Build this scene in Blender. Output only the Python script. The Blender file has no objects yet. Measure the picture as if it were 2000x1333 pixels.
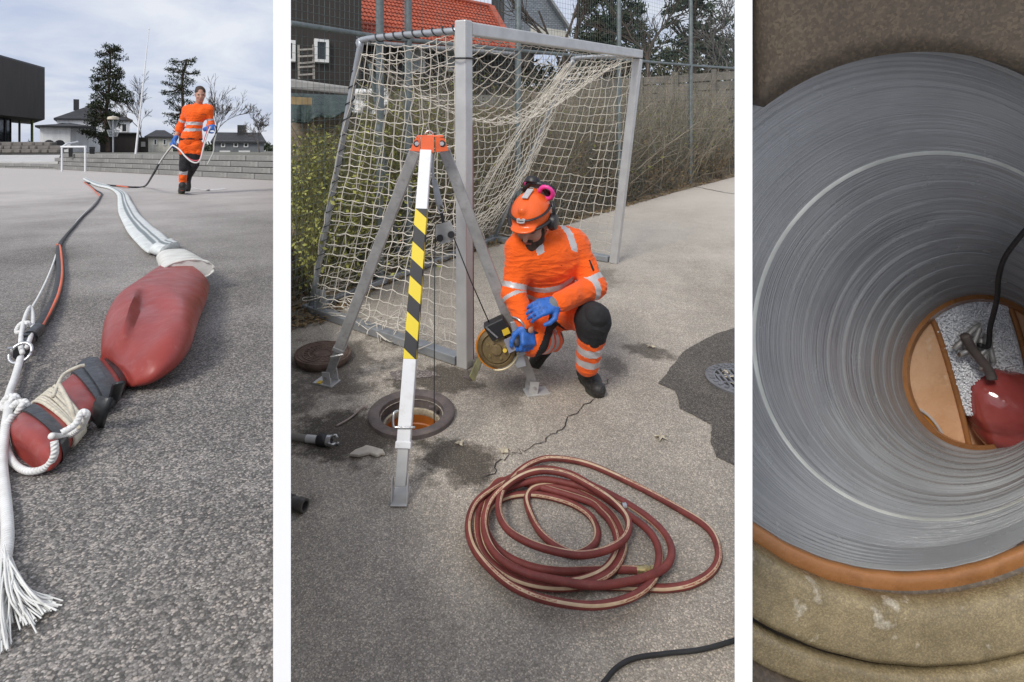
import bpy, bmesh, math, random
import numpy as np
from mathutils import Vector, Matrix, noise as mnoise

scene = bpy.context.scene
COL = scene.collection
R = math.radians

# ------------------------------------------------------------------ camera, sky, sun, exposure
F, PX, PY = 1150.0, 950.0, 295.0            # focal length and principal point, in 2000 x 1333 pixels
cam_d = bpy.data.cameras.new('camera')
cam_d.sensor_fit = 'HORIZONTAL'; cam_d.sensor_width = 36.0; cam_d.lens = F / 2000 * 36
cam_d.shift_x = (1000 - PX) / 2000; cam_d.shift_y = (PY - 666.5) / 2000
cam_d.clip_start = 0.02; cam_d.clip_end = 3000
cam = bpy.data.objects.new('camera', cam_d); COL.objects.link(cam)
cam.rotation_euler = (R(90), 0, 0)
scene.camera = cam

SUN_AZ, SUN_EL = R(-151), R(42)
world = bpy.data.worlds.new('World'); scene.world = world; world.use_nodes = True
wn, wl = world.node_tree.nodes, world.node_tree.links
wn.clear()
w_out = wn.new('ShaderNodeOutputWorld'); w_bg = wn.new('ShaderNodeBackground'); w_bg.inputs['Strength'].default_value = 0.08
w_sky = wn.new('ShaderNodeTexSky'); w_sky.sky_type = 'NISHITA'; w_sky.sun_disc = False
w_sky.sun_elevation = SUN_EL; w_sky.sun_rotation = SUN_AZ; w_sky.dust_density = 2.0
w_tc = wn.new('ShaderNodeTexCoord'); w_sep = wn.new('ShaderNodeSeparateXYZ')
wl.new(w_tc.outputs['Generated'], w_sep.inputs[0])
w_z = wn.new('ShaderNodeMath'); w_z.operation = 'MAXIMUM'; w_z.inputs[1].default_value = 0.0; wl.new(w_sep.outputs['Z'], w_z.inputs[0])
w_a = wn.new('ShaderNodeMath'); w_a.operation = 'ADD'; w_a.inputs[1].default_value = 0.22; wl.new(w_z.outputs[0], w_a.inputs[0])
w_dx = wn.new('ShaderNodeMath'); w_dx.operation = 'DIVIDE'; wl.new(w_sep.outputs['X'], w_dx.inputs[0]); wl.new(w_a.outputs[0], w_dx.inputs[1])
w_dy = wn.new('ShaderNodeMath'); w_dy.operation = 'DIVIDE'; wl.new(w_sep.outputs['Y'], w_dy.inputs[0]); wl.new(w_a.outputs[0], w_dy.inputs[1])
w_c = wn.new('ShaderNodeCombineXYZ'); wl.new(w_dx.outputs[0], w_c.inputs[0]); wl.new(w_dy.outputs[0], w_c.inputs[1])
w_n = wn.new('ShaderNodeTexNoise'); w_n.inputs['Scale'].default_value = 1.6; w_n.inputs['Detail'].default_value = 7; w_n.inputs['Roughness'].default_value = 0.55
w_n.inputs['Distortion'].default_value = 0.35
wl.new(w_c.outputs[0], w_n.inputs['Vector'])
w_r = wn.new('ShaderNodeValToRGB'); w_r.color_ramp.elements[0].position = 0.36; w_r.color_ramp.elements[1].position = 0.64
w_r.color_ramp.elements[0].color = (3.95, 4.5, 5.95, 1); w_r.color_ramp.elements[1].color = (6.6, 6.8, 7.25, 1)
wl.new(w_n.outputs['Fac'], w_r.inputs[0])
w_m = wn.new('ShaderNodeMix'); w_m.data_type = 'RGBA'; w_m.inputs[0].default_value = 0.88
wl.new(w_sky.outputs[0], w_m.inputs[6]); wl.new(w_r.outputs[0], w_m.inputs[7])
wl.new(w_m.outputs[2], w_bg.inputs['Color']); wl.new(w_bg.outputs[0], w_out.inputs['Surface'])

sun_d = bpy.data.lights.new('sun', 'SUN'); sun_d.energy = 1.5; sun_d.angle = R(18); sun_d.color = (1.0, 0.96, 0.9)
sun = bpy.data.objects.new('sun', sun_d); COL.objects.link(sun)
sdir = Vector((math.sin(SUN_AZ) * math.cos(SUN_EL), math.cos(SUN_AZ) * math.cos(SUN_EL), math.sin(SUN_EL)))
sun.rotation_euler = sdir.to_track_quat('Z', 'Y').to_euler()
sun.location = sdir * 40

vs = scene.view_settings
vs.view_transform = 'Standard'; vs.look = 'None'; vs.gamma = 1.0; vs.exposure = 0.72; vs.use_curve_mapping = False
scene.cycles.max_bounces = 6; scene.cycles.diffuse_bounces = 4; scene.cycles.glossy_bounces = 3; scene.cycles.transparent_max_bounces = 8
scene.cycles.use_denoising = True

# ------------------------------------------------------------------ where things stand
H_YARD = 0.735                               # height of the lens above the school yard
H_LANE = 1.65                                # and above the foot of the gently rising lane
SLOPE = 0.1
EANG = math.atan(SLOPE)
UP = Vector((0, 0, 1)); LUP = Vector((0, -math.sin(EANG), math.cos(EANG)))

def P(x, y, d):
    return Vector(((x - PX) / F, 1.0, -(y - PY) / F)) * d
def yard(x, y, h=0.0):
    r = P(x, y, 1); return r * ((H_YARD - h) / -r.z)
def lane(x, y, h=0.0):
    r = P(x, y, 1); return r * ((H_LANE - h / math.cos(EANG)) / (SLOPE - r.z))
def lane_z(Y): return -H_LANE + SLOPE * Y
def frame(xc, yb, d):
    """Local axes at a spot: x across the line of sight, y away, z up; and metres per pixel across and up."""
    o = P(xc, yb, d); t = math.atan((xc - PX) / F)
    m = Matrix.Translation(o) @ Matrix.Rotation(-t, 4, 'Z')
    return m, d * math.cos(t) / F, d / F

# ------------------------------------------------------------------ building helpers
ORG = {}
def props(o, label=None, cat=None, group=None, kind=None):
    if label: o['label'] = label
    if cat: o['category'] = cat
    if group: o['group'] = group
    if kind: o['kind'] = kind
    return o
def thing(name, label, cat, loc, group=None):
    o = bpy.data.objects.new(name, None); COL.objects.link(o); o.empty_display_size = 0.1
    o.location = loc; ORG[o.name] = Vector(loc)
    return props(o, label, cat, group)

class MB:
    def __init__(s, xf=None):
        s.v, s.f, s.uv, s.mi, s.xf = [], [], [], [], xf
    def add(s, vs, fs, mi=0, uvs=None):
        b = len(s.v); s.v += [Vector(p) for p in vs]
        for k, f in enumerate(fs):
            s.f.append([b + i for i in f]); s.mi.append(mi)
            s.uv.append(uvs[k] if uvs else [(0, 0)] * len(f))
        return s
    def box(s, c, size, rot=None, mi=0):
        hx, hy, hz = [q / 2 for q in size]
        co = [Vector((x, y, z)) for z in (-hz, hz) for y in (-hy, hy) for x in (-hx, hx)]
        if rot: co = [rot @ p for p in co]
        return s.add([Vector(c) + p for p in co], [(0, 2, 3, 1), (4, 5, 7, 6), (0, 1, 5, 4), (2, 6, 7, 3), (0, 4, 6, 2), (1, 3, 7, 5)], mi)
    def hexa(s, pts, mi=0):        # 4 bottom (ccw) then 4 top
        return s.add(pts, [(3, 2, 1, 0), (4, 5, 6, 7), (0, 1, 5, 4), (1, 2, 6, 5), (2, 3, 7, 6), (3, 0, 4, 7)], mi)
    def bar(s, p, q, w, h, up=UP, mi=0, w2=None, h2=None):
        p, q = Vector(p), Vector(q); d = (q - p).normalized(); up = Vector(up)
        x = d.cross(up)
        if x.length < 1e-4: x = d.cross(Vector((0, 1, 0)))
        x.normalize(); y = x.cross(d)
        w2 = w if w2 is None else w2; h2 = h if h2 is None else h2
        pts = [p + x * (a * w / 2) + y * (b * h / 2) for a, b in ((-1, -1), (1, -1), (1, 1), (-1, 1))]
        pts += [q + x * (a * w2 / 2) + y * (b * h2 / 2) for a, b in ((-1, -1), (1, -1), (1, 1), (-1, 1))]
        L = (q - p).length
        u = [[(0, 0)] * 4, [(0, 0)] * 4] + [[(k / 4, 0), ((k + 1) / 4, 0), ((k + 1) / 4, L), (k / 4, L)] for k in range(4)]
        return s.add(pts, [(3, 2, 1, 0), (4, 5, 6, 7), (0, 1, 5, 4), (1, 2, 6, 5), (2, 3, 7, 6), (3, 0, 4, 7)], mi, u)
    def tube(s, path, r, n=8, cap=True, mi=0, flat=1.0, up=UP):
        path = [Vector(p) for p in path]; m = len(path)
        rr = r if isinstance(r, (list, tuple)) else [r] * m
        vs, fs, us = [], [], []; prev = None; L = 0; Ls = []
        for i, p in enumerate(path):
            t = (path[min(i + 1, m - 1)] - path[max(i - 1, 0)])
            t = t.normalized() if t.length > 1e-9 else Vector((0, 0, 1))
            if prev is None:
                a = t.cross(Vector(up))
                if a.length < 1e-3: a = t.cross(Vector((1, 0, 0)))
            else:
                a = prev - t * prev.dot(t)
            a.normalize(); prev = a; b = a.cross(t)
            if i: L += (p - path[i - 1]).length
            Ls.append(L)
            for k in range(n):
                an = 2 * math.pi * k / n
                vs.append(p + a * (math.cos(an) * rr[i]) + b * (math.sin(an) * rr[i] * flat))
        for i in range(m - 1):
            for k in range(n):
                k2 = (k + 1) % n
                fs.append((i * n + k, (i + 1) * n + k, (i + 1) * n + k2, i * n + k2))
                us.append([(k / n, Ls[i]), (k / n, Ls[i + 1]), ((k + 1) / n, Ls[i + 1]), ((k + 1) / n, Ls[i])])
        if cap and n > 2:
            fs.append(tuple(range(n))); us.append([(0, 0)] * n)
            fs.append(tuple((m - 1) * n + k for k in reversed(range(n)))); us.append([(0, 0)] * n)
        return s.add(vs, fs, mi, us)
    def lathe(s, o, axis, prof, n=32, mi=0, close=False, ref=None):
        """prof = [(radius, height along axis)]"""
        o, z = Vector(o), Vector(axis).normalized()
        x = (Vector(ref) if ref else (Vector((1, 0, 0)) if abs(z.x) < .9 else Vector((0, 1, 0))))
        x = (x - z * x.dot(z)).normalized(); y = z.cross(x)
        vs, fs = [], []
        for r, h in prof:
            for k in range(n):
                a = 2 * math.pi * k / n
                vs.append(o + z * h + (x * math.cos(a) + y * math.sin(a)) * r)
        m = len(prof)
        for i in range(m - 1 + (1 if close else 0)):
            for k in range(n):
                a, b = i * n, ((i + 1) % m) * n; k2 = (k + 1) % n
                fs.append((a + k, a + k2, b + k2, b + k))
        if not close:
            if prof[0][0] > 1e-6 and prof[0][0] < 9: pass
        return s.add(vs, fs, mi)
    def disc(s, o, axis, r, n=24, mi=0):
        o, z = Vector(o), Vector(axis).normalized()
        x = Vector((1, 0, 0)) if abs(z.x) < .9 else Vector((0, 1, 0)); x = (x - z * x.dot(z)).normalized(); y = z.cross(x)
        return s.add([o + (x * math.cos(2 * math.pi * k / n) + y * math.sin(2 * math.pi * k / n)) * r for k in range(n)], [tuple(range(n))], mi)
    def cyl(s, p, q, r, n=12, mi=0, r2=None):
        return s.tube([p, q], [r, r if r2 is None else r2], n, True, mi)
    def prism(s, poly, ext, mi=0):
        """extrude a polygon (list of points) by vector ext"""
        n = len(poly); a = [Vector(p) for p in poly]; b = [p + Vector(ext) for p in a]
        return s.add(a + b, [tuple(range(n)), tuple(reversed(range(n, 2 * n)))] + [(i, n + i, n + (i + 1) % n, (i + 1) % n) for i in range(n)], mi)
    def build(s, name, mats, parent=None, smooth=False, bevel=0, loc=None, fix=True, autosmooth=None):
        if not isinstance(mats, (list, tuple)): mats = [mats]
        vs = [s.xf @ v for v in s.v] if s.xf else s.v
        if parent is None:
            if loc is None:
                if vs: loc = Vector((sum(v.x for v in vs) / len(vs), sum(v.y for v in vs) / len(vs), min(v.z for v in vs)))
                else: loc = Vector()
            o0 = Vector(loc)
        else: o0 = ORG[parent.name]
        me = bpy.data.meshes.new(name)
        me.from_pydata([tuple(v - o0) for v in vs], [], s.f)
        uvl = me.uv_layers.new(name='UVMap')
        flat = [c for f in s.uv for uvp in f for c in uvp]
        uvl.data.foreach_set('uv', flat)
        for m in mats: me.materials.append(m)
        me.polygons.foreach_set('material_index', s.mi)
        if fix:
            bm = bmesh.new(); bm.from_mesh(me); bmesh.ops.recalc_face_normals(bm, faces=bm.faces); bm.to_mesh(me); bm.free()
        if smooth: me.polygons.foreach_set('use_smooth', [True] * len(me.polygons))
        me.update()
        o = bpy.data.objects.new(name, me); COL.objects.link(o)
        if parent is None: o.location = o0
        else: o.parent = parent
        ORG[o.name] = o0
        if smooth == 'auto': me.set_sharp_from_angle(angle=R(40))
        if bevel:
            b = o.modifiers.new('bevel', 'BEVEL'); b.width = bevel; b.segments = 2; b.limit_method = 'ANGLE'; b.angle_limit = R(40)
        return o

def smoothpath(pts, k=8):
    """Catmull-Rom through the points"""
    pts = [Vector(p) for p in pts]; out = []
    for i in range(len(pts) - 1):
        p0, p1, p2, p3 = pts[max(i - 1, 0)], pts[i], pts[i + 1], pts[min(i + 2, len(pts) - 1)]
        for j in range(k):
            t = j / k
            out.append(0.5 * ((2 * p1) + (p2 - p0) * t + (2 * p0 - 5 * p1 + 4 * p2 - p3) * t * t + (3 * p1 - p0 - 3 * p2 + p3) * t ** 3))
    out.append(pts[-1]); return out

# ------------------------------------------------------------------ materials
class NT:
    def __init__(s, name):
        s.m = bpy.data.materials.new(name); s.m.use_nodes = True
        s.n, s.l = s.m.node_tree.nodes, s.m.node_tree.links
        s.b = s.n['Principled BSDF']
        s.tc = s.n.new('ShaderNodeTexCoord')
    def new(s, t, **kw):
        x = s.n.new(t)
        for k, v in kw.items(): setattr(x, k, v)
        return x
    def put(s, node, sock, v):
        i = node.inputs[sock]
        if hasattr(v, 'links') or isinstance(v, bpy.types.NodeSocket): s.l.new(v, i)
        else: i.default_value = (*v, 1) if isinstance(v, tuple) and len(v) == 3 and i.type == 'RGBA' else v
    def math(s, op, a, b=0.0, c=None):
        x = s.new('ShaderNodeMath', operation=op); s.put(x, 0, a); s.put(x, 1, b)
        if c is not None: s.put(x, 2, c)
        return x.outputs[0]
    def noise(s, scale, vec=None, detail=4, rough=0.55, dist=0.0):
        x = s.new('ShaderNodeTexNoise'); s.put(x, 'Scale', scale); s.put(x, 'Detail', detail); s.put(x, 'Roughness', rough); s.put(x, 'Distortion', dist)
        s.l.new(vec or s.tc.outputs['Object'], x.inputs['Vector']); return x.outputs['Fac']
    def voro(s, scale, vec=None, feature='F1', out='Distance', rand=1.0):
        x = s.new('ShaderNodeTexVoronoi', feature=feature); s.put(x, 'Scale', scale); s.put(x, 'Randomness', rand)
        s.l.new(vec or s.tc.outputs['Object'], x.inputs['Vector']); return x.outputs[out]
    def ramp(s, fac, stops, interp='LINEAR'):
        x = s.new('ShaderNodeValToRGB'); cr = x.color_ramp; cr.interpolation = interp
        while len(cr.elements) < len(stops): cr.elements.new(0.5)
        for e, (p, c) in zip(cr.elements, stops):
            e.position = p; e.color = (*c, 1) if isinstance(c, tuple) else (c, c, c, 1)
        s.put(x, 0, fac); return x.outputs[0]
    def mix(s, fac, a, b, mode='MIX'):
        x = s.new('ShaderNodeMix', data_type='RGBA', blend_type=mode); s.put(x, 0, fac); s.put(x, 6, a); s.put(x, 7, b); return x.outputs[2]
    def mapping(s, vec, scale=(1, 1, 1), rot=(0, 0, 0), loc=(0, 0, 0)):
        x = s.new('ShaderNodeMapping'); s.l.new(vec, x.inputs[0]); x.inputs['Scale'].default_value = scale; x.inputs['Rotation'].default_value = rot; x.inputs['Location'].default_value = loc
        return x.outputs[0]
    def sep(s, vec):
        x = s.new('ShaderNodeSeparateXYZ'); s.l.new(vec, x.inputs[0]); return x.outputs
    def bump(s, h, strength=0.3, dist=0.01):
        x = s.new('ShaderNodeBump'); s.put(x, 'Strength', strength); s.put(x, 'Distance', dist); s.l.new(h, x.inputs['Height'])
        s.l.new(x.outputs[0], s.b.inputs['Normal']); return x
    def out(s, col, rough=0.6, metal=0.0, spec=None):
        s.put(s.b, 'Base Color', col); s.put(s.b, 'Roughness', rough); s.put(s.b, 'Metallic', metal)
        if spec is not None: s.put(s.b, 'Specular IOR Level', spec)
        return s.m

def mat(name, col, rough=0.6, metal=0.0, var=0.25, vscale=6.0, bump=0.0, bscale=60.0, dirt=None, spec=None, bdist=0.004):
    """Plain surface with uneven colour, uneven gloss, fine relief and optional dirt."""
    t = NT(name)
    n = t.noise(vscale, detail=6)
    lo = tuple(max(0, c * (1 - var)) for c in col); hi = tuple(min(1, c * (1 + var * .6)) for c in col)
    c = t.ramp(n, [(0.3, lo), (0.7, hi)])
    if dirt:
        d = t.noise(vscale * 2.3, detail=8, rough=0.7)
        c = t.mix(t.ramp(d, [(0.52, 0.0), (0.7, 0.75)]), c, dirt)
    rg = t.ramp(t.noise(vscale * 3), [(0.3, max(0.03, rough - .1)), (0.7, min(1, rough + .1))])
    if bump: t.bump(t.noise(bscale, detail=5), bump, bdist)
    return t.out(c, rg, metal, spec)

M = {}
M['white_paint'] = mat('white_paint', (0.93, 0.93, 0.93), 0.6, var=0.015)
M['galv'] = mat('galvanised_steel', (0.42, 0.44, 0.46), 0.5, 0.65, var=0.15, vscale=9, bump=.05, bscale=40)
M['alu'] = mat('aluminium', (0.6, 0.595, 0.58), 0.45, 0.4, var=0.12, vscale=8, bump=.04, bscale=90)
M['alu_dull'] = mat('dull_aluminium', (0.42, 0.415, 0.405), 0.52, 0.4, var=0.2, vscale=12, dirt=(.25, .24, .23))
M['white_powder'] = mat('white_powder_coat', (0.78, 0.79, 0.8), 0.4, var=0.06, dirt=(.6, .58, .55))
M['steel'] = mat('bright_steel', (0.62, 0.62, 0.62), 0.3, 0.9, var=0.15, vscale=30)
M['rubber'] = mat('black_rubber', (0.022, 0.023, 0.025), 0.55, var=0.3, vscale=20, bump=.1, bscale=150)
M['black_cloth'] = mat('black_cloth', (0.02, 0.02, 0.022), 0.9, var=0.35, vscale=14, bump=.3, bscale=60)
M['boot'] = mat('boot_leather', (0.022, 0.021, 0.02), 0.6, var=0.4, vscale=25, dirt=(.12, .11, .1), bump=.2, bscale=90)
M['sole'] = mat('boot_sole', (0.04, 0.04, 0.03), 0.85, var=0.3)
M['tape'] = mat('black_tape', (0.028, 0.03, 0.033), 0.38, var=0.3, vscale=18, bump=.4, bscale=35)
M['red_orange'] = mat('orange_enamel', (0.78, 0.13, 0.035), 0.4, var=0.1, dirt=(.45, .1, .05))
M['yellow'] = mat('yellow_paint', (0.72, 0.48, 0.03), 0.45, var=0.1)
M['gold_cover'] = mat('dull_gold_cover', (0.23, 0.165, 0.08), 0.45, 0.35, var=0.25, vscale=30, dirt=(.1, .08, .05))
M['orange_strap'] = mat('orange_strap', (0.75, 0.26, 0.02), 0.5, var=0.1)
M['blue_glove'] = mat('blue_glove', (0.03, 0.14, 0.5), 0.55, var=0.3, vscale=35, dirt=(.02, .05, .16), bump=.3, bscale=120)
M['skin'] = mat('skin', (0.5, 0.26, 0.18), 0.5, var=0.2, vscale=25)
M['hair'] = mat('dark_brown_hair', (0.05, 0.028, 0.018), 0.7, var=0.5, vscale=60, bump=.6, bscale=160)
M['helmet'] = mat('orange_helmet', (0.85, 0.13, 0.02), 0.32, var=0.07, vscale=12)
M['pink'] = mat('pink_plastic', (0.8, 0.05, 0.3), 0.4, var=0.08)
M['black_plastic'] = mat('black_plastic', (0.02, 0.02, 0.022), 0.4, var=0.25)
M['brass'] = mat('brass', (0.55, 0.45, 0.22), 0.35, 0.85, var=0.25, vscale=40, dirt=(.08, .07, .05))
M['iron'] = mat('cast_iron', (0.14, 0.115, 0.11), 0.72, 0.2, var=0.35, vscale=14, bump=.5, bscale=90, dirt=(.2, .16, .12))
M['rust_iron'] = mat('rusty_iron', (0.15, 0.1, 0.075), 0.85, 0.1, var=0.4, vscale=12, bump=.5, bscale=80, dirt=(.25, .2, .15))
M['leaf_dry'] = mat('dry_leaf', (0.5, 0.44, 0.33), 0.8, var=0.3, vscale=30)
M['glass'] = mat('dark_window_glass', (0.03, 0.035, 0.04), 0.08, var=0.3, vscale=.8)
M['frame_white'] = mat('white_window_frame', (0.72, 0.72, 0.7), 0.5, var=0.06)

def cloth(name, col, var=0.12, rib=True):
    t = NT(name)
    w = t.noise(9, detail=5, dist=1.2)
    c = t.ramp(w, [(0.25, tuple(q * (1 - var) for q in col)), (0.75, tuple(min(1, q * (1 + var)) for q in col))])
    folds = t.noise(1.0, t.mapping(t.tc.outputs['Object'], (9, 9, 26)), detail=3, dist=.8)
    fine = t.noise(240, detail=2)
    h = t.math('ADD', folds, t.math('MULTIPLY', fine, 0.12))
    t.bump(h, 0.55, 0.03)
    t.put(t.b, 'Sheen Weight', 0.15)
    return t.out(c, 0.85, 0, 0.25)
M['orange'] = cloth('hi_vis_orange_cloth', (0.93, 0.125, 0.012))
M['orange2'] = cloth('hi_vis_orange_trousers', (0.9, 0.125, 0.012))
M['reflect'] = mat('silver_reflective_tape', (0.52, 0.5, 0.5), 0.4, 0.1, var=0.15, vscale=20, bump=.2, bscale=60)

def asphalt(name, dark, light, cell, warm=(1, 1, 1), far=None, stains=None, contrast=1.0, stone_mix=0.45):
    """Asphalt: stones of two sizes set in binder, patchy wear, optional stain shapes (x, y, rx, ry, strength)."""
    t = NT(name); ob = t.tc.outputs['Object']
    vcol = t.voro(cell, ob, out='Color'); g = t.sep(vcol)[0]
    vd = t.voro(cell, ob)
    stone = t.ramp(g, [(0.0, dark), (0.55, tuple((a * .6 + b * .4) for a, b in zip(dark, light))), (0.8, light), (0.93, tuple(min(1, q * 1.25) * w for q, w in zip(light, warm))), (1.0, tuple(min(1, q * 1.4) for q in light))], 'CONSTANT' if False else 'LINEAR')
    v2 = t.voro(cell * 0.42, ob, out='Color'); g2 = t.sep(v2)[1]
    big = t.ramp(g2, [(0.0, tuple(q * .55 for q in dark)), (0.3, dark), (0.75, light), (1.0, tuple(q * 1.35 * w for q, w in zip(light, warm)))])
    v2d = t.voro(cell * 0.42, ob)
    bigm = t.ramp(t.math('SUBTRACT', t.noise(cell * .3, detail=2), t.math('MULTIPLY', v2d, .45)), [(0.26, 0.0), (0.32, stone_mix)])
    c = t.mix(bigm, stone, big)
    binder = t.ramp(vd, [(0.5, 0.0), (0.78, 0.7)])
    c = t.mix(binder, c, tuple(q * 0.6 for q in dark))
    lg = t.noise(0.9, ob, detail=6, rough=.6)
    c = t.mix(1.0, c, t.ramp(lg, [(0.3, (0.8, 0.79, 0.78)), (0.7, (1.14, 1.13, 1.12))]), 'MULTIPLY')
    md = t.noise(7, ob, detail=6, rough=.7)
    c = t.mix(1.0, c, t.ramp(md, [(0.3, (0.86, 0.86, 0.86)), (0.7, (1.1, 1.1, 1.1))]), 'MULTIPLY')
    xs = t.sep(ob)
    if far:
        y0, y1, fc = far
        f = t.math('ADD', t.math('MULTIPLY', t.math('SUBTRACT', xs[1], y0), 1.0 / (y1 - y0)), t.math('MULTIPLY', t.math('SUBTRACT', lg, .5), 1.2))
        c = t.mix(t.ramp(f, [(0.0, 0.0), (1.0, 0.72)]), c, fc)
    wet = None
    if stains:
        nz = t.noise(4.5, ob, detail=9, rough=.68); nz = t.math('SUBTRACT', nz, 0.5)
        for (sx, sy, rx, ry, st) in stains:
            dx = t.math('MULTIPLY', t.math('SUBTRACT', xs[0], sx), 1 / rx); dy = t.math('MULTIPLY', t.math('SUBTRACT', xs[1], sy), 1 / ry)
            d = t.math('SQRT', t.math('ADD', t.math('MULTIPLY', dx, dx), t.math('MULTIPLY', dy, dy)))
            d = t.math('ADD', d, t.math('MULTIPLY', nz, 3.4))
            k = t.ramp(d, [(0.55, st), (1.0, 0.0)])
            wet = k if wet is None else t.math('MAXIMUM', wet, k)
        c = t.mix(wet, c, t.mix(t.ramp(g, [(.7, 0.0), (.95, .5)]), (0.05, 0.04, 0.03), (0.2, 0.17, 0.14)))
    h = t.math('ADD', t.math('MULTIPLY', vd, -1.0), t.math('MULTIPLY', t.noise(cell * 3, ob), 0.5))
    h = t.math('SUBTRACT', h, t.math('MULTIPLY', v2d, .5))
    t.bump(h, 0.5, 0.0025)
    return t.out(c, 0.82, 0, 0.35)

# ------------------------------------------------------------------ smooth bodies: tapered limbs blended in a distance field
class Body:
    def __init__(s): s.pr = []
    def cap(s, a, b, r1, r2=None, k=0.03, tag='', sub=False):
        s.pr.append(('c', np.array(a, float), np.array(b, float), r1, r1 if r2 is None else r2, k, tag, sub)); return s
    def ell(s, c, rad, rot=None, k=0.03, tag='', sub=False):
        m = np.array(rot.to_3x3()) if rot is not None else np.eye(3)
        s.pr.append(('e', np.array(c, float), np.array(rad, float), m, None, k, tag, sub)); return s
    def chain(s, pts, rs, k=0.03, tag=''):
        for i in range(len(pts) - 1): s.cap(pts[i], pts[i + 1], rs[i], rs[i + 1], k, tag)
        return s
    @staticmethod
    def dist(p, X):
        if p[0] == 'c':
            a, b, r1, r2 = p[1:5]; ab = b - a; L2 = max(float(ab @ ab), 1e-9)
            t = np.clip(((X - a) @ ab) / L2, 0, 1)
            return np.linalg.norm(X - a - t[..., None] * ab, axis=-1) - (r1 + (r2 - r1) * t), t
        c, rad, m = p[1], p[2], p[3]
        q = ((X - c) @ m) / rad
        l = np.linalg.norm(q, axis=-1); g = np.linalg.norm(q / rad, axis=-1)
        return l * (l - 1) / np.maximum(g, 1e-6), q[..., 2]
    def bounds(s, p):
        if p[0] == 'c':
            r = max(p[3], p[4]); return np.minimum(p[1], p[2]) - r, np.maximum(p[1], p[2]) + r
        r = np.max(p[2]); return p[1] - r, p[1] + r
    def mesh(s, h, grow=0.0, only=None):
        pr = [p for p in s.pr if only is None or p[6] in only]
        lo = np.min([s.bounds(p)[0] for p in pr if not p[7]], axis=0) - 4 * h - abs(grow); hi = np.max([s.bounds(p)[1] for p in pr if not p[7]], axis=0) + 4 * h + abs(grow)
        n = np.ceil((hi - lo) / h).astype(int) + 1
        D = np.full(n, 1.0, np.float32)
        ax = [lo[i] + h * np.arange(n[i]) for i in range(3)]
        for p in pr:
            b0, b1 = s.bounds(p); mrg = p[5] * 1.5 + 3 * h + abs(grow)
            i0 = np.maximum(((b0 - mrg - lo) / h).astype(int), 0); i1 = np.minimum(((b1 + mrg - lo) / h).astype(int) + 2, n)
            if (i1 <= i0).any(): continue
            X = np.stack(np.meshgrid(*[ax[i][i0[i]:i1[i]] for i in range(3)], indexing='ij'), -1)
            d = s.dist(p, X)[0] - (0 if p[7] else grow); k = p[5]
            sl = tuple(slice(i0[i], i1[i]) for i in range(3)); o = D[sl]
            if p[7]:
                hh = np.maximum(k - np.abs(o + d), 0) / k; D[sl] = np.maximum(o, -d) + hh * hh * k * .25
            else:
                hh = np.maximum(k - np.abs(o - d), 0) / k; D[sl] = np.minimum(o, d) - hh * hh * k * .25
        S = D < 0
        nx, ny, nz = n
        acc = np.zeros((nx - 1, ny - 1, nz - 1, 3)); cnt = np.zeros((nx - 1, ny - 1, nz - 1))
        I = np.stack(np.meshgrid(np.arange(nx), np.arange(ny), np.arange(nz), indexing='ij'), -1)
        for a in range(3):
            sl0 = [slice(None)] * 3; sl1 = [slice(None)] * 3; sl0[a] = slice(0, -1); sl1[a] = slice(1, None)
            d0, d1 = D[tuple(sl0)], D[tuple(sl1)]
            cr = (d0 < 0) != (d1 < 0)
            t = np.where(cr, d0 / np.where(cr, d0 - d1, 1), 0)
            e = np.zeros(3); e[a] = 1
            idx = np.argwhere(cr); pos = idx + t[cr][:, None] * e
            b, c = [q for q in range(3) if q != a]
            for ob in (0, 1):
                for oc in (0, 1):
                    j = idx.copy(); j[:, b] -= ob; j[:, c] -= oc
                    ok = (j[:, b] >= 0) & (j[:, c] >= 0) & (j[:, b] < n[b] - 1) & (j[:, c] < n[c] - 1)
                    jj = j[ok]
                    np.add.at(acc, tuple(jj.T), pos[ok]); np.add.at(cnt, tuple(jj.T), 1)
        act = cnt > 0
        vid = np.full(act.shape, -1); vid[act] = np.arange(act.sum())
        V = acc[act] / cnt[act][:, None] * h + lo
        faces = []
        for a in range(3):
            sl0 = [slice(None)] * 3; sl1 = [slice(None)] * 3; sl0[a] = slice(0, -1); sl1[a] = slice(1, None)
            s0, s1 = S[tuple(sl0)], S[tuple(sl1)]
            b, c = (a + 1) % 3, (a + 2) % 3
            idx = np.argwhere(s0 != s1); f = s0[tuple(idx.T)]
            q = []
            for ob, oc in ((1, 1), (0, 1), (0, 0), (1, 0)):
                j = idx.copy(); j[:, b] -= ob; j[:, c] -= oc; q.append(vid[tuple(j.T)])
            q = np.stack(q, 1); q[~f] = q[~f][:, ::-1]
            faces.append(q[(q >= 0).all(1)])
        Fq = np.concatenate(faces)
        for _ in range(2):   # light smoothing
            s_ = np.zeros_like(V); c_ = np.zeros(len(V))
            for i in range(4):
                u, w = Fq[:, i], Fq[:, (i + 1) % 4]
                np.add.at(s_, u, V[w]); np.add.at(c_, u, 1); np.add.at(s_, w, V[u]); np.add.at(c_, w, 1)
            V = V * .55 + (s_ / np.maximum(c_, 1)[:, None]) * .45
        return V, Fq, pr
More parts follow.
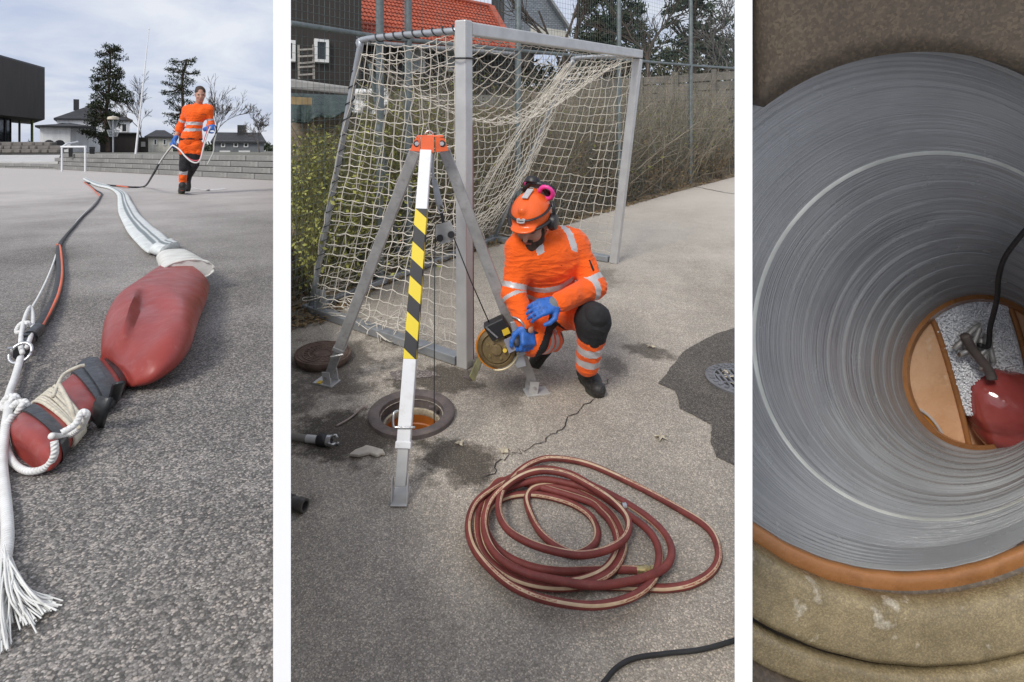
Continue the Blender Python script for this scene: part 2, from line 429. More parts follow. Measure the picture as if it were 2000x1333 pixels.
    def build(s, name, h, mats, parent, pick=None, grow=0.0, only=None, disp=None, cull=None):
        V, Fq, pr = s.mesh(h, grow, only)
        fc = V[Fq].mean(1)
        dd = [s.dist(p, fc) for p in pr if not p[7]]; tags = [p[6] for p in pr if not p[7]]
        own = np.argmin([d[0] for d in dd], 0); T = np.array([d[1] for d in dd])[own, np.arange(len(fc))]
        mi = np.zeros(len(Fq), int)
        if pick:
            mi = np.array([pick(tags[o], t, c) for o, t, c in zip(own, T, fc)])
        if disp is not None: V = disp(V)
        keep = mi >= 0
        Fq, mi = Fq[keep], mi[keep]
        me = bpy.data.meshes.new(name); o0 = ORG[parent.name]
        used = np.unique(Fq); rm = np.full(len(V), -1); rm[used] = np.arange(len(used))
        me.from_pydata((V[used] - np.array(o0)).tolist(), [], rm[Fq].tolist())
        for m in mats: me.materials.append(m)
        me.polygons.foreach_set('material_index', mi.astype(int).tolist())
        me.polygons.foreach_set('use_smooth', [True] * len(me.polygons)); me.update()
        o = bpy.data.objects.new(name, me); COL.objects.link(o); o.parent = parent; ORG[o.name] = o0
        return o

def wrinkle(amp, sc=1.0):
    def f(V):
        out = np.empty(len(V))
        for i, p in enumerate(V):
            q = Vector((p[0] * 7, p[1] * 7, p[2] * 15)); w = mnoise.noise(q * .45) * 1.6; n = abs(mnoise.noise(Vector((q.x + w, q.y - w, q.z + 2 * w)))); m_ = abs(mnoise.noise(Vector((q.x * 1.9 - w, q.y * 1.9, q.z * 1.4 + 5))))
            out[i] = (1 - n) ** 2.6 * 1.9 + (1 - m_) ** 3 * .9 - 1.2
        a = np.sin(V[:, 2] * 55 * sc + 3 * np.sin(V[:, 0] * 17) + 2 * np.sin(V[:, 1] * 23)) * np.sin(V[:, 0] * 19 + V[:, 2] * 9 + 1.3) + .6 * np.sin(V[:, 0] * 43 * sc + V[:, 2] * 31 + 2 * np.sin(V[:, 2] * 13))
        c = V.mean(0); r = V - c; r /= np.linalg.norm(r, axis=1)[:, None] + 1e-6
        return V + r * ((a * .35 + out) * amp)[:, None]
    return f

def hand_body(wrist, fwd, nrm, side, curl=0.5, sc=1.0, spread=0.12, thumb=0.6):
    """palm, four fingers of different length and a thumb; nrm points out of the back of the hand, side = +1 if the thumb lies on fwd x nrm"""
    f, n = Vector(fwd).normalized(), Vector(nrm); n = (n - f * n.dot(f)).normalized(); w = f.cross(n) * side
    b = Body(); wr = Vector(wrist)
    L = lambda x, y, z: wr + (f * x + w * y + n * z) * sc
    b.cap(L(-.03, 0, 0), L(.02, 0, 0), .03 * sc, .031 * sc, .02, 'cuff')
    for y in (-.03, -.01, .01, .03): b.cap(L(.015, y * .7, 0), L(.088, y, 0), .016 * sc, .0145 * sc, .014, 'palm')
    for y, l in ((.031, .072), (.0105, .082), (-.0105, .076), (-.031, .06)):
        p = L(.088, y, 0); an = 0.0; d = 0
        prev = p
        for j, fr in enumerate((.45, .32, .25)):
            an += curl * (0.75 if j == 0 else 0.85)
            q = prev + (f * math.cos(an) - n * math.sin(an) + w * (y * spread / .03) * (.4 if j == 0 else .2)) * (l * fr * sc)
            b.cap(prev, q, (.0105 - j * .0012) * sc, (.0098 - j * .0012) * sc, .005, 'finger'); prev = q
    t0 = L(.025, .03, -.006); t1 = t0 + (f * .55 + w * .75 - n * .3 * thumb).normalized() * (.04 * sc); t2 = t1 + (f * .85 + w * .25 - n * .5 * thumb).normalized() * (.032 * sc)
    t3 = t2 + (f * .9 - w * .15 - n * .6 * thumb).normalized() * (.024 * sc)
    b.cap(t0, t1, .015 * sc, .0125 * sc, .012, 'thumb').cap(t1, t2, .0118 * sc, .011 * sc, .005, 'thumb').cap(t2, t3, .0108 * sc, .0088 * sc, .004, 'thumb')
    return b

def head_prims(b, o, f, u, sc=1.0, neck=None):
    """skull, jaw, nose, brows, eye sockets, lips and ears at o (between the ears), facing f with up u"""
    f, u = Vector(f).normalized(), Vector(u); u = (u - f * u.dot(f)).normalized(); s = f.cross(u)
    rot = Matrix((s, f, u)).transposed()
    L = lambda x, y, z: Vector(o) + (s * x + f * y + u * z) * sc
    k = sc
    b.ell(L(0, -.012, .045), (.076 * k, .096 * k, .088 * k), rot, .03, 'head')
    b.ell(L(0, .03, -.03), (.062 * k, .066 * k, .085 * k), rot, .03, 'head')
    b.ell(L(0, .06, -.092), (.033 * k, .03 * k, .025 * k), rot, .025, 'head')
    b.cap(L(0, .092, .012), L(0, .117, -.03), .009 * k, .014 * k, .014, 'head')
    for x in (-1, 1):
        b.cap(L(.012 * x, .086, .028), L(.045 * x, .074, .026), .01 * k, .008 * k, .014, 'head')
        b.ell(L(.031 * x, .098, .008), (.017 * k, .014 * k, .01 * k), rot, .01, 'head', True)
        b.ell(L(.031 * x, .081, .007), (.013 * k, .011 * k, .012 * k), rot, .003, 'eye')
        b.ell(L(.04 * x, .068, -.03), (.024 * k, .024 * k, .02 * k), rot, .02, 'head')
        b.ell(L(.076 * x, -.008, -.005), (.009 * k, .019 * k, .032 * k), rot, .008, 'ear')
    b.cap(L(-.018, .096, -.058), L(.018, .096, -.058), .007 * k, .007 * k, .006, 'lip')
    b.cap(L(-.015, .094, -.07), L(.015, .094, -.07), .008 * k, .008 * k, .006, 'lip')
    return L, rot

# ================================================================== GROUND AND DIVIDING WALLS
def poly(name, pts, m, kind='structure', loc=(0, 0, 0)):
    o = MB().add(pts, [tuple(range(len(pts)))]).build(name, m, loc=loc, fix=False); o['kind'] = kind
    if o.data.polygons[0].normal.z < 0: o.data.flip_normals()
    return o
EDGE = 549.0
ea = (EDGE - PX) / F
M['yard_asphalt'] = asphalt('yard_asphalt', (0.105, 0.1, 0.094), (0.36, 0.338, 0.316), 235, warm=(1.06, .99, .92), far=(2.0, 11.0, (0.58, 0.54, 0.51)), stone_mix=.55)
poly('schoolyard_ground', [(ea * .25, .25, -H_YARD), (ea * 900, 900, -H_YARD), (-1600, 900, -H_YARD), (-1600, -3, -H_YARD), (ea * .25, -3, -H_YARD)], M['yard_asphalt'])
M['concrete'] = mat('concrete', (0.36, 0.35, 0.33), 0.85, var=0.25, vscale=1.2, bump=.4, bscale=35, dirt=(.22, .21, .19))
M['concrete_old'] = mat('weathered_concrete', (0.27, 0.265, 0.25), 0.9, var=0.3, vscale=1.5, bump=.5, bscale=30, dirt=(.13, .125, .11))
rw = MB(); e0, e1 = Vector((ea * .25, .25, 0)), Vector((ea * 9, 9, 0))
rw.hexa([(e0.x - .1, e0.y, -1.8), (e0.x - .004, e0.y, -1.8), (e1.x - .004, e1.y, -1.8), (e1.x - .1, e1.y, -1.8), (e0.x - .1, e0.y, -H_YARD - .004), (e0.x - .004, e0.y, -H_YARD - .004), (e1.x - .004, e1.y, -H_YARD - .004), (e1.x - .1, e1.y, -H_YARD - .004)])
props(rw.build('yard_edge_wall', M['concrete']), kind='structure')

def divider(x0, x1, near, length, zlo, label):
    xm = (x0 + x1) / 2; d = Vector(((xm - PX) / F, 1, 0)); w = (x1 - x0) / F * near
    n = near; o = d * n; q = d * (n + length)
    m = MB(); a, b = Vector((-w / 2, 0, 0)), Vector((w / 2, 0, 0)); top = PY / F * near + (.12 if x0 > 1000 else .04)
    m.hexa([o + a + Vector((0, 0, zlo)), o + b + Vector((0, 0, zlo)), q + b + Vector((0, 0, zlo)), q + a + Vector((0, 0, zlo)),
            o + a + Vector((0, 0, top)), o + b + Vector((0, 0, top)), q + b + Vector((0, 0, top)), q + a + Vector((0, 0, top))])
    props(m.build('dividing_wall', M['white_paint']), label, 'wall', 'white dividing walls')
divider(533.5, 568, .62, .5, -1.66, 'thin white dividing wall between the schoolyard and the lane with the goal')
divider(1435, 1469.5, .62, 1.25, -1.66, 'thin white dividing wall between the lane and the grey pipe')

# ================================================================== SCHOOLYARD: wall, ramp, buildings, trees
def piece(name, me, parent, loc, rotz=0, rot=None, scale=None):
    o = bpy.data.objects.new(name, me); COL.objects.link(o); o.parent = parent; o.location = loc
    o.rotation_euler = rot if rot else (0, 0, rotz)
    if scale: o.scale = scale
    ORG[o.name] = ORG[parent.name]; return o
def block_mesh(name, l, d, h, m, bev=.012, seed=0):
    b = bmesh.new(); bmesh.ops.create_cube(b, size=1)
    rnd = random.Random(seed)
    for v in b.verts: v.co = Vector((v.co.x * l + rnd.uniform(-.006, .006), v.co.y * d + rnd.uniform(-.006, .006), v.co.z * h + rnd.uniform(-.004, .004)))
    bmesh.ops.bevel(b, geom=list(b.edges), offset=bev, segments=1, affect='EDGES')
    me = bpy.data.meshes.new(name); b.to_mesh(me); b.free(); me.materials.append(m); return me

def block_wall(name, label, A, B, rows, rh, bl, m, setback, top_z, depth=.35):
    A, B = Vector(A), Vector(B); d = (B - A); L = d.length; d.normalize(); back = Vector((-d.y, d.x, 0)); back = back if back.y > 0 else -back
    t = thing(name, label, 'wall', ((A + B) / 2).to_tuple()[:2] + (A.z,)); rot = math.atan2(d.y, d.x); c0 = ORG[t.name]
    mes = [block_mesh('block', bl - .022, depth, rh - .014, m, seed=k) for k in range(3)]
    half = [block_mesh('block', bl / 2 - .022, depth, rh - .014, m, seed=k) for k in range(2)]
    rnd = random.Random(3)
    for r in range(rows):
        z = top_z - rh * (rows - r - .5); x = 0 if r % 2 == 0 else -bl / 2
        while x < L:
            p = A + d * (x + bl / 2) + back * (depth / 2 + setback * r + rnd.uniform(-.006, .006)); p.z = z
            piece('block', rnd.choice(mes), t, p - c0, rot); x += bl
    mb = MB(); dd = Vector((0, 0, 1))
    for r in range(rows):
        z0 = top_z - rh * (rows - r); a = A + back * (setback * r + .03); b = B + back * (setback * r + .03); e = back * (depth + .5)
        mb.hexa([(a.x, a.y, z0), (b.x, b.y, z0), (b.x + e.x, b.y + e.y, z0), (a.x + e.x, a.y + e.y, z0), (a.x, a.y, z0 + rh - .012), (b.x, b.y, z0 + rh - .012), (b.x + e.x, b.y + e.y, z0 + rh - .012), (a.x + e.x, a.y + e.y, z0 + rh - .012)])
    mb.build('backing', M['concrete_old'], t)
    return t
WA, WB = yard(556, 354), yard(114, 331.5); TOPZ = -.118
block_wall('terrace_wall', 'long weathered grey concrete terrace wall of stepped courses behind the walking worker', WA, WB, 4, .155, 1.3, M['concrete_old'], .05, TOPZ)
LA, LB = yard(113, 331.3), yard(-40, 327.5)
lw_top = P(0, 318, 26).z
block_wall('low_wall', 'low dark concrete kerb wall along the front of the pale ramp', LA, LB, 2, .14, 1.3, M['concrete_old'], .0, lw_top)
bk = (WB - WA).cross(UP).normalized(); bk = bk if bk.y > 0 else -bk
M['upper_ground'] = mat('upper_ground', (0.2, 0.19, 0.16), 0.95, var=0.4, vscale=.4, bump=.4, bscale=3, dirt=(.1, .11, .05))
W3, W4 = WA + bk * .4, WB + bk * .4
poly('upper_ground', [(W3.x, W3.y, TOPZ - .02), (ea * 900, 900, TOPZ - .02), (-1500, 900, TOPZ - .02), (-1500, 60, TOPZ - .02), (P(-200, 295, 33.2).x, 33.2, TOPZ - .02), (P(-60, 295, 31.1).x, 31.1, TOPZ - .02), (P(118, 295, 29.1).x, 29.1, TOPZ - .02), (W4.x, W4.y, TOPZ - .02)], M['upper_ground'])
r0, r1, r2, r3 = P(-60, 317, 26.5), P(113, 316, 24.2), P(118, 302.5, 29), P(-60, 303, 31)
props(MB().hexa([r0 - Vector((0, 0, .3)), r1 - Vector((0, 0, .3)), r2 - Vector((0, 0, .5)), r3 - Vector((0, 0, .5)), r0, r1, r2, r3]).build('ramp', mat('pale_concrete_slab', (.5, .49, .47), .8, var=.15, vscale=2)), kind='structure')

# rubble planter under the dark building
def planter():
    t = thing('stone_planter', 'rough stone planter bank below the dark cladded building', 'planter', P(30, 300, 33))
    me = [block_mesh('stone', 1, 1, 1, M['stone'], .14, seed=k + 20) for k in range(4)]
    rnd = random.Random(8)
    for r in range(3):
        x = -30 + r * 7
        while x < 112 - r * 5:
            w = rnd.uniform(14, 26); y = 299 - r * 7; d = 33 + r * .5
            p = P(x + w / 2, y - 3.5, d)
            piece('stone', rnd.choice(me), t, p - ORG[t.name], rnd.uniform(-.15, .15), scale=(w * d / F * 1.02, .55, 7.6 * d / F)); x += w
    return t
M['stone'] = mat('rubble_stone', (.17, .155, .14), .9, var=.45, vscale=.8, bump=.5, bscale=8)
planter()

M['clad'] = None
def cladding(name, col, pitch, axis=0, rough=.7):
    t = NT(name); ob = t.tc.outputs['Object']
    n = t.noise(1.0, t.mapping(ob, (3, 3, .35)), detail=6)
    c = t.ramp(n, [(.3, tuple(q * .82 for q in col)), (.7, tuple(min(.95, q * 1.15) for q in col))])
    return t.out(c, rough)
M['dark_clad'] = cladding('dark_timber_cladding', (.05, .043, .038), .12)

def dark_building():
    t = thing('dark_building', 'dark flat-roofed building with overhanging upper storey on slim green columns', 'building', P(60, 285, 46))
    A, B, C = P(-90, 295, 34.5), P(87.5, 295, 45), P(60, 295, 53)
    zt = (PY - 135) / F * 45; zb = (PY - 234) / F * 45
    Dk = A + (C - B)
    flat = [A, B, C, Dk]
    mb = MB().hexa([Vector((q.x, q.y, zb)) for q in flat] + [Vector((q.x, q.y, zt)) for q in flat]); mb.build('upper_storey', M['dark_clad'], t)
    d = (B - A).normalized(); L = (B - A).length; nrm = Vector((d.y, -d.x, 0)); nrm = nrm if nrm.y < 0 else -nrm
    bme = MB().box((0, 0, 0), (.24, .05, zt - zb - .1)).build('cladding_board', M['dark_clad'], t).data
    tmp = bpy.data.objects['cladding_board']; bpy.data.objects.remove(tmp)
    k = 0; x = L * .5
    ang = math.atan2(d.y, d.x)
    wins = [(P(-6, 295, 1), P(23, 295, 1)), (P(28, 295, 1), P(49, 295, 1))]
    def xat(px):  # distance along facade for pixel column
        r = (px - PX) / F; # A + d*s, x = r*y
        return (r * A.y - A.x) / (d.x - r * d.y)
    spans = [(xat(-8), xat(22)), (xat(27), xat(50))]
    while x < L - .1:
        p = A + d * (x + .13) + nrm * .02; p.z = (zt + zb) / 2
        piece('cladding_board', bme, t, p - ORG[t.name], ang); x += .27
    for a, b in spans:
        zc0, zc1 = (PY - 191) / F * 42.5, (PY - 165) / F * 42.5
        m = MB(); p0, p1 = A + d * a + nrm * .03, A + d * b + nrm * .03
        q = nrm * .06
        for (u0, u1, z0, z1) in ((p0, p1, zc0 - .05, zc0), (p0, p1, zc1, zc1 + .05)):
            m.hexa([Vector((u0.x, u0.y, z0)), Vector((u1.x, u1.y, z0)), Vector((u1.x, u1.y, z0)) + q, Vector((u0.x, u0.y, z0)) + q, Vector((u0.x, u0.y, z1)), Vector((u1.x, u1.y, z1)), Vector((u1.x, u1.y, z1)) + q, Vector((u0.x, u0.y, z1)) + q])
        for f_ in (0, .33, .66, 1):
            pp = p0.lerp(p1, f_); m.bar(Vector((pp.x, pp.y, zc0)) + q * .5, Vector((pp.x, pp.y, zc1)) + q * .5, .07, .07, up=nrm)
        fr = m.build('window', M['black_plastic'], t)
        g = MB(); q2 = nrm * .02
        g.hexa([Vector((p0.x, p0.y, zc0)), Vector((p1.x, p1.y, zc0)), Vector((p1.x, p1.y, zc0)) + q2, Vector((p0.x, p0.y, zc0)) + q2, Vector((p0.x, p0.y, zc1)), Vector((p1.x, p1.y, zc1)), Vector((p1.x, p1.y, zc1)) + q2, Vector((p0.x, p0.y, zc1)) + q2]).build('pane', M['glass'], fr)
    cap = MB(); e = Vector((0, 0, .12))
    cap.hexa([Vector((q.x, q.y, zt + .002)) for q in flat] + [Vector((q.x, q.y, zt + .12)) for q in flat]).build('roof_edge', M['black_plastic'], t)
    # ground floor glazing set back and columns
    g0, g1 = P(-90, 295, 38), P(21, 295, 44.5)
    zb0 = TOPZ
    gd = (g1 - g0).normalized(); gn = Vector((gd.y, -gd.x, 0))
    g1x = lambda z: Vector((g1.x * 1.1, g1.y * 1.1, z))
    g0x = lambda z: Vector((g0.x * 1.1, g0.y * 1.1, z))
    m = MB()
    m.hexa([Vector((g0.x, g0.y, zb0)), Vector((g1.x, g1.y, zb0)), g1x(zb0), g0x(zb0), Vector((g0.x, g0.y, zb)), Vector((g1.x, g1.y, zb)), g1x(zb), g0x(zb)])
    m.build('glazed_ground_floor', M['glass'], t)
    L2 = (g1 - g0).length
    for k in range(7):
        p = g1 - gd * (k * .8 + .05) + gn * .03
        MB().bar((p.x, p.y, zb0), (p.x, p.y, zb - .01), .06, .06).build('mullion', M['black_plastic'], t)
    gcol = mat('green_column_paint', (.16, .19, .03), .5)
    for px, D, w in ((62.5, 45.8, .09), (38, 47, .08)):
        p = P(px, 295, D); MB().cyl((p.x, p.y, zb0), (p.x, p.y, zb + .01), w, 10).build('column', gcol, t, smooth='auto')
dark_building()

# ---- houses
def gable_or_hip(mb, m, x0, x1, y0, y1, ze, zr, ov, hip):
    """roof slab with thickness; ridge along x"""
    X0, X1, Y0, Y1 = x0 - ov, x1 + ov, y0 - ov, y1 + ov; ym = (y0 + y1) / 2
    h = (Y1 - Y0) / 2 * hip
    r0, r1 = Vector((X0 + h, ym, zr)), Vector((X1 - h, ym, zr))
    a, b, c, d = Vector((X0, Y0, ze)), Vector((X1, Y0, ze)), Vector((X1, Y1, ze)), Vector((X0, Y1, ze))
    dn = Vector((0, 0, -.18))
    mb.add([a, b, c, d, r0, r1, a + dn, b + dn, c + dn, d + dn], [(0, 1, 5, 4), (2, 3, 4, 5), (1, 2, 5), (3, 0, 4), (9, 8, 7, 6), (0, 6, 7, 1), (1, 7, 8, 2), (2, 8, 9, 3), (3, 9, 6, 0)])
    mb.v[-10:] = [m @ p for p in mb.v[-10:]]
def hbox(t, name, m, fr, x0, x1, y0, y1, z0, z1):
    mb = MB(fr).hexa([(x0, y0, z0), (x1, y0, z0), (x1, y1, z0), (x0, y1, z0), (x0, y0, z1), (x1, y0, z1), (x1, y1, z1), (x0, y1, z1)])
    return mb.build(name, m, t)
def hwindow(t, fr, x0, x1, z0, z1, y, m=None, w=.09, pane=None, bars=0):
    mb = MB(fr); a = y - .08
    for q in ((x0, x1, z0, z0 + w), (x0, x1, z1 - w, z1), (x0, x0 + w, z0 + w + .001, z1 - w - .001), (x1 - w, x1, z0 + w + .001, z1 - w - .001)):
        mb.hexa([(q[0], a, q[2]), (q[1], a, q[2]), (q[1], y + .02, q[2]), (q[0], y + .02, q[2]), (q[0], a, q[3]), (q[1], a, q[3]), (q[1], y + .02, q[3]), (q[0], y + .02, q[3])])
    for k in range(bars):
        xc = x0 + (x1 - x0) * (k + 1) / (bars + 1)
        mb.hexa([(xc - .03, a + .01, z0 + w), (xc + .03, a + .01, z0 + w), (xc + .03, y, z0 + w), (xc - .03, y, z0 + w), (xc - .03, a + .01, z1 - w), (xc + .03, a + .01, z1 - w), (xc + .03, y, z1 - w), (xc - .03, y, z1 - w)])
    o = mb.build('window', m or M['frame_white'], t)
    MB(fr).hexa([(x0 + w, y - .03, z0 + w), (x1 - w, y - .03, z0 + w), (x1 - w, y + .01, z0 + w), (x0 + w, y + .01, z0 + w), (x0 + w, y - .03, z1 - w), (x1 - w, y - .03, z1 - w), (x1 - w, y + .01, z1 - w), (x0 + w, y + .01, z1 - w)]).build('pane', pane or M['glass'], o)
    return o
M['white_wall'] = cladding('white_timber_wall', (.88, .88, .87), .15)
M['roof_dark'] = mat('dark_roof_tiles', (.035, .035, .037), .7, var=.3, vscale=1.5, bump=.5, bscale=6)
M['grey_wall'] = cladding('grey_timber_wall', (.17, .18, .19), .15)
M['pale_wall'] = cladding('pale_render_wall', (.6, .58, .5), .15)
M['brown_clad'] = cladding('brown_black_timber', (.03, .024, .02), .15)

def white_house():
    D = 62; fr, sx, sz = frame(186, 297, D)
    t = thing('white_house', 'white house with dark hipped roof half hidden by the tall pine', 'house', P(186, 297, D))
    X = lambda px: (px - 186) * sx
    Z = lambda py: (297 - py) * sz
    hbox(t, 'wall', M['white_wall'], fr, X(113), X(256), 0, 7.5, 0, Z(231))
    mb = MB(); gable_or_hip(mb, fr, X(113), X(256), 0, 7.5, Z(233), Z(201), .25, .8); rf = mb.build('roof', M['roof_dark'], t)
    MB(fr).box((X(148), 3.2, Z(203)), (.5, .5, 1.2)).build('chimney', M['roof_dark'], rf)
    hwindow(t, fr, X(238), X(250), Z(258), Z(240), 0); hwindow(t, fr, X(178), X(190), Z(256), Z(238), 0); hwindow(t, fr, X(206), X(217), Z(256), Z(240), 0)
    # garage wing in front
    hbox(t, 'garage_wall', M['white_wall'], fr, X(90), X(142), -5.5, -.05, 0, Z(252)); hbox(t, 'side_wing_wall', M['white_wall'], fr, X(142.3), X(176), -4.2, -.05, 0, Z(250))
    mb = MB(); gable_or_hip(mb, fr, X(89), X(178), -5.6, -.3, Z(251), Z(244), .3, .9); mb.build('garage_roof', M['roof_dark'], t)
white_house()

def small_house():
    D = 70; fr, sx, sz = frame(312, 297, D); t = thing('pale_house', 'small pale rendered house with dark roof behind the walking worker', 'house', P(312, 297, D))
    X = lambda px: (px - 312) * sx
    Z = lambda py: (297 - py) * sz
    hbox(t, 'wall', M['pale_wall'], fr, X(288), X(338), 0, 6, 0, Z(266))
    mb = MB(); gable_or_hip(mb, fr, X(288), X(338), 0, 6, Z(267), Z(253), .3, .35); mb.build('roof', M['roof_dark'], t)
    hwindow(t, fr, X(300), X(307), Z(284), Z(272), 0); hwindow(t, fr, X(318), X(325), Z(284), Z(272), 0)
small_house()
def grey_house():
    D = 66; fr, sx, sz = frame(466, 297, D); t = thing('grey_house', 'grey timber house with dark roof and one dark chimney', 'house', P(466, 297, D))
    X = lambda px: (px - 466) * sx
    Z = lambda py: (297 - py) * sz
    hbox(t, 'wall', M['grey_wall'], fr, X(417), X(516), 0, 7, 0, Z(275))
    mb = MB(); gable_or_hip(mb, fr, X(417), X(516), 0, 7, Z(277), Z(257.5), .25, .12); rf = mb.build('roof', M['roof_dark'], t)
    MB(fr).box((X(472), 3.0, Z(254)), (.9, .8, 1.3)).build('chimney', M['roof_dark'], rf)
    for a, b in ((432, 440), (456, 465), (476, 485)): hwindow(t, fr, X(a), X(b), Z(288), Z(279), 0)
    for a, b in ((430, 450), (466, 488)): hbox(t, 'porch_rail', M['frame_white'], fr, X(a), X(b), -1.2, -1.05, Z(297.5), Z(294.5))
grey_house()
def shed():
    D = 50; fr, sx, sz = frame(236, 298, D); t = thing('timber_shed', 'low dark brown timber shed with flat roof beside the tall pine trunk', 'shed', P(236, 298, D))
    X = lambda px: (px - 236) * sx
    Z = lambda py: (298 - py) * sz
    hbox(t, 'wall', M['brown_clad'], fr, X(196), X(272), 0, 4, 0, Z(262)); hbox(t, 'roof', M['roof_dark'], fr, X(194), X(274), -.2, 4.2, Z(262) + .003, Z(259))
    hbox(t, 'lean_to_wall', M['brown_clad'], fr, X(272.2), X(291), .4, 4, 0, Z(268))
    for k in range(14):
        x = X(197 + k * 5.4); hbox(t, 'board', M['brown_clad'], fr, x, x + .2, -.03, -.004, .02, Z(263))
    hbox(t, 'notice', mat('pale_notice', (.45, .43, .4), .6), fr, X(276), X(285), .33, .38, Z(287), Z(277))
shed()

# ---- trees
M['needle'] = None
def foliage_mat(name, dark, light, sc=.6):
    t = NT(name); ob = t.tc.outputs['Object']
    n = t.noise(sc, ob, detail=4, rough=.7); n2 = t.noise(sc * 9, ob, detail=2)
    c = t.ramp(t.math('ADD', t.math('MULTIPLY', n, .6), t.math('MULTIPLY', n2, .4)), [(.32, dark), (.68, light)])
    t.put(t.b, 'Subsurface Weight', 0.0)
    return t.out(c, .7, 0, .2)
M['needle'] = foliage_mat('pine_needles', (.012, .018, .01), (.05, .062, .03))
M['needle_far'] = foliage_mat('spruce_needles', (.03, .042, .028), (.1, .12, .075))
M['bark'] = mat('pine_bark', (.07, .05, .038), .95, var=.4, vscale=3, bump=.6, bscale=14)
M['bark_grey'] = mat('grey_bark', (.12, .105, .095), .95, var=.35, vscale=5)

def tufts(mb, c, rad, n, size, rnd, up=.25):
    for _ in range(n):
        while True:
            q = Vector((rnd.uniform(-1, 1), rnd.uniform(-1, 1), rnd.uniform(-1, 1)))
            if q.length < 1: break
        q = q.normalized() * (q.length ** .55)
        p = c + Vector((q.x * rad[0], q.y * rad[1], q.z * rad[2]))
        d = Vector((rnd.gauss(0, 1), rnd.gauss(0, 1), rnd.gauss(0, 1) + up)).normalized() * size * rnd.uniform(.6, 1.3)
        s = d.cross(Vector((rnd.gauss(0, 1), rnd.gauss(0, 1), rnd.gauss(0, 1)))).normalized() * size * rnd.uniform(.25, .5)
        mb.add([p - s * .5, p + s * .5, p + d + s * .2, p + d * 1.1 - s * .3], [(0, 1, 2, 3)])

def conifer(name, label, base, trunk_px, D, clumps, seed, mneedle, size=.3, dens=26, group=None, sub=3):
    """crown given as clumps (x, y, rx, ry) in picture pixels at distance D"""
    rnd = random.Random(seed); t = thing(name, label, 'tree', base, group); px = D / F
    pts = [P(x, y, D) for x, y in trunk_px]; w = [.13 * (1 - i / len(pts)) + .03 for i in range(len(pts))]
    tb = MB().tube(smoothpath(pts, 4), [w[min(int(i / 4), len(w) - 1)] for i in range((len(pts) - 1) * 4 + 1)], 8)
    tr = tb.build('trunk', M['bark'], t, smooth=True)
    lb, cb = MB(), MB()
    for (x, y, rx, ry) in clumps:
        for k in range(sub):
            dx, dy = rnd.uniform(-.55, .55), rnd.uniform(-.45, .45)
            c = P(x + rx * dx, y + ry * dy, D) + Vector((0, rnd.uniform(-1, 1) * rx * px * .8, 0))
            r = rnd.uniform(.5, .85)
            rad = (rx * px * r, rx * px * r * .9, ry * px * r * 1.15)
            vol = rad[0] * rad[1] * rad[2]
            tufts(cb, c, rad, int(dens * (vol ** .6) / (size ** 1.2)) + 10, size, rnd)
            tp = min(pts, key=lambda q: (q - Vector((q.x, q.y, c.z - .2))).length)
            mid = (tp + c) / 2 + Vector((0, 0, -.15)); lb.tube([tp, mid, c], [.05, .035, .015], 4)
    lb.build('limbs', M['bark'], t, smooth=True)['kind'] = 'stuff'
    cb.build('crown', mneedle, t, fix=False)['kind'] = 'stuff'
    return t
PINE1 = [(216, 94, 15, 8), (232, 97, 7, 6), (203, 108, 13, 9), (228, 112, 13, 9), (213, 125, 18, 10), (198, 138, 14, 10), (225, 138, 15, 10), (190, 155, 14, 9), (214, 156, 22, 11), (236, 150, 8, 6), (185, 172, 10, 8), (208, 173, 22, 11), (235, 172, 12, 8), (246, 186, 13, 8), (222, 190, 20, 10), (195, 191, 20, 10), (240, 199, 14, 7), (185, 208, 14, 9), (210, 210, 22, 11), (178, 222, 10, 7), (200, 228, 20, 10), (224, 227, 16, 9), (182, 240, 16, 9), (205, 245, 20, 10), (222, 243, 10, 7), (165, 258, 12, 6), (185, 262, 16, 8), (207, 262, 16, 8), (200, 276, 12, 7)]
conifer('pine_tree', 'tall shaggy dark pine with crooked crown in front of the white house', P(211, 298, 46), [(211, 299), (209, 270), (207, 230), (211, 190), (214, 150), (216, 95)], 46, PINE1, 1, M['needle'], .17, 34, sub=5)
PINE2 = [(377, 118, 9, 6), (345, 123, 13, 7), (368, 128, 14, 7), (335, 138, 12, 6), (355, 141, 16, 7), (380, 143, 9, 6), (345, 153, 18, 7), (372, 158, 15, 7), (330, 164, 12, 5), (357, 170, 20, 7), (320, 180, 7, 5), (340, 184, 16, 7), (368, 184, 16, 7), (352, 196, 17, 7), (331, 201, 9, 5), (374, 200, 12, 6), (347, 213, 12, 6), (333, 226, 11, 6), (350, 232, 14, 6), (338, 240, 12, 5), (355, 250, 10, 5), (342, 260, 9, 5), (366, 222, 10, 6)]
conifer('pine_tree', 'slimmer layered dark pine standing behind the walking worker', P(352, 298, 52), [(352, 299), (354, 260), (357, 220), (356, 170), (358, 140), (366, 116)], 52, PINE2, 2, M['needle'], .16, 27, sub=4)

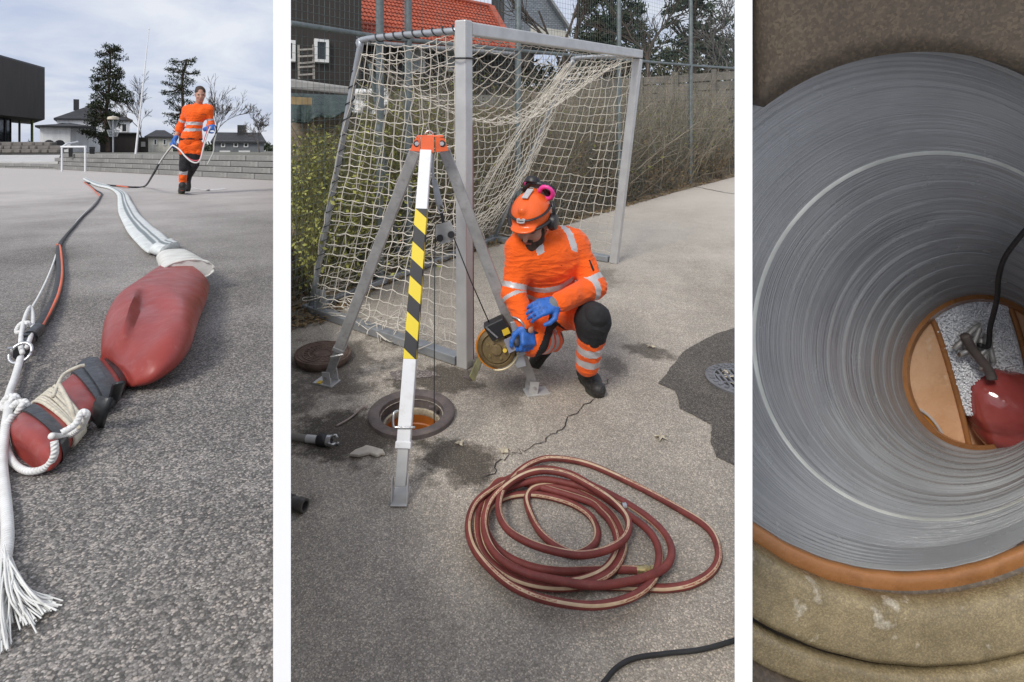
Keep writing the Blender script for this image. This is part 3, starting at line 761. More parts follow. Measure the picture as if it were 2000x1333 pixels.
def bare_tree(name, label, base, H, spread, seed, m, r0=.1, levels=5, group=None, thick=.018, lean=0, cat='tree'):
    rnd = random.Random(seed); t = thing(name, label, cat, base, group); tr, tw = MB(), MB()
    base = Vector(base)
    def grow(p, d, L, r, lv):
        n = 3; pts = [p]; q = p.copy(); dd = d.copy()
        for i in range(n):
            dd = (dd + Vector((rnd.gauss(0, .12), rnd.gauss(0, .12), rnd.gauss(.05, .08)))).normalized(); q = q + dd * (L / n); pts.append(q.copy())
        (tr if lv == 0 else tw).tube(pts, [max(thick * .5, r * (1 - .3 * i / n)) for i in range(n + 1)], 6 if lv == 0 else 3, False)
        if lv >= levels: return
        for k in range(rnd.choice((3, 3, 4)) if lv < 2 else rnd.choice((2, 3, 3))):
            a = rnd.uniform(0, 6.28); s = spread * rnd.uniform(.55, 1.2)
            x = dd.orthogonal().normalized(); y = dd.cross(x)
            nd = (dd + (x * math.cos(a) + y * math.sin(a)) * s).normalized()
            st = pts[rnd.choice((1, 2, 3))] if lv else pts[rnd.choice((2, 3))]
            grow(st, nd, L * rnd.uniform(.6, .85), max(thick * .5, r * .58), lv + 1)
    grow(base - Vector((0, 0, .1)), Vector((lean, 0, 1)).normalized(), H * .34, r0, 0)
    tr.build('trunk', m, t, smooth=True); tw.build('branches', m, t, smooth=True, fix=False)['kind'] = 'stuff'
    return t
bare_tree('bare_tree', 'leafless bushy tree beside the thin white flagpole', P(288, 298, 55), 7.6, .5, 5, M['bark_grey'], .07, 6, thick=.026)
bare_tree('bare_tree', 'tall leafless tree just behind the walking worker', P(418, 298, 57), 6.6, .42, 9, M['bark_grey'], .07, 6, thick=.026)
bare_tree('bare_tree', 'small leafless tree in front of the grey house', P(507, 298, 50), 3.9, .55, 12, M['bark_grey'], .06, 6, thick=.024)

# ---- thin pole, cap-topped pole with wire basket, railing, bins, parked car
fb, ft = P(265, 301, 19), P(291, 57, 19)
fp = thing('flagpole', 'very tall thin white pole rising above the terrace wall', 'pole', fb)
MB().tube([fb, fb.lerp(ft, .5), ft], [.035, .024, .01], 8).build('pole', M['white_powder'], fp, smooth='auto'); MB().lathe(ft, UP, [(.0, -.03), (.03, 0), (.0, .03)], 8).build('finial', M['white_powder'], fp)
def basket_pole():
    D = 30; b = P(221, 298, D); s = D / F; t = thing('basket_pole', 'metal pole with pale round cap and wire basket beside the pine trunk', 'basket pole', b)
    MB().cyl(b, b + UP * 72 * s, .035, 8).build('pole', M['galv'], t)
    MB().lathe(b + UP * 64 * s, UP, [(.26, 0), (.27, .04), (.24, .13), (.1, .17), (.0, .18)], 16).build('cap', mat('pale_cap', (.62, .55, .42), .5), t, smooth='auto')
    w = MB()
    for k in range(14):
        a = 2 * math.pi * k / 14; e = Vector((math.cos(a), math.sin(a), 0)); w.tube([b + UP * 31 * s + e * .17, b + UP * 43 * s + e * .27], .012, 4); w.tube([b + UP * 62 * s + e * .24, b + UP * 45 * s + e * .1], .008, 3)
    for z, r in ((31, .17), (37, .22), (43, .27)): w.tube([b + UP * z * s + Vector((math.cos(2 * math.pi * k / 16), math.sin(2 * math.pi * k / 16), 0)) * r for k in range(17)], .012, 4)
    w.build('wire_basket', M['galv'], t)
basket_pole()
def railing():
    b = yard(121, 335.5); b2 = yard(166.5, 336.5); s = b.y / F; t = thing('handrail', 'white tubular handrail standing on the yard before the terrace wall', 'railing', (b + b2) / 2)
    h = 49 * s; r = .032
    for q in (b, b2): MB().cyl(q, q + UP * (h - r), r, 8).build('post', M['white_powder'], t, smooth='auto')
    MB().tube([b + UP * (h - r * .4) + Vector((-.03, 0, 0)), b2 + UP * (h - r * .4) + Vector((.03, 0, 0))], r, 8).build('top_rail', M['white_powder'], t, smooth='auto')
    q = b + UP * (h - r * .4); MB().tube([q, q + Vector((-.4, .8, .12)), q + Vector((-.55, 1.6, .2))], r * .9, 8).build('return_rail', M['white_powder'], t, smooth='auto')
railing()
def bin_(px, py, D, w, h, label):
    fr, sx, sz = frame(px, py, D); t = thing('litter_bin', label, 'bin', P(px, py, D)); W, H = w * sx, h * sz
    m = MB(fr); m.bar((0, 0, -.1), (0, 0, H), W * .85, W * .85, up=(0, 1, 0), w2=W, h2=W); m.build('body', M['black_plastic'], t)
    MB(fr).bar((0, 0, H + .003), (0, 0, H + .05), W * 1.08, W * 1.08, up=(0, 1, 0)).build('lid', M['black_plastic'], t)
bin_(138, 302, 22.5, 9, 11, 'black litter bin seen through the white handrail'); bin_(180, 302, 23, 11, 12, 'black litter bin on the terrace at the foot of the tall pine')
def parked_car():
    D = 40; fr, sx, sz = frame(106, 289, D); t = thing('parked_car', 'dark parked car beside the white garage wing', 'car', P(106, 289, D)); X = lambda v: v * sx * .8
    prof = [(-20, 2), (-20, 6), (-18, 8), (-9, 9), (-4, 14), (8, 14.5), (15, 9.5), (20, 8.5), (21, 2)]
    MB(fr).prism([(X(a), -.85, b * sz * .85 - .05) for a, b in prof], (0, 1.7, 0)).build('body', mat('dark_car_paint', (.03, .035, .045), .25), t, bevel=.05)
    MB(fr).prism([(X(a), -.87, b * sz * .85 - .05) for a, b in ((-7.5, 9.3), (-3.4, 13.2), (7.5, 13.6), (13, 9.6))], (0, .012, 0)).build('side_window', M['glass'], t)
    for x in (-12, 13): MB(fr).cyl((X(x), -.9, .22), (X(x), -.7, .22), .3, 14).build('wheel', M['rubber'], t)
parked_car()
# distant low tree line
def treeline():
    rnd = random.Random(4); mb = MB()
    for k in range(60):
        x = -60 + k * 10.5 + rnd.uniform(-4, 4); D = rnd.uniform(120, 170)
        tufts(mb, P(x, 291 + rnd.uniform(-3, 3), D), (D / F * 9, 1.5, D / F * rnd.uniform(4, 8)), 60, 1.1, rnd)
    props(mb.build('distant_trees', M['needle_far'], fix=False), kind='stuff')
treeline()

# ================================================================== LANE: ground, bank, fence, houses behind
def lpx(x, y): q = lane(x, y); return (q.x, q.y)
def stain(x, y, rx, ry, st):
    q = lane(x, y); s = q.y / F; return (q.x, q.y, rx * s, ry * q.y * q.y / (F * H_LANE), st)
STAINS = [stain(700, 850, 155, 62, .9), stain(905, 905, 110, 48, .85), stain(650, 720, 130, 75, .7), stain(850, 745, 120, 36, .85), stain(1265, 685, 55, 22, .75), stain(985, 745, 90, 45, .45), stain(1190, 705, 30, 22, .5), stain(590, 985, 50, 40, .5), stain(1170, 540, 50, 20, .4)]
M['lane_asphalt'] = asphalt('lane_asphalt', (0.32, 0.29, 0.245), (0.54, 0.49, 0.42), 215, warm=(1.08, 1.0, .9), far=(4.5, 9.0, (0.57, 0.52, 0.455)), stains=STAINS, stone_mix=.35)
EPX = [(549, 646), (568, 641), (600, 634), (640, 625), (690, 592), (760, 552), (880, 507), (1000, 471), (1100, 441), (1225, 403), (1330, 373), (1435, 346), (1560, 322)]
EDGE3 = [lane(*e) for e in EPX]
MAN_C = lane(804, 812); MAN_R = .155
def lane_ground():
    bm = bmesh.new()
    out = [Vector((e.x, e.y, 0)) for e in EDGE3] + [Vector((9.0, 15.5, 0)), Vector((9, -1, 0)), Vector((-.02, -1, 0)), Vector((ea * .3 + .0, .3, 0))]
    c = MAN_C
    inn = [Vector((c.x + math.cos(2 * math.pi * k / 48) * MAN_R, c.y + math.sin(2 * math.pi * k / 48) * MAN_R, 0)) for k in range(48)]
    es = []
    for ring in (out, inn):
        v = [bm.verts.new((p.x, p.y, lane_z(p.y))) for p in ring]
        es += [bm.edges.new((v[i], v[(i + 1) % len(v)])) for i in range(len(v))]
    bmesh.ops.triangle_fill(bm, edges=es, use_beauty=True)
    me = bpy.data.meshes.new('lane'); bm.normal_update()
    for f in bm.faces:
        if f.normal.z < 0: f.normal_flip()
    bm.to_mesh(me); bm.free(); me.materials.append(M['lane_asphalt'])
    props(bpy.data.objects.new('lane_ground', me), kind='structure'); COL.objects.link(bpy.data.objects['lane_ground'])
lane_ground()

M['bank'] = mat('leafy_soil', (.22, .175, .12), .95, var=.5, vscale=5, bump=.8, bscale=40, dirt=(.07, .055, .04), bdist=.02)
OFFS = [(0, 0), (.25, .03), (.6, .1), (1.2, .22), (2.2, .42), (4, .75), (7, 1.25), (11, 1.85), (18, 2.7), (40, 4.5)]
def bank_point(e, off, h, jit=0):
    p = e * ((e.y + off) / e.y); return Vector((p.x, p.y, e.z + SLOPE * off * .4 + h))
def bank():
    rows = []; dense = []
    for i in range(len(EDGE3) - 1):
        for k in range(5): dense.append(EDGE3[i].lerp(EDGE3[i + 1], k / 5))
    dense.append(EDGE3[-1]); n = len(dense); vs, fs = [], []
    for off, h in OFFS:
        for e in dense:
            q = bank_point(e, off, h - (.006 if off == 0 else 0))
            q.z += mnoise.noise(q * 1.7) * .07 * min(1, off * 2); vs.append(q)
    for r in range(len(OFFS) - 1):
        for i in range(n - 1): fs.append((r * n + i, r * n + i + 1, (r + 1) * n + i + 1, (r + 1) * n + i))
    o = MB().add(vs, fs).build('bank', M['bank'], smooth=True, loc=(0, 0, 0)); o['kind'] = 'structure'
bank()
def on_bank(px, off):
    """a point on the bank for a pixel column and a distance behind the asphalt edge"""
    for i in range(len(EPX) - 1):
        if EPX[i][0] <= px <= EPX[i + 1][0]:
            t = (px - EPX[i][0]) / (EPX[i + 1][0] - EPX[i][0]); e = lane(px, EPX[i][1] * (1 - t) + EPX[i + 1][1] * t); break
    else: e = EDGE3[0] if px < EPX[0][0] else EDGE3[-1]
    h = 0
    for (a, ha), (b, hb) in zip(OFFS, OFFS[1:]):
        if a <= off <= b: h = ha + (hb - ha) * (off - a) / (b - a)
    return bank_point(e, off, h)

# dark newer asphalt patch, drain, cracks
M['patch'] = asphalt('patch_asphalt', (0.07, 0.063, 0.055), (0.185, 0.165, 0.142), 200, stone_mix=.3)
def ragged(pts, n, amp, seed):
    rnd = random.Random(seed); out = []
    for i in range(len(pts)):
        a, b = Vector(pts[i]), Vector(pts[(i + 1) % len(pts)])
        for k in range(n):
            p = a.lerp(b, k / n); q = Vector((p.x, p.y, 0)); p += Vector((mnoise.noise(q * 9 + Vector((seed, 0, 0))), mnoise.noise(q * 9 + Vector((0, seed, 5))), 0)) * amp + Vector((rnd.gauss(0, amp * .12), rnd.gauss(0, amp * .12), 0)); out.append(p)
    return out
def sheet(name, px, m, n, amp, seed, lift, kind='structure'):
    pts = ragged([lane(*p) for p in px], n, amp, seed)
    pts = [(p.x, p.y, lane_z(p.y) + lift) for p in pts]
    bm = bmesh.new(); v = [bm.verts.new(p) for p in pts]; es = [bm.edges.new((v[i], v[(i + 1) % len(v)])) for i in range(len(v))]
    bmesh.ops.triangle_fill(bm, edges=es, use_beauty=True); bm.normal_update()
    for f in bm.faces:
        if f.normal.z < 0: f.normal_flip()
    me = bpy.data.meshes.new(name); bm.to_mesh(me); bm.free(); me.materials.append(m)
    o = bpy.data.objects.new(name, me); COL.objects.link(o); ORG[name] = Vector(); o['kind'] = kind; return o
sheet('asphalt_patch', [(1480, 628), (1440, 640), (1400, 652), (1368, 668), (1332, 690), (1308, 722), (1284, 750), (1318, 764), (1330, 800), (1364, 818), (1390, 832), (1386, 864), (1402, 894), (1440, 914), (1490, 925)], M['patch'], 9, .009, 3, .004)
M['pink_patch'] = asphalt('worn_patch', (0.13, 0.11, 0.1), (0.3, 0.265, 0.245), 140)
sheet('worn_patch', [(758, 728), (800, 722), (850, 727), (862, 736), (810, 742), (775, 745)], M['pink_patch'], 6, .012, 7, .004)
M['crack'] = mat('crack_dirt_and_pit_shade', (.035, .03, .026), .95, var=.3)
def crack(px, w, seed):
    rnd = random.Random(seed); c = []
    for i in range(len(px) - 1):
        for k in range(6):
            a = lane(*px[i]).lerp(lane(*px[i + 1]), k / 6); c.append(a + Vector((rnd.gauss(0, .012), rnd.gauss(0, .012), 0)))
    vs, fs = [], []
    for i, p in enumerate(c):
        d = (c[min(i + 1, len(c) - 1)] - c[max(0, i - 1)]); d.z = 0; d.normalize(); s = Vector((-d.y, d.x, 0)) * w * rnd.uniform(.3, 1.1) * (1 if 0 < i < len(c) - 1 else .2)
        for q in (p + s, p - s): vs.append((q.x, q.y, lane_z(q.y) + .005))
    fs = [(2 * i, 2 * i + 1, 2 * i + 3, 2 * i + 2) for i in range(len(c) - 1)]
    o = MB().add(vs, fs).build('crack', M['crack'], loc=(0, 0, 0)); o['kind'] = 'structure'
    if o.data.polygons[0].normal.z < 0: o.data.flip_normals()
crack([(1158, 782), (1118, 812), (1088, 846), (1062, 862), (1020, 880), (992, 892), (962, 922), (950, 950)], .003, 1)
crack([(1186, 740), (1176, 765), (1158, 782)], .0025, 2)
crack([(1340, 362), (1400, 374), (1452, 382)], .012, 3)

def frame_lane(p):
    return Matrix.Translation(p) @ Matrix.Rotation(EANG, 4, 'X')
def drain():
    c = lane(1446, 745); fr = frame_lane(c); r = .19
    t = thing('drain_grate', 'round cast iron drain grate strewn with leaves in the dark asphalt patch', 'drain', c)
    cm = mat('worn_grate_iron', (.2, .2, .21), .5, .3, var=.25, vscale=30)
    MB(fr).lathe((0, 0, 0), (0, 0, 1), [(r, .0), (r, .016), (r * .97, .02), (r * .72, .02), (r * .72, .005)], 48).build('rim', cm, t, smooth='auto')
    for k in range(26):
        a = 2 * math.pi * k / 26; m = MB(fr); m.bar((math.cos(a) * r * .78, math.sin(a) * r * .78, .0225), (math.cos(a) * r * .91, math.sin(a) * r * .91, .0225), .016, .006, up=(0, 0, 1)); m.build('rib', cm, t)
    MB(fr).disc((0, 0, .0065), (0, 0, 1), r * .719, 40).build('pit_shade', M['crack'], t)  # flat dark disc under the bars, the pit's shade put into its colour
    for k in range(-4, 5):
        h = math.sqrt(max(0, (.7 * r) ** 2 - (k * .03) ** 2))
        if h > .03: MB(fr).bar((k * .03, -h, .014), (k * .03, h, .014), .013, .01, up=(0, 0, 1)).build('bar', cm, t)
    for k in range(-3, 4, 2):
        h = math.sqrt(max(0, (.7 * r) ** 2 - (k * .04) ** 2)); MB(fr).bar((-h, k * .04, .0135), (h, k * .04, .0135), .013, .0085, up=(0, 0, 1)).build('bar', cm, t)
drain()

# ---- manhole: frame with shaft, and its lifted lid
def manhole():
    fr = frame_lane(MAN_C); r = .219
    t = thing('manhole', 'open manhole with iron frame and orange brown shaft under the tripod', 'manhole', MAN_C)
    MB(fr).lathe((0, 0, 0), (0, 0, 1), [(r, -.01), (r, .022), (r - .006, .028), (r * .93, .029), (r * .8, .026), (r * .745, .02), (r * .735, .0), (r * .73, -.045), (.148, -.05)], 56).build('frame', M['iron'], t, smooth='auto')
    MB(fr).lathe((0, 0, 0), (0, 0, 1), [(.149, -.046), (.147, -.04), (.136, -.042), (.134, -.058), (.139, -.075)], 48).build('seat_ring', mat('limed_ring', (.42, .36, .26), .7, var=.3, vscale=25, dirt=(.12, .09, .06)), t, smooth='auto')
    og = mat('orange_shaft_plastic', (.42, .13, .025), .35, var=.25, vscale=6, dirt=(.2, .07, .02))
    MB(fr).lathe((0, 0, 0), (0, 0, 1), [(.1395, -.07), (.14, -.12), (.134, -.125), (.134, -.16), (.14, -.165), (.14, -.3), (.0, -.301)], 48).build('shaft', og, t, smooth='auto')
    MB(fr).box((.1, .055, .012), (.035, .022, .02)).build('hinge_lug', M['iron'], t, bevel=.004)
manhole()
def lid():
    c = lane(631, 705); fr = frame_lane(c) @ Matrix.Translation((0, 0, .035)) @ Matrix.Rotation(R(2.5), 4, 'Y'); r = .17
    t = thing('iron_cover', 'rusty round manhole cover lying beside the goal under a tripod leg', 'manhole cover', c)
    MB(fr).lathe((0, 0, 0), (0, 0, 1), [(0, -.032), (r * .9, -.03), (r * .93, -.012), (r * .985, -.008), (r, .012), (r * .985, .02), (r * .93, .0205), (r * .92, .014), (0, .0142)], 48).build('plate', M['rust_iron'], t, smooth='auto')
    for k, rr in enumerate((.3, .5, .7, .85)):
        MB(fr).lathe((0, 0, 0), (0, 0, 1), [(r * rr - .006, .0145), (r * rr - .004, .019), (r * rr + .004, .019), (r * rr + .006, .0145)], 40).build('raised_ring', M['rust_iron'], t, smooth='auto')
    ribs = MB(fr)
    for k in range(24):
        a = 2 * math.pi * k / 24; ribs.bar((math.cos(a) * r * .36, math.sin(a) * r * .36, .0165), (math.cos(a) * r * .45, math.sin(a) * r * .45, .0165), .007, .006, up=(0, 0, 1)); a += .13
        ribs.bar((math.cos(a) * r * .56, math.sin(a) * r * .56, .0165), (math.cos(a) * r * .65, math.sin(a) * r * .65, .0165), .008, .006, up=(0, 0, 1))
    ribs.build('ribs', M['rust_iron'], t)['kind'] = 'stuff'
lid()

# ---- fence
FB = [(Vector((-2.1, 3.75)), 0)]
POSTS = [lane(742, 556), lane(797, 536), lane(1012, 464), lane(1209, 404), lane(1349, 362), lane(1500, 327)]
fdir = (POSTS[0] - POSTS[1]); POSTS = [POSTS[0] + fdir.normalized() * 1.25] + POSTS
POSTS[0].x = ea * POSTS[0].y + .06
def fence():
    m = mat('fence_steel', (.19, .22, .22), .55, .4, var=.25, vscale=12, dirt=(.12, .14, .1))
    wm = mat('fence_wire', (.1, .14, .13), .6, .3, var=.2)
    t = thing('wire_fence', 'tall grey green wire mesh fence on round steel posts behind the goal', 'fence', POSTS[3])
    H = 4.0
    for i, p in enumerate(POSTS):
        if i in (0,): continue
        MB().cyl(p - LUP * .1, p + UP * H, .034, 12).build('post', m, t, smooth='auto')
    for i in range(len(POSTS) - 1):
        a, b = POSTS[i], POSTS[i + 1]
        MB().cyl(a + UP * 2.12, b + UP * 2.12, .021, 10).build('rail', m, t, smooth='auto')
        w = MB(); L = (b - a).length; n = int(L / .06); r = .0016
        for k in range(1, n): q = a.lerp(b, k / n); w.tube([q, q + UP * H], r, 3, False)
        for k in range(1, int(H / .06)): w.tube([a + UP * k * .06, b + UP * k * .06], r, 3, False)
        w.build('wire_mesh', wm, t, fix=False)['kind'] = 'stuff'
    p = POSTS[1]; MB().cyl(p + UP * 1.9 + Vector((-.09, .05, 0)), p + Vector((.12, .25, .2)), .02, 8).build('brace', m, t, smooth='auto')
fence()

# ---- undergrowth
def plantmat(name, c, var=.4, sc=8):
    t = NT(name); n = t.noise(sc, detail=3); n2 = t.noise(1.3, detail=3)
    col = t.ramp(t.math('ADD', t.math('MULTIPLY', n, .5), t.math('MULTIPLY', n2, .5)), [(.3, tuple(q * (1 - var) for q in c)), (.7, tuple(q * (1 + var) for q in c))])
    return t.out(col, .85, 0, .2)
TW = [plantmat('twig_brown', (.22, .18, .13)), plantmat('twig_grey', (.31, .27, .21)), plantmat('twig_olive', (.14, .135, .06))]
LV = [plantmat('leaf_spring_green', (.27, .27, .075)), plantmat('leaf_olive', (.15, .155, .05)), plantmat('leaf_brown', (.16, .11, .055))]
def inside(p):
    if p.y < .2: return False
    x = PX + F * p.x / p.y; y = PY - F * p.z / p.y; return 562 < x < 1446 and (x > 700 or y > 246 + 14 * math.sin(x * .11))
def undergrowth(name, px0, px1, o0, o1, n, h, leafn, tw, lv, seed, lsize=.016, lean=.5):
    rnd = random.Random(seed); w, lf = MB(), MB()
    for _ in range(n):
        b = on_bank(rnd.uniform(px0, px1), rnd.uniform(o0, o1)); H = h * rnd.uniform(.35, 1.15)
        d = Vector((rnd.gauss(0, .35), rnd.gauss(0, .3) - .1, 1)).normalized(); p = b.copy(); pts = [p.copy()]
        for k in range(4):
            d = (d + Vector((rnd.gauss(0, .22), rnd.gauss(0, .22), rnd.gauss(-.04, .12)))).normalized(); p = p + d * H / 4; pts.append(p.copy())
        if not all(inside(v) for v in pts): continue
        r = rnd.uniform(.0022, .0055) * max(1, b.y / 6)
        w.tube(pts, [r, r * .85, r * .7, r * .55, r * .35], 3, False)
        for k in range(3):
            q = pts[rnd.randint(1, 4)]; dd = (d + Vector((rnd.gauss(0, .8), rnd.gauss(0, .7), rnd.gauss(0, .5)))).normalized() * H * rnd.uniform(.15, .35)
            if inside(q + dd): w.tube([q, q + dd * .5 + Vector((0, 0, .02)), q + dd], [r * .5, r * .4, r * .3], 3, False)
        for k in range(leafn):
            q = pts[rnd.randint(1, 4)].lerp(pts[rnd.randint(1, 4)], rnd.random()) + Vector((rnd.gauss(0, .07), rnd.gauss(0, .07), rnd.gauss(0, .05)))
            a = Vector((rnd.gauss(0, 1), rnd.gauss(0, 1), rnd.gauss(0, 1))).normalized() * lsize * rnd.uniform(.7, 1.6); c = a.orthogonal().normalized() * a.length * .55
            if inside(q): lf.add([q - a, q + c, q + a, q - c], [(0, 1, 2, 3)])
    props(w.build(name, tw, fix=False, smooth=True), kind='stuff')
    if leafn: props(lf.build('foliage', lv, fix=False), kind='stuff')
undergrowth('undergrowth', 549, 780, .3, 2.6, 1500, 1.45, 10, TW[2], LV[0], 1)
undergrowth('undergrowth', 560, 1010, .6, 5, 900, 1.5, 9, TW[0], LV[1], 2, .02)
undergrowth('undergrowth', 780, 1240, .25, 3.2, 1200, 1.15, 3, TW[0], LV[2], 3, .018)
undergrowth('undergrowth', 1040, 1452, .3, 5, 1300, 1.5, 3, TW[1], LV[1], 4, .02)
undergrowth('undergrowth', 1150, 1452, .2, 2.2, 900, .6, 4, TW[0], LV[2], 5, .02)
def litter():
    rnd = random.Random(11); mb = MB()
    for _ in range(2600):
        px = rnd.uniform(555, 1452); off = abs(rnd.gauss(0, .35)) - .06
        b = on_bank(px, max(off, 0)); 
        if off < 0: b = b * ((b.y + off) / b.y); b.z = lane_z(b.y)
        q = b + Vector((0, 0, .012 + rnd.random() * .02)); a = Vector((rnd.gauss(0, 1), rnd.gauss(0, 1), rnd.gauss(0, .4))).normalized() * rnd.uniform(.012, .03); c = a.cross(Vector((0, 0, 1))).normalized() * a.length * .6
        mb.add([q - a, q + c + Vector((0, 0, .006)), q + a, q - c], [(0, 1, 2, 3)])
    props(mb.build('fallen_leaves', plantmat('litter_brown', (.24, .17, .09)), fix=False), kind='stuff')
litter()

# ---- brown house with the red tiled roof
def facade(t, name, m, a, b, z0, z1, thick=.3):
    """upright wall between two plan points"""
    d = Vector((b.x - a.x, b.y - a.y, 0)); n = Vector((-d.y, d.x, 0)).normalized(); n = n if n.y > 0 else -n
    q = [Vector((a.x, a.y, 0)), Vector((b.x, b.y, 0))]; q += [q[1] + n * thick, q[0] + n * thick]
    return MB().hexa([p + Vector((0, 0, z0)) for p in q] + [p + Vector((0, 0, z1)) for p in q]).build(name, m, t)
def wall_frame(a, b):
    d = Vector((b.x - a.x, b.y - a.y, 0)); ang = math.atan2(d.y, d.x)
    return Matrix.Translation((a.x, a.y, 0)) @ Matrix.Rotation(ang, 4, 'Z'), d.length
def along(a, b, px):
    r = (px - PX) / F; d = Vector((b.x - a.x, b.y - a.y)); s = (r * a.y - a.x) / (d.x - r * d.y); return s * d.length, a.y + d.y * s
M['red_tile'] = mat('red_roof_tile', (.4, .085, .04), .75, var=.25, vscale=2.5, dirt=(.22, .07, .045))
M['grey_trim'] = mat('grey_trim', (.24, .25, .26), .6, var=.15)
def brown_house():
    a1, b1, a2, b2 = P(553, 200, 14.1), P(706, 200, 14.9), P(694, 200, 15.6), P(1006, 200, 17.6)
    t = thing('brown_house', 'dark brown timber house with red tiled roof behind the goal', 'house', P(760, 210, 15))
    zb = .4
    facade(t, 'gable_wall', M['brown_clad'], a1, b1, zb, 4.6); facade(t, 'wall', M['brown_clad'], a2, b2, zb, 3.05)
    facade(t, 'stone_base', mat('pale_base', (.3, .29, .26), .9, var=.3, vscale=3), a2 - Vector((0, .06, 0)), b2 - Vector((0, .06, 0)), zb - .3, 1.62, .055)
    for (a, b, zt, x0, x1) in ((a1, b1, 4.55, 548, 704), (a2, b2, 3.0, 700, 1000)):
        fr, L = wall_frame(a, b); k = 0
        bm_ = MB().box((0, 0, 0), (.13, .022, zt - 1.7 if zt < 4 else zt - zb - .1)).build('cladding_board', M['brown_clad'], t); me = bm_.data; bpy.data.objects.remove(bm_)
        x = .12
        while x < L - .1:
            p = fr @ Vector((x, -.011, 0)); p.z = (zt + (1.7 if zt < 4 else zb + .1)) / 2
            piece('cladding_board', me, t, p - ORG[t.name], math.atan2(fr[1][0], fr[0][0])); x += .165
    def win(a, b, x0, x1, y0, y1, pane=None):
        fr, L = wall_frame(a, b); s0, d0 = along(a, b, x0); s1, d1 = along(a, b, x1); d = (d0 + d1) / 2
        hwindow(t, fr, s0, s1, (PY - y1) / F * d, (PY - y0) / F * d, -.03, w=.07, pane=pane)
    gp = mat('pale_curtained_pane', (.3, .32, .31), .15, var=.3, vscale=2)
    win(a1, b1, 613, 641, 78, 123); win(a2, b2, 798, 828, 93, 141, gp); win(a2, b2, 868, 900, 95, 141, gp); win(a1, b1, 556, 576, 80, 122)
    # roof
    eL, eR, rR, rL = P(704, 78, 14.9), P(1004, 103, 16.9), P(958, 17, 20.2), P(640, -46, 18.2)
    nrm = (eR - eL).cross(rL - eL).normalized(); nrm = nrm if nrm.z > 0 else -nrm
    base = [eL, eR, rR, rL]; dn = -nrm * .12
    MB().hexa([p + dn for p in base] + base).build('roof', M['grey_trim'], t)
    tl = MB(); nr, nc = 15, 42; rnd = random.Random(6)
    bil = lambda u, v: eL.lerp(eR, u).lerp(rL.lerp(rR, u), v)
    for i in range(nr):
        for j in range(nc):
            u0, u1, v0, v1 = j / nc, (j + .96) / nc, i / nr, (i + 1.04) / nr
            a, b, c, d = bil(u0, v0), bil(u1, v0), bil(u1, v1), bil(u0, v1); m0, m1 = (a + b) / 2, (c + d) / 2
            lo, hi = nrm * (.05 + rnd.uniform(-.006, .006)), nrm * .012; bp = nrm * .035
            tl.add([a + lo, m0 + lo + bp, b + lo, b + nrm * .005, a + nrm * .005, d + hi, m1 + hi + bp, c + hi], [(0, 1, 6, 5), (1, 2, 7, 6), (0, 4, 3, 2, 1), (2, 3, 7), (0, 5, 4)])
    tl.build('roof_tiles', M['red_tile'], t)['kind'] = 'stuff'
    MB().tube([eL + dn * .4 + Vector((-.1, -.06, -.02)), eR + dn * .4 + Vector((.1, -.06, -.02))], .065, 10).build('gutter', M['grey_trim'], t, smooth='auto')
    MB().bar(eL + nrm * .04 + Vector((-.03, 0, 0)), rL + nrm * .04, .16, .16, up=nrm).build('verge_board', M['grey_trim'], t)
    MB().bar(eR + nrm * .05, rR + nrm * .05, .2, .16, up=nrm).build('hip_cap', M['red_tile'], t)
    MB().bar(rL + nrm * .05, rR + nrm * .05, .2, .16, up=nrm).build('ridge_cap', M['red_tile'], t)
brown_house()
def trellis():
    t = thing('trellis', 'weathered grey wooden trellis leaning on the brown house wall', 'trellis', P(598, 152, 13.9))
    m = mat('grey_wood', (.3, .28, .25), .85, var=.3)
    for x in (584, 613): MB().bar(P(x, 155, 13.9), P(x - 1, 88, 14.0), .05, .03).build('upright', m, t)
    for y in (97, 110, 123, 131, 146): MB().bar(P(582, y + 1, 13.87), P(615, y - 1, 13.9), .04, .03, up=(0, 1, 0)).build('rung', m, t)
trellis()
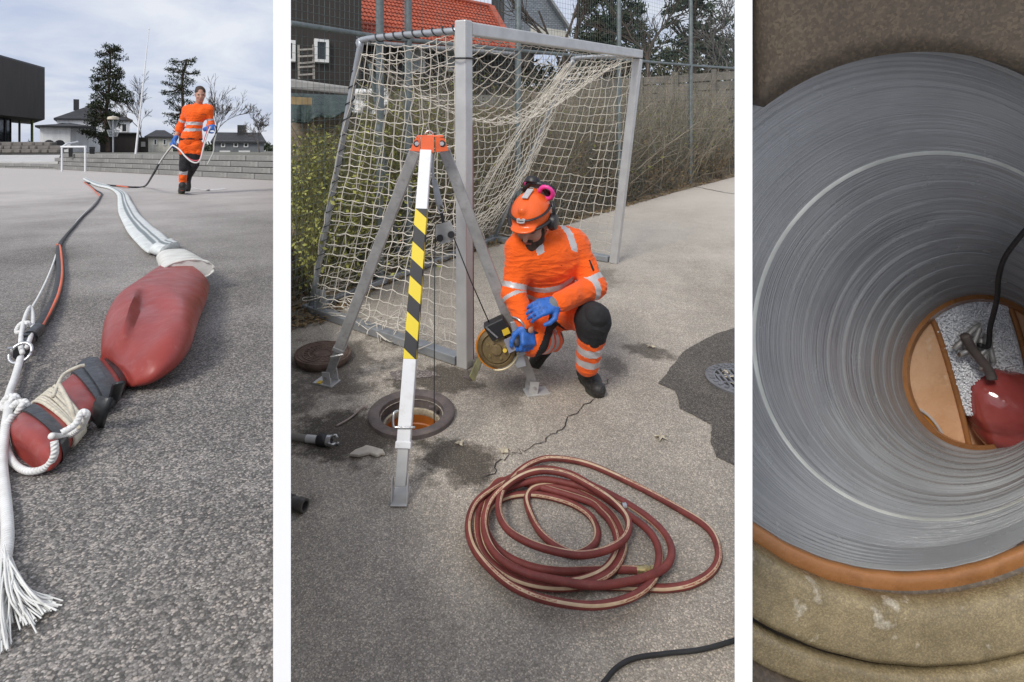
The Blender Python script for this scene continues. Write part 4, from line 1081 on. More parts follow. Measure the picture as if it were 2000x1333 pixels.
def slate_house():
    t = thing('slate_house', 'grey shingled gable house with pale trim beyond the red roof', 'house', P(1035, 75, 25))
    w = NT('grey_shingles'); br = w.new('ShaderNodeTexBrick'); w.l.new(w.mapping(w.tc.outputs['Object'], (1, 1, 1), (R(90), 0, 0)), br.inputs['Vector'])
    for k, v in (('Scale', 3.2), ('Mortar Size', .03), ('Bias', -.2)): br.inputs[k].default_value = v
    br.inputs['Color1'].default_value = (.17, .19, .22, 1); br.inputs['Color2'].default_value = (.24, .27, .31, 1); br.inputs['Mortar'].default_value = (.08, .09, .1, 1)
    w.bump(br.outputs['Fac'], -.6, .03); sm = w.out(br.outputs['Color'], .8)
    D = 25; poly_ = [P(984, -60, D), P(1068, -60, D), P(1070, -2, D), P(1106, 52, D), P(1106, 62, D), P(984, 62, D)]
    MB().prism(poly_, (.6, 6, 0)).build('gable_wall', sm, t)
    MB().bar(P(1066, -12, D - .3), P(1116, 62, D - .3), .5, .09, up=(0, 0, 1)).build('barge_board', M['grey_trim'], t)
    MB().prism([P(1036, 50, D - .1), P(1112, 62, D - .1), P(1112, 82, D - .1), P(1036, 78, D - .1)], (.1, 1.2, 0)).build('bay', mat('pale_trim', (.5, .49, .44), .6, var=.15), t)
    MB().prism([P(984, 62.2, D + .1), P(1036, 62.2, D + .1), P(1036, 130, D + .1), P(984, 130, D + .1)], (.6, 5.5, 0)).build('lower_wall', M['brown_clad'], t)
    c = thing('chimney_stack', 'dark square chimney stack between the red roof and the grey shingled gable', 'chimney', P(972, 60, 22))
    MB().hexa([P(960, 62, 22), P(985, 62, 22), P(985, 62, 22.7), P(960, 62, 22.7), P(960, -40, 22), P(985, -40, 22), P(985, -40, 22.7), P(960, -40, 22.7)]).build('shaft', M['roof_dark'], c)
    MB().box(P(972, -44, 22.3), (.7, .9, .1)).build('cap', M['grey_trim'], c)
slate_house()
def board_fence():
    t = thing('board_fence', 'weathered grey board fence low behind the wire fence and brown thicket', 'fence', P(1330, 200, 15))
    m = mat('silver_grey_wood', (.19, .17, .145), .9, var=.35, vscale=3, bump=.3, bscale=20)
    A, B = P(1125, 200, 17), P(1470, 200, 14.5)
    for k in range(5):
        for j in range(5):
            a, b = A.lerp(B, j / 5 + .002), A.lerp(B, (j + 1) / 5 - .002); z = .95 + k * .235
            o = MB().bar(Vector((a.x, a.y, z)), Vector((b.x, b.y, z)), .03, .2); o.build('board', m, t)
    for j in range(6):
        q = A.lerp(B, j / 5); MB().bar((q.x, q.y - .07, .4), (q.x, q.y - .07, 2.06), .1, .09, up=(0, 1, 0)).build('post', m, t)
board_fence()
def crown_clumps(cx, y0, y1, w0, w1, seed, step=11):
    rnd = random.Random(seed); out = []; y = y0
    while y < y1:
        t = (y - y0) / (y1 - y0); w = w0 + (w1 - w0) * t ** .8
        n = max(1, int(w / 16))
        for k in range(n): out.append((cx + rnd.uniform(-w, w), y + rnd.uniform(-5, 5), rnd.uniform(15, 24), rnd.uniform(8, 12)))
        y += step
    return out
conifer('spruce_tree', 'broad dense dark green spruce above the crossbar of the goal', P(1195, 130, 27), [(1195, 150), (1195, 60), (1193, -40), (1190, -120)], 27, crown_clumps(1196, -60, 128, 38, 84, 3, 8), 5, M['needle_far'], .2, 34, sub=3)
conifer('spruce_tree', 'ragged open spruce with visible trunk above the board fence', P(1365, 140, 20), [(1352, 165), (1352, 80), (1354, 0), (1354, -80)], 20, crown_clumps(1362, -60, 132, 50, 70, 8, 11), 6, M['needle_far'], .15, 22, sub=3)
bare_tree('bare_tree', 'slim leafless tree in front of the grey shingled gable', on_bank(1098, 7), 6.5, .5, 21, M['bark'], .07, 5, thick=.022)
bare_tree('bare_tree', 'dark leafless tree with arching boughs between the two spruces', on_bank(1290, 9), 6.2, .6, 25, M['bark'], .09, 5, thick=.022)
bare_tree('bare_tree', 'crooked leafless tree at the end of the board fence', on_bank(1425, 4), 5.0, .65, 31, M['bark_grey'], .07, 5, thick=.02)
def far_hedge():
    rnd = random.Random(9); mb = MB()
    for k in range(70): tufts(mb, P(612 + k * 12 + rnd.uniform(-6, 6), 150 + rnd.uniform(-25, 25), rnd.uniform(30, 36)), (1.0, .8, .9), 70, .35, rnd)
    for k in range(22): tufts(mb, P(1120 + k * 16 + rnd.uniform(-6, 6), 108 + rnd.uniform(-14, 14), 31), (.9, .8, .6), 60, .3, rnd)
    props(mb.build('distant_shrubbery', foliage_mat('shrub_olive', (.05, .05, .025), (.12, .12, .06)), fix=False), kind='stuff')
far_hedge()
def tarp():
    t = NT('dark_green_tarp'); t.bump(t.noise(5, detail=4, dist=1), .8, .05); m = t.out(t.ramp(t.noise(7), [(.3, (.012, .024, .018)), (.7, (.032, .052, .04))]), .45)
    rnd = random.Random(2); vs, fs = [], []; nx, ny = 22, 8
    for j in range(ny):
        for i in range(nx):
            u, v = i / (nx - 1), j / (ny - 1); x = 545 + u * 145; y = (182 + 6 * u) + v * (66 - 34 * u) + 4 * math.sin(u * 17 + v * 2) * v; D = 8.6 - v * .7 + .12 * math.sin(u * 23)
            vs.append(P(x, y, D))
    for j in range(ny - 1):
        for i in range(nx - 1): fs.append((j * nx + i, j * nx + i + 1, (j + 1) * nx + i + 1, (j + 1) * nx + i))
    o = MB().add(vs, fs).build('tarpaulin', m, smooth=True); props(o, 'dark green tarpaulin slung over a heap behind the yellow green shrubs', 'tarpaulin')
    s = o.modifiers.new('thick', 'SOLIDIFY'); s.thickness = .01
    pl = MB().bar(P(556, 196, 7.7), P(608, 199, 7.9), .05, .1, up=(0, 0, 1)).build('plank', mat('yellow_plank', (.42, .3, .15), .8, var=.3, vscale=6)); props(pl, 'short yellowish plank lying against the green tarpaulin', 'plank')
    st = MB().hexa([P(550, 172, 9.2), P(684, 186, 9.6), P(684, 186, 10), P(550, 172, 9.6), P(550, 152, 9.2), P(684, 170, 9.6), P(684, 170, 10), P(550, 152, 9.6)]).build('stone_ledge', M['concrete'], bevel=.03); props(st, 'pale stone ledge running above the green tarpaulin', 'ledge')
    heap = MB()
    for k in range(9): heap.lathe(P(606 + k * 10, 262, 8.9), UP, [(.0, .42), (.2, .34), (.3, .1), (.3, -.2)], 8)
    props(heap.build('heap', M['bank'], smooth=True), kind='stuff')
    vs, fs = [], []; n = 9
    for j in range(n):
        for i in range(n):
            u, v = i / (n - 1), j / (n - 1); r = mnoise.noise(Vector((u * 4, v * 4, 1))) ; vs.append(P(690 + u * 66 + 9 * mnoise.noise(Vector((v * 6, 3, u))), 174 + v * 48 + 10 * mnoise.noise(Vector((u * 6, 8, v))), 5.6 + .12 * r))
    for j in range(n - 1):
        for i in range(n - 1):
            if not (2 < i < 5 and 2 < j < 6): fs.append((j * n + i, j * n + i + 1, (j + 1) * n + i + 1, (j + 1) * n + i))
    o = MB().add(vs, fs).build('plastic_sheet', mat('white_plastic', (.72, .72, .7), .4, var=.2, vscale=9), smooth=True); props(o, 'torn white plastic sheet caught on the wire fence behind the net', 'plastic sheet')
    o.modifiers.new('thick', 'SOLIDIFY').thickness = .006
tarp()

# ---- the goal
def goal():
    N, Fb = lane(908, 716), lane(1199, 514); H = 2.0
    Nt = N + LUP * H; Ft = P(1246, 106, 1); Ft = Ft * ((Fb.y - .19) / 1)
    Bn = lane(608, 611); dep = Bn - N; Tn = lane(706, 78, 1.98); Bf = Fb + dep * .96; Tf = Ft + (Tn - Nt) * .8
    t = thing('football_goal', 'grey aluminium football goal with worn white net on the lane', 'goal', N)
    w = (Fb - N).normalized(); s = .076; m = M['alu_dull']; ma = M['alu']
    red = MB()
    MB().bar(N, Nt + LUP * .045, s, s, up=w).build('post', ma, t, bevel=.008); MB().bar(Fb, Ft - LUP * .045, s, s, up=w).build('post', ma, t, bevel=.008)
    MB().bar(Nt + w * (s / 2 + .002), Ft + w * .04, s, s, up=LUP).build('crossbar', ma, t, bevel=.008)
    MB().tube(smoothpath([Nt - LUP * .01, Nt.lerp(Tn, .93), Tn + LUP * -.05 - dep.normalized() * -.02, Tn.lerp(Bn, .08), Bn + LUP * .05], 6), .021, 10).build('back_bar', M['galv'], t, smooth=True)
    MB().tube(smoothpath([Ft - LUP * .01, Ft.lerp(Tf, .93), Tf - LUP * .05, Tf.lerp(Bf, .1), Bf + LUP * .05], 6), .021, 10).build('back_bar', M['galv'], t, smooth=True)
    for a, b in ((N - w * .0, Bn), (Fb, Bf)):
        d = (b - a).normalized(); MB().bar(a + d * .05 + LUP * .032, b + d * .06 + LUP * .032, .075, .055, up=LUP).build('base_bar', M['galv'], t, bevel=.006)
    MB().bar(Bn + LUP * .035, Bf + LUP * .035, .05, .05, up=LUP).build('back_base_bar', M['galv'], t, bevel=.006)
    MB().bar(Bn + LUP * .06 - dep.normalized() * .12, Bn + LUP * .2 - dep.normalized() * .12, .1, .006, up=w).build('gusset', M['galv'], t)
    for k in (0, 1): MB().cyl(N + LUP * (1.955 + .0) + w * (.1 + k * .06) - dep.normalized() * -.0 - Vector((0, .046, 0)), N + LUP * 1.955 + w * (.1 + k * .06) - Vector((0, .05, 0)), .007, 8).build('bolt', M['steel'], t)
    for h in (.12, .42, .7): MB().box(N + LUP * h + dep.normalized() * .05, (.02, .03, .02)).build('net_hook', M['black_plastic'], t)
    tie = N + LUP * 1.83; MB().tube([tie + (w * math.cos(a) + dep.normalized() * math.sin(a)) * .066 for a in [2 * math.pi * k / 16 for k in range(17)]], .006, 6).build('cable_tie', M['black_plastic'], t)
    # red reflection on the post, put into the colour of a thin strip
    MB().bar(N + w * (s / 2 + .0025) + LUP * .04 - dep.normalized() * .012, N + w * (s / 2 + .0025) + LUP * 1.45 - dep.normalized() * .012, .055, .003, up=w).build('red_reflection_strip', mat('painted_red_reflection', (.45, .13, .11), .5, var=.3, vscale=3), t)
    # net
    net = MB(); cord = .0032; rnd = random.Random(13)
    def panel(f, nu, nv, seed, skip=lambda i, j: False):
        g = [[f(i / nu, j / nv) + Vector((mnoise.noise(Vector((i * .9, j * .9, seed))), mnoise.noise(Vector((i * .9, j * .9, seed + 9))), mnoise.noise(Vector((i * .9, j * .9, seed + 20))))) * .022 for j in range(nv + 1)] for i in range(nu + 1)]
        def seg(a, b):
            mid = (a + b) / 2 - LUP * (a - b).length * .09 * (1 if abs((a - b).normalized().dot(LUP)) < .8 else 0.0); net.tube([a, mid, b], cord, 4, False)
        for i in range(nu + 1):
            for j in range(nv + 1):
                if i < nu and not skip(i, j): seg(g[i][j], g[i + 1][j])
                if j < nv and not skip(i, j): seg(g[i][j], g[i][j + 1])
    sm = lambda x: math.sin(math.pi * x)
    # near side: u from post to back bar, v from top to bottom
    def side_n(u, v):
        p = Nt.lerp(Tn, u).lerp((N + LUP * .1).lerp(Bn + LUP * .07, u), v)
        return p - LUP * (.07 * sm(u) * (1 - v) - .1 * sm(u) * v * 0) + w * (.1 * sm(u) * sm(v)) + LUP * (.04 if v > .97 else 0)
    panel(side_n, 13, 23, 1, lambda i, j: rnd.random() < .012)
    def side_f(u, v):
        p = Ft.lerp(Tf, u).lerp((Fb + LUP * .1).lerp(Bf + LUP * .1, u), v); return p - LUP * .05 * sm(u) * (1 - v) + w * (.12 * sm(u) * sm(v))
    hole = lambda i, j: (5 <= i <= 7 and 9 <= j <= 12) or rnd.random() < .02
    panel(side_f, 13, 21, 2, hole)
    def roof(u, v):   # u along the width, v from crossbar to back
        return Nt.lerp(Ft, u).lerp(Tn.lerp(Tf, u), v) - LUP * ((.5 * sm(u) + .05) * sm(v * .62) * 1.0 + .05)
    panel(roof, 28, 10, 3)
    def back(u, v):
        a = Tn.lerp(Tf, u) - LUP * ((.5 * sm(u) + .05) * sm(.62) + .05); b = Bn.lerp(Bf, u) + LUP * .12
        return a.lerp(b, v) + dep.normalized() * (-.28 * sm(u) * sm(v)) + w * (.16 * sm(v) * (u - .2))
    panel(back, 30, 21, 4, lambda i, j: rnd.random() < .015)
    # gathered strands where the net is bunched at the far back corner and along the foot
    for k in range(16):
        a = Tf + Vector((rnd.gauss(0, .03), rnd.gauss(0, .03), -.05)); b = Bf.lerp(Bn, .1 + rnd.random() * .05) + LUP * .5 + Vector((rnd.gauss(0, .07), rnd.gauss(0, .07), 0))
        mid = a.lerp(b, .5) + Vector((rnd.gauss(-.06, .03), rnd.gauss(-.05, .03), 0)); net.tube(smoothpath([a, mid, b, b - LUP * .4 + Vector((rnd.gauss(0, .12), rnd.gauss(0, .1), 0))], 4), cord, 4, False)
    for k in range(34):
        u = rnd.random(); a = N.lerp(Bn, .2 + .8 * u) + LUP * rnd.uniform(.05, .16) + w * rnd.gauss(.04, .06); pts = [a + Vector((rnd.gauss(0, .07), rnd.gauss(0, .07), rnd.gauss(0, .04))) for _ in range(4)]
        net.tube(smoothpath(pts, 4), cord, 4, False)
        u = rnd.random(); a = Bf.lerp(Bn, u) + LUP * rnd.uniform(.06, .2); pts = [a + Vector((rnd.gauss(0, .09), rnd.gauss(0, .07), rnd.gauss(0, .04))) for _ in range(4)]; net.tube(smoothpath(pts, 4), cord, 4, False)
    net.build('net', mat('net_cord', (.7, .65, .56), .9, var=.25, vscale=6), t, fix=False, smooth=True)['kind'] = 'stuff'
    # black lashing wound round the back bars
    def lash(a, b, turns, name):
        d = b - a; x = d.orthogonal().normalized(); y = d.normalized().cross(x); pts = [a.lerp(b, k / (turns * 10)) + (x * math.cos(2 * math.pi * k / 10) + y * math.sin(2 * math.pi * k / 10)) * .026 for k in range(turns * 10 + 1)]
        MB().tube(pts, .004, 5).build(name, M['rubber'], t, smooth=True)
    lash(Nt.lerp(Tn, .06), Nt.lerp(Tn, .9), 9, 'lashing'); lash(Tn.lerp(Bn, .1), Tn.lerp(Bn, .82), 13, 'lashing')
    return N, w, dep
GN, GW, GD = goal()

# ================================================================== TRIPOD, PULLEY, WINCH
def tripod():
    Ff, Fl, Fr = lane(782, 976), lane(641, 748), lane(1044, 767)
    hc = P(840, 284, 2.95)
    t = thing('rescue_tripod', 'aluminium rescue tripod with orange head and striped front leg over the manhole', 'tripod', lane(820, 835))
    # head: a folded orange bracket with three cheeks
    hd = MB(); wx, wz = 2.95 / F, 2.95 / F
    pl = lambda x, y, d: P(x, y, 2.95 + d)
    fr = Matrix.Translation(hc)
    m = M['red_orange']
    top = MB().hexa([pl(812, 268, -.075), pl(868, 268, -.075), pl(868, 268, .075), pl(812, 268, .075), pl(816, 264.5, -.07), pl(865, 264.5, -.07), pl(865, 264.5, .07), pl(816, 264.5, .07)]); top.build('head', m, t, bevel=.004)
    def cheek(a, b, c, d, th):   # plate through four points
        n = (b - a).cross(d - a).normalized() * th
        MB().hexa([a, b, b + n, a + n, d, c, c + n, d + n]).build('cheek_plate', m, t, bevel=.0015)
    cheek(pl(822, 299, -.086), pl(848, 299, -.086), pl(848, 268.5, -.078), pl(822, 268.5, -.078), .007)
    cheek(pl(801, 295, -.06), pl(821, 297, -.07), pl(821, 268.5, -.07), pl(813, 268.5, -.06), .006)
    cheek(pl(850, 298, -.07), pl(876, 295, -.06), pl(867, 268.5, -.06), pl(850, 268.5, -.07), .006)
    cheek(pl(801, 295, .02), pl(821, 297, .02), pl(821, 268.5, .02), pl(813, 268.5, .02), .006); cheek(pl(850, 298, .02), pl(876, 295, .02), pl(867, 268.5, .02), pl(850, 268.5, .02), .006)
    for x, y in ((814, 281), (863, 281)):
        q = pl(x, y, -.078); MB().cyl(q, q + Vector((0, .1, 0)), .011, 6).build('bolt', M['steel'], t); MB().cyl(q + Vector((0, .006, 0)), q + Vector((0, .012, 0)), .017, 12).build('washer', M['black_plastic'], t)
    MB().tube([pl(838, 264, 0) + UP * .02 * math.sin(a) + Vector((.02 * math.cos(a), 0, 0)) for a in [math.pi * k / 8 for k in range(9)]], .005, 6).build('top_eye', M['steel'], t, smooth=True)
    # legs
    def foot(b, d, wpx, mm, name='foot'):
        q = b + LUP * .004
        side = d.cross(LUP).normalized(); fw = LUP.cross(side)
        f = MB(); f.bar(q - fw * .055, q + fw * .075, .085, .008, up=LUP); f.build(name, mm, t, bevel=.002)
        for s in (-1, 1): MB().bar(q + side * .034 * s - fw * .02 + LUP * .004, q + side * .034 * s + LUP * .075 - fw * .01, .05, .006, up=side).build('foot_cheek', mm, t)
        MB().cyl(q + side * .045 + LUP * .045 - fw * .012, q - side * .045 + LUP * .045 - fw * .012, .008, 8).build('foot_pin', M['steel'], t, smooth='auto')
    def leg(top_, bot, w, w2, split, mm, stripe=None):
        d = (bot - top_); L = d.length; dn = d.normalized(); up = Vector((0, -1, 0))
        o = MB().bar(top_, top_ + d * split, w, w, up=up).build('outer_leg', mm, t, bevel=.004)
        MB().bar(top_ + d * (split + .0005), bot - dn * .02, w2, w2, up=up).build('inner_leg', M['alu_dull'] if mm != M['white_powder'] else M['alu'], t, bevel=.003)
        MB().bar(top_ + d * (split - .012), top_ + d * (split + .006), w + .008, w + .008, up=up).build('leg_collar', mm, t, bevel=.003)
        return o, d
    # front leg with black and yellow hazard tape
    ft = P(832.5, 296, 2.87)
    o, d = leg(ft, Ff + LUP * .035, .056, .045, .885, M['white_powder'])
    s = NT('hazard_tape'); uv = s.tc.outputs['UV']; sp = s.sep(uv)
    fu = s.math('MULTIPLY', s.math('FRACT', s.math('MULTIPLY', sp[0], 4.0)), .056)
    ph = s.math('FRACT', s.math('DIVIDE', s.math('ADD', sp[1], s.math('MULTIPLY', fu, -0.85)), .155))
    s.out(s.ramp(ph, [(0, (.78, .6, .03)), (.5, (.02, .02, .022))], 'CONSTANT'), .45)
    a, b = ft + d * .2, ft + d * .655; MB().bar(a, b, .0575, .0575, up=Vector((0, -1, 0))).build('hazard_sleeve', s.m, o, bevel=.003)
    pin = P(788, 858, 2.49); pl2 = ft + d * .828
    sd = Vector((1, 0, 0)); MB().tube(smoothpath([pl2 + sd * .045 - Vector((0, .036, 0)), pl2 - sd * .03 - Vector((0, .036, .0)), pl2 - sd * .046 - Vector((0, .03, -.004)), pl2 - sd * .046 - Vector((0, .02, -.05)), pl2 - sd * .03 - Vector((0, .005, -.055))], 5), .005, 6).build('locking_pin', M['steel'], t, smooth=True)
    # front foot: upturned channel
    q = Ff + LUP * .003; ch = MB().bar(q - Vector((0, .05, 0)) - LUP * .0, q + Vector((0, .075, .0075)), .066, .006, up=LUP); ch.build('foot', M['alu'], t, bevel=.002)
    for sx in (-1, 1): MB().bar(q + sd * .031 * sx + Vector((0, -.01, .004)), q + sd * .031 * sx + Vector((0, .0, .09)), .06, .005, up=sd, w2=.035).build('foot_cheek', M['alu'], t)
    leg(P(812, 294, 2.99), Fl + LUP * .03, .056, .045, .86, M['alu_dull']); leg(P(868, 294, 2.99), Fr + LUP * .03, .056, .045, .8, M['alu_dull'])
    for b_, tp in ((Fl, P(812, 294, 2.99)), (Fr, P(868, 294, 2.99))): foot(b_, (b_ - tp), 40, M['alu'])
    MB().bar(Fl + LUP * .010 + Vector((-.055, -.01, 0)), Fl + LUP * .010 + Vector((-.03, -.02, 0)), .03, .003, up=LUP).build('foot_sticker', M['yellow'], t)
    # short white link chain between the legs at the collar
    lc = P(812, 294, 2.99).lerp(Fl, .86); MB().tube([lc + Vector((-.04, -.03, -.01)), lc + Vector((.03, -.034, .005))], .006, 6).build('locking_pin', M['steel'], t)
    return hc, Fr
HC, TFR = tripod()

def pulley():
    t = thing('pulley_block', 'steel pulley block with two sheaves hanging from the tripod head', 'pulley', P(866, 470, 2.95)); q = lambda x, y, d=0: P(x, y, 2.95 + d)
    MB().tube(smoothpath([q(845, 300), q(846, 345), q(851, 385), q(858, 410)], 5), .007, 8).build('hanger', M['galv'], t, smooth=True)
    MB().bar(q(848, 352), q(860, 402), .028, .022, up=(0, 1, 0)).build('clevis', M['galv'], t, bevel=.004)
    MB().tube([q(861, 404) + Vector((.014 * math.cos(a), 0, .02 * math.sin(a) - .012)) for a in [2 * math.pi * k / 14 for k in range(15)]], .0045, 6).build('shackle', M['steel'], t, smooth=True)
    MB().bar(q(862, 416), q(870, 452), .016, .012, up=(0, 1, 0)).build('swivel', M['black_plastic'], t, bevel=.003)
    for d in (-.02, .02):
        MB().prism([q(851, 440, d), q(880, 432, d), q(890, 456, d), q(884, 472, d), q(860, 478, d), q(850, 462, d)], (0, .005, 0)).build('side_plate', M['alu_dull'], t, bevel=.0015)
    for x, y in ((859, 466), (881, 459)): MB().lathe(q(x, y, -.042), (0, 1, 0), [(0, 0), (.017, 0), (.018, .006), (.013, .016), (.018, .026), (.017, .032), (0, .032)], 16).build('sheave', M['black_plastic'], t, smooth='auto')
    MB().bar(q(851, 438), q(850, 486), .006, .01, up=(0, 1, 0)).build('strap', M['rubber'], t)
    c = thing('steel_cable', 'thin steel cable dropping into the manhole and running up over the pulley to the winch', 'cable', lane(848, 796))
    MB().tube([q(849, 482), P(848.5, 640, 2.95), P(848, 800, 2.95) , P(848, 800, 2.95) - UP * .2], .0028, 6).build('fall_line', M['rubber'], c, smooth=True)
    MB().tube([q(886, 464), P(920, 550, 3.0), P(957, 634, 3.07)], .003, 6).build('winch_line', M['rubber'], c, smooth=True)
pulley()

def winch():
    D = 3.07; q = lambda x, y, d=0: P(x, y, D + d)
    t = thing('cable_winch', 'round cable winch with gold cover and orange strap clamped to a tripod leg', 'winch', q(985, 715))
    c = q(971, 680); ax = Vector((-.12, -1, .05)).normalized(); r = 39 / F * D
    MB().lathe(c, ax, [(0, -.06), (r * .92, -.06), (r, -.05), (r, .0), (r * .93, .014), (r * .8, .02), (r * .74, .012), (r * .7, .022), (r * .3, .028), (r * .26, .04), (0, .042)], 40).build('drum_cover', M['gold_cover'], t, smooth='auto')
    x = Vector((1, 0, 0)); z = ax.cross(x).normalized(); x = z.cross(ax)
    MB().tube([c - ax * .02 + (x * math.cos(a) + z * math.sin(a)) * (r * 1.05) for a in [math.radians(95 + 6 * k) for k in range(30)]], .02, 8, flat=.35).build('strap', M['orange_strap'], t, smooth=True)
    MB().tube([c + ax * .012 + (x * math.cos(a) + z * math.sin(a)) * (r * 1.06) for a in [math.radians(-100 + 8 * k) for k in range(22)]], .0055, 6).build('rim_wire', mat('pale_brass', (.6, .52, .34), .4, .5), t, smooth=True)
    for a, rr in ((.4, .45), (1.6, .5), (2.7, .5), (3.9, .48), (5.2, .46)):
        p = c + ax * .024 + (x * math.cos(a) + z * math.sin(a)) * r * rr; MB().cyl(p, p + ax * .008, .008, 6).build('bolt', M['brass'], t)
    MB().bar(c + ax * .033 + z * r * .28 - x * .01, c + ax * .033 - z * r * .2, .012, .006, up=ax).build('slot_rib', M['black_plastic'], t)
    for px, py in ((992, 672), (986, 685)):
        MB().cyl(q(px, py, -.05), q(px, py, -.045), .011, 10).build('yellow_dot', M['yellow'], t)
    # bracket housing on the leg
    MB().prism([q(944, 640, -.05), q(982, 622, -.05), q(1000, 652, -.05), q(962, 668, -.05)], (0, .09, 0)).build('housing', M['black_plastic'], t, bevel=.006)
    MB().prism([q(980, 646, -.056), q(992, 640, -.056), q(997, 651, -.056), q(984, 657, -.056)], (0, .005, 0)).build('warning_label', M['yellow'], t)
    MB().prism([q(984, 665, -.075), q(998, 658, -.075), q(1008, 684, -.075), q(994, 691, -.075)], (0, .006, 0)).build('rating_plate', mat('plate_grey', (.3, .3, .36), .4), t)
    MB().prism([q(996, 630, -.03), q(1016, 626, -.03), q(1034, 690, -.03), q(1012, 698, -.03)], (0, .012, 0)).build('leg_clamp', M['galv'], t, bevel=.003)
    MB().bar(q(950, 640, -.06), q(972, 660, -.06), .008, .008, up=ax).build('guide_rod', M['steel'], t)
    MB().bar(q(1000, 655, -.045), q(1028, 645, -.05), .014, .014, up=ax).build('crank_shaft', M['steel'], t, bevel=.003); MB().tube(smoothpath([q(1028, 645, -.06), q(1022, 634, -.08), q(1012, 624, -.07), q(1002, 620, -.04)], 5), .007, 8).build('crank_arm', M['steel'], t, smooth=True)
    MB().cyl(q(1028, 646, -.06), q(1054, 653, -.02), .009, 8).build('crank_handle', M['black_plastic'], t, smooth='auto')
    MB().prism([q(999, 700, -.02), q(1022, 690, -.02), q(1028, 716, -.02), q(1010, 720, -.02)], (0, .03, 0)).build('lower_clamp', M['galv'], t, bevel=.003)
    g = thing('ground_peg', 'yellowish green metal peg standing at the foot of the goal post', 'peg', lane(924, 742))
    MB().bar(lane(922, 740, .01), lane(941, 690, .02), .045, .012, up=(0, -1, 0), w2=.03).build('blade', mat('olive_paint', (.3, .28, .12), .55, .2, dirt=(.12, .1, .06)), g, bevel=.002)
    MB().bar(lane(922, 741, .004), lane(908, 735, .004), .03, .006, up=LUP).build('base', M['iron'], g)
winch()

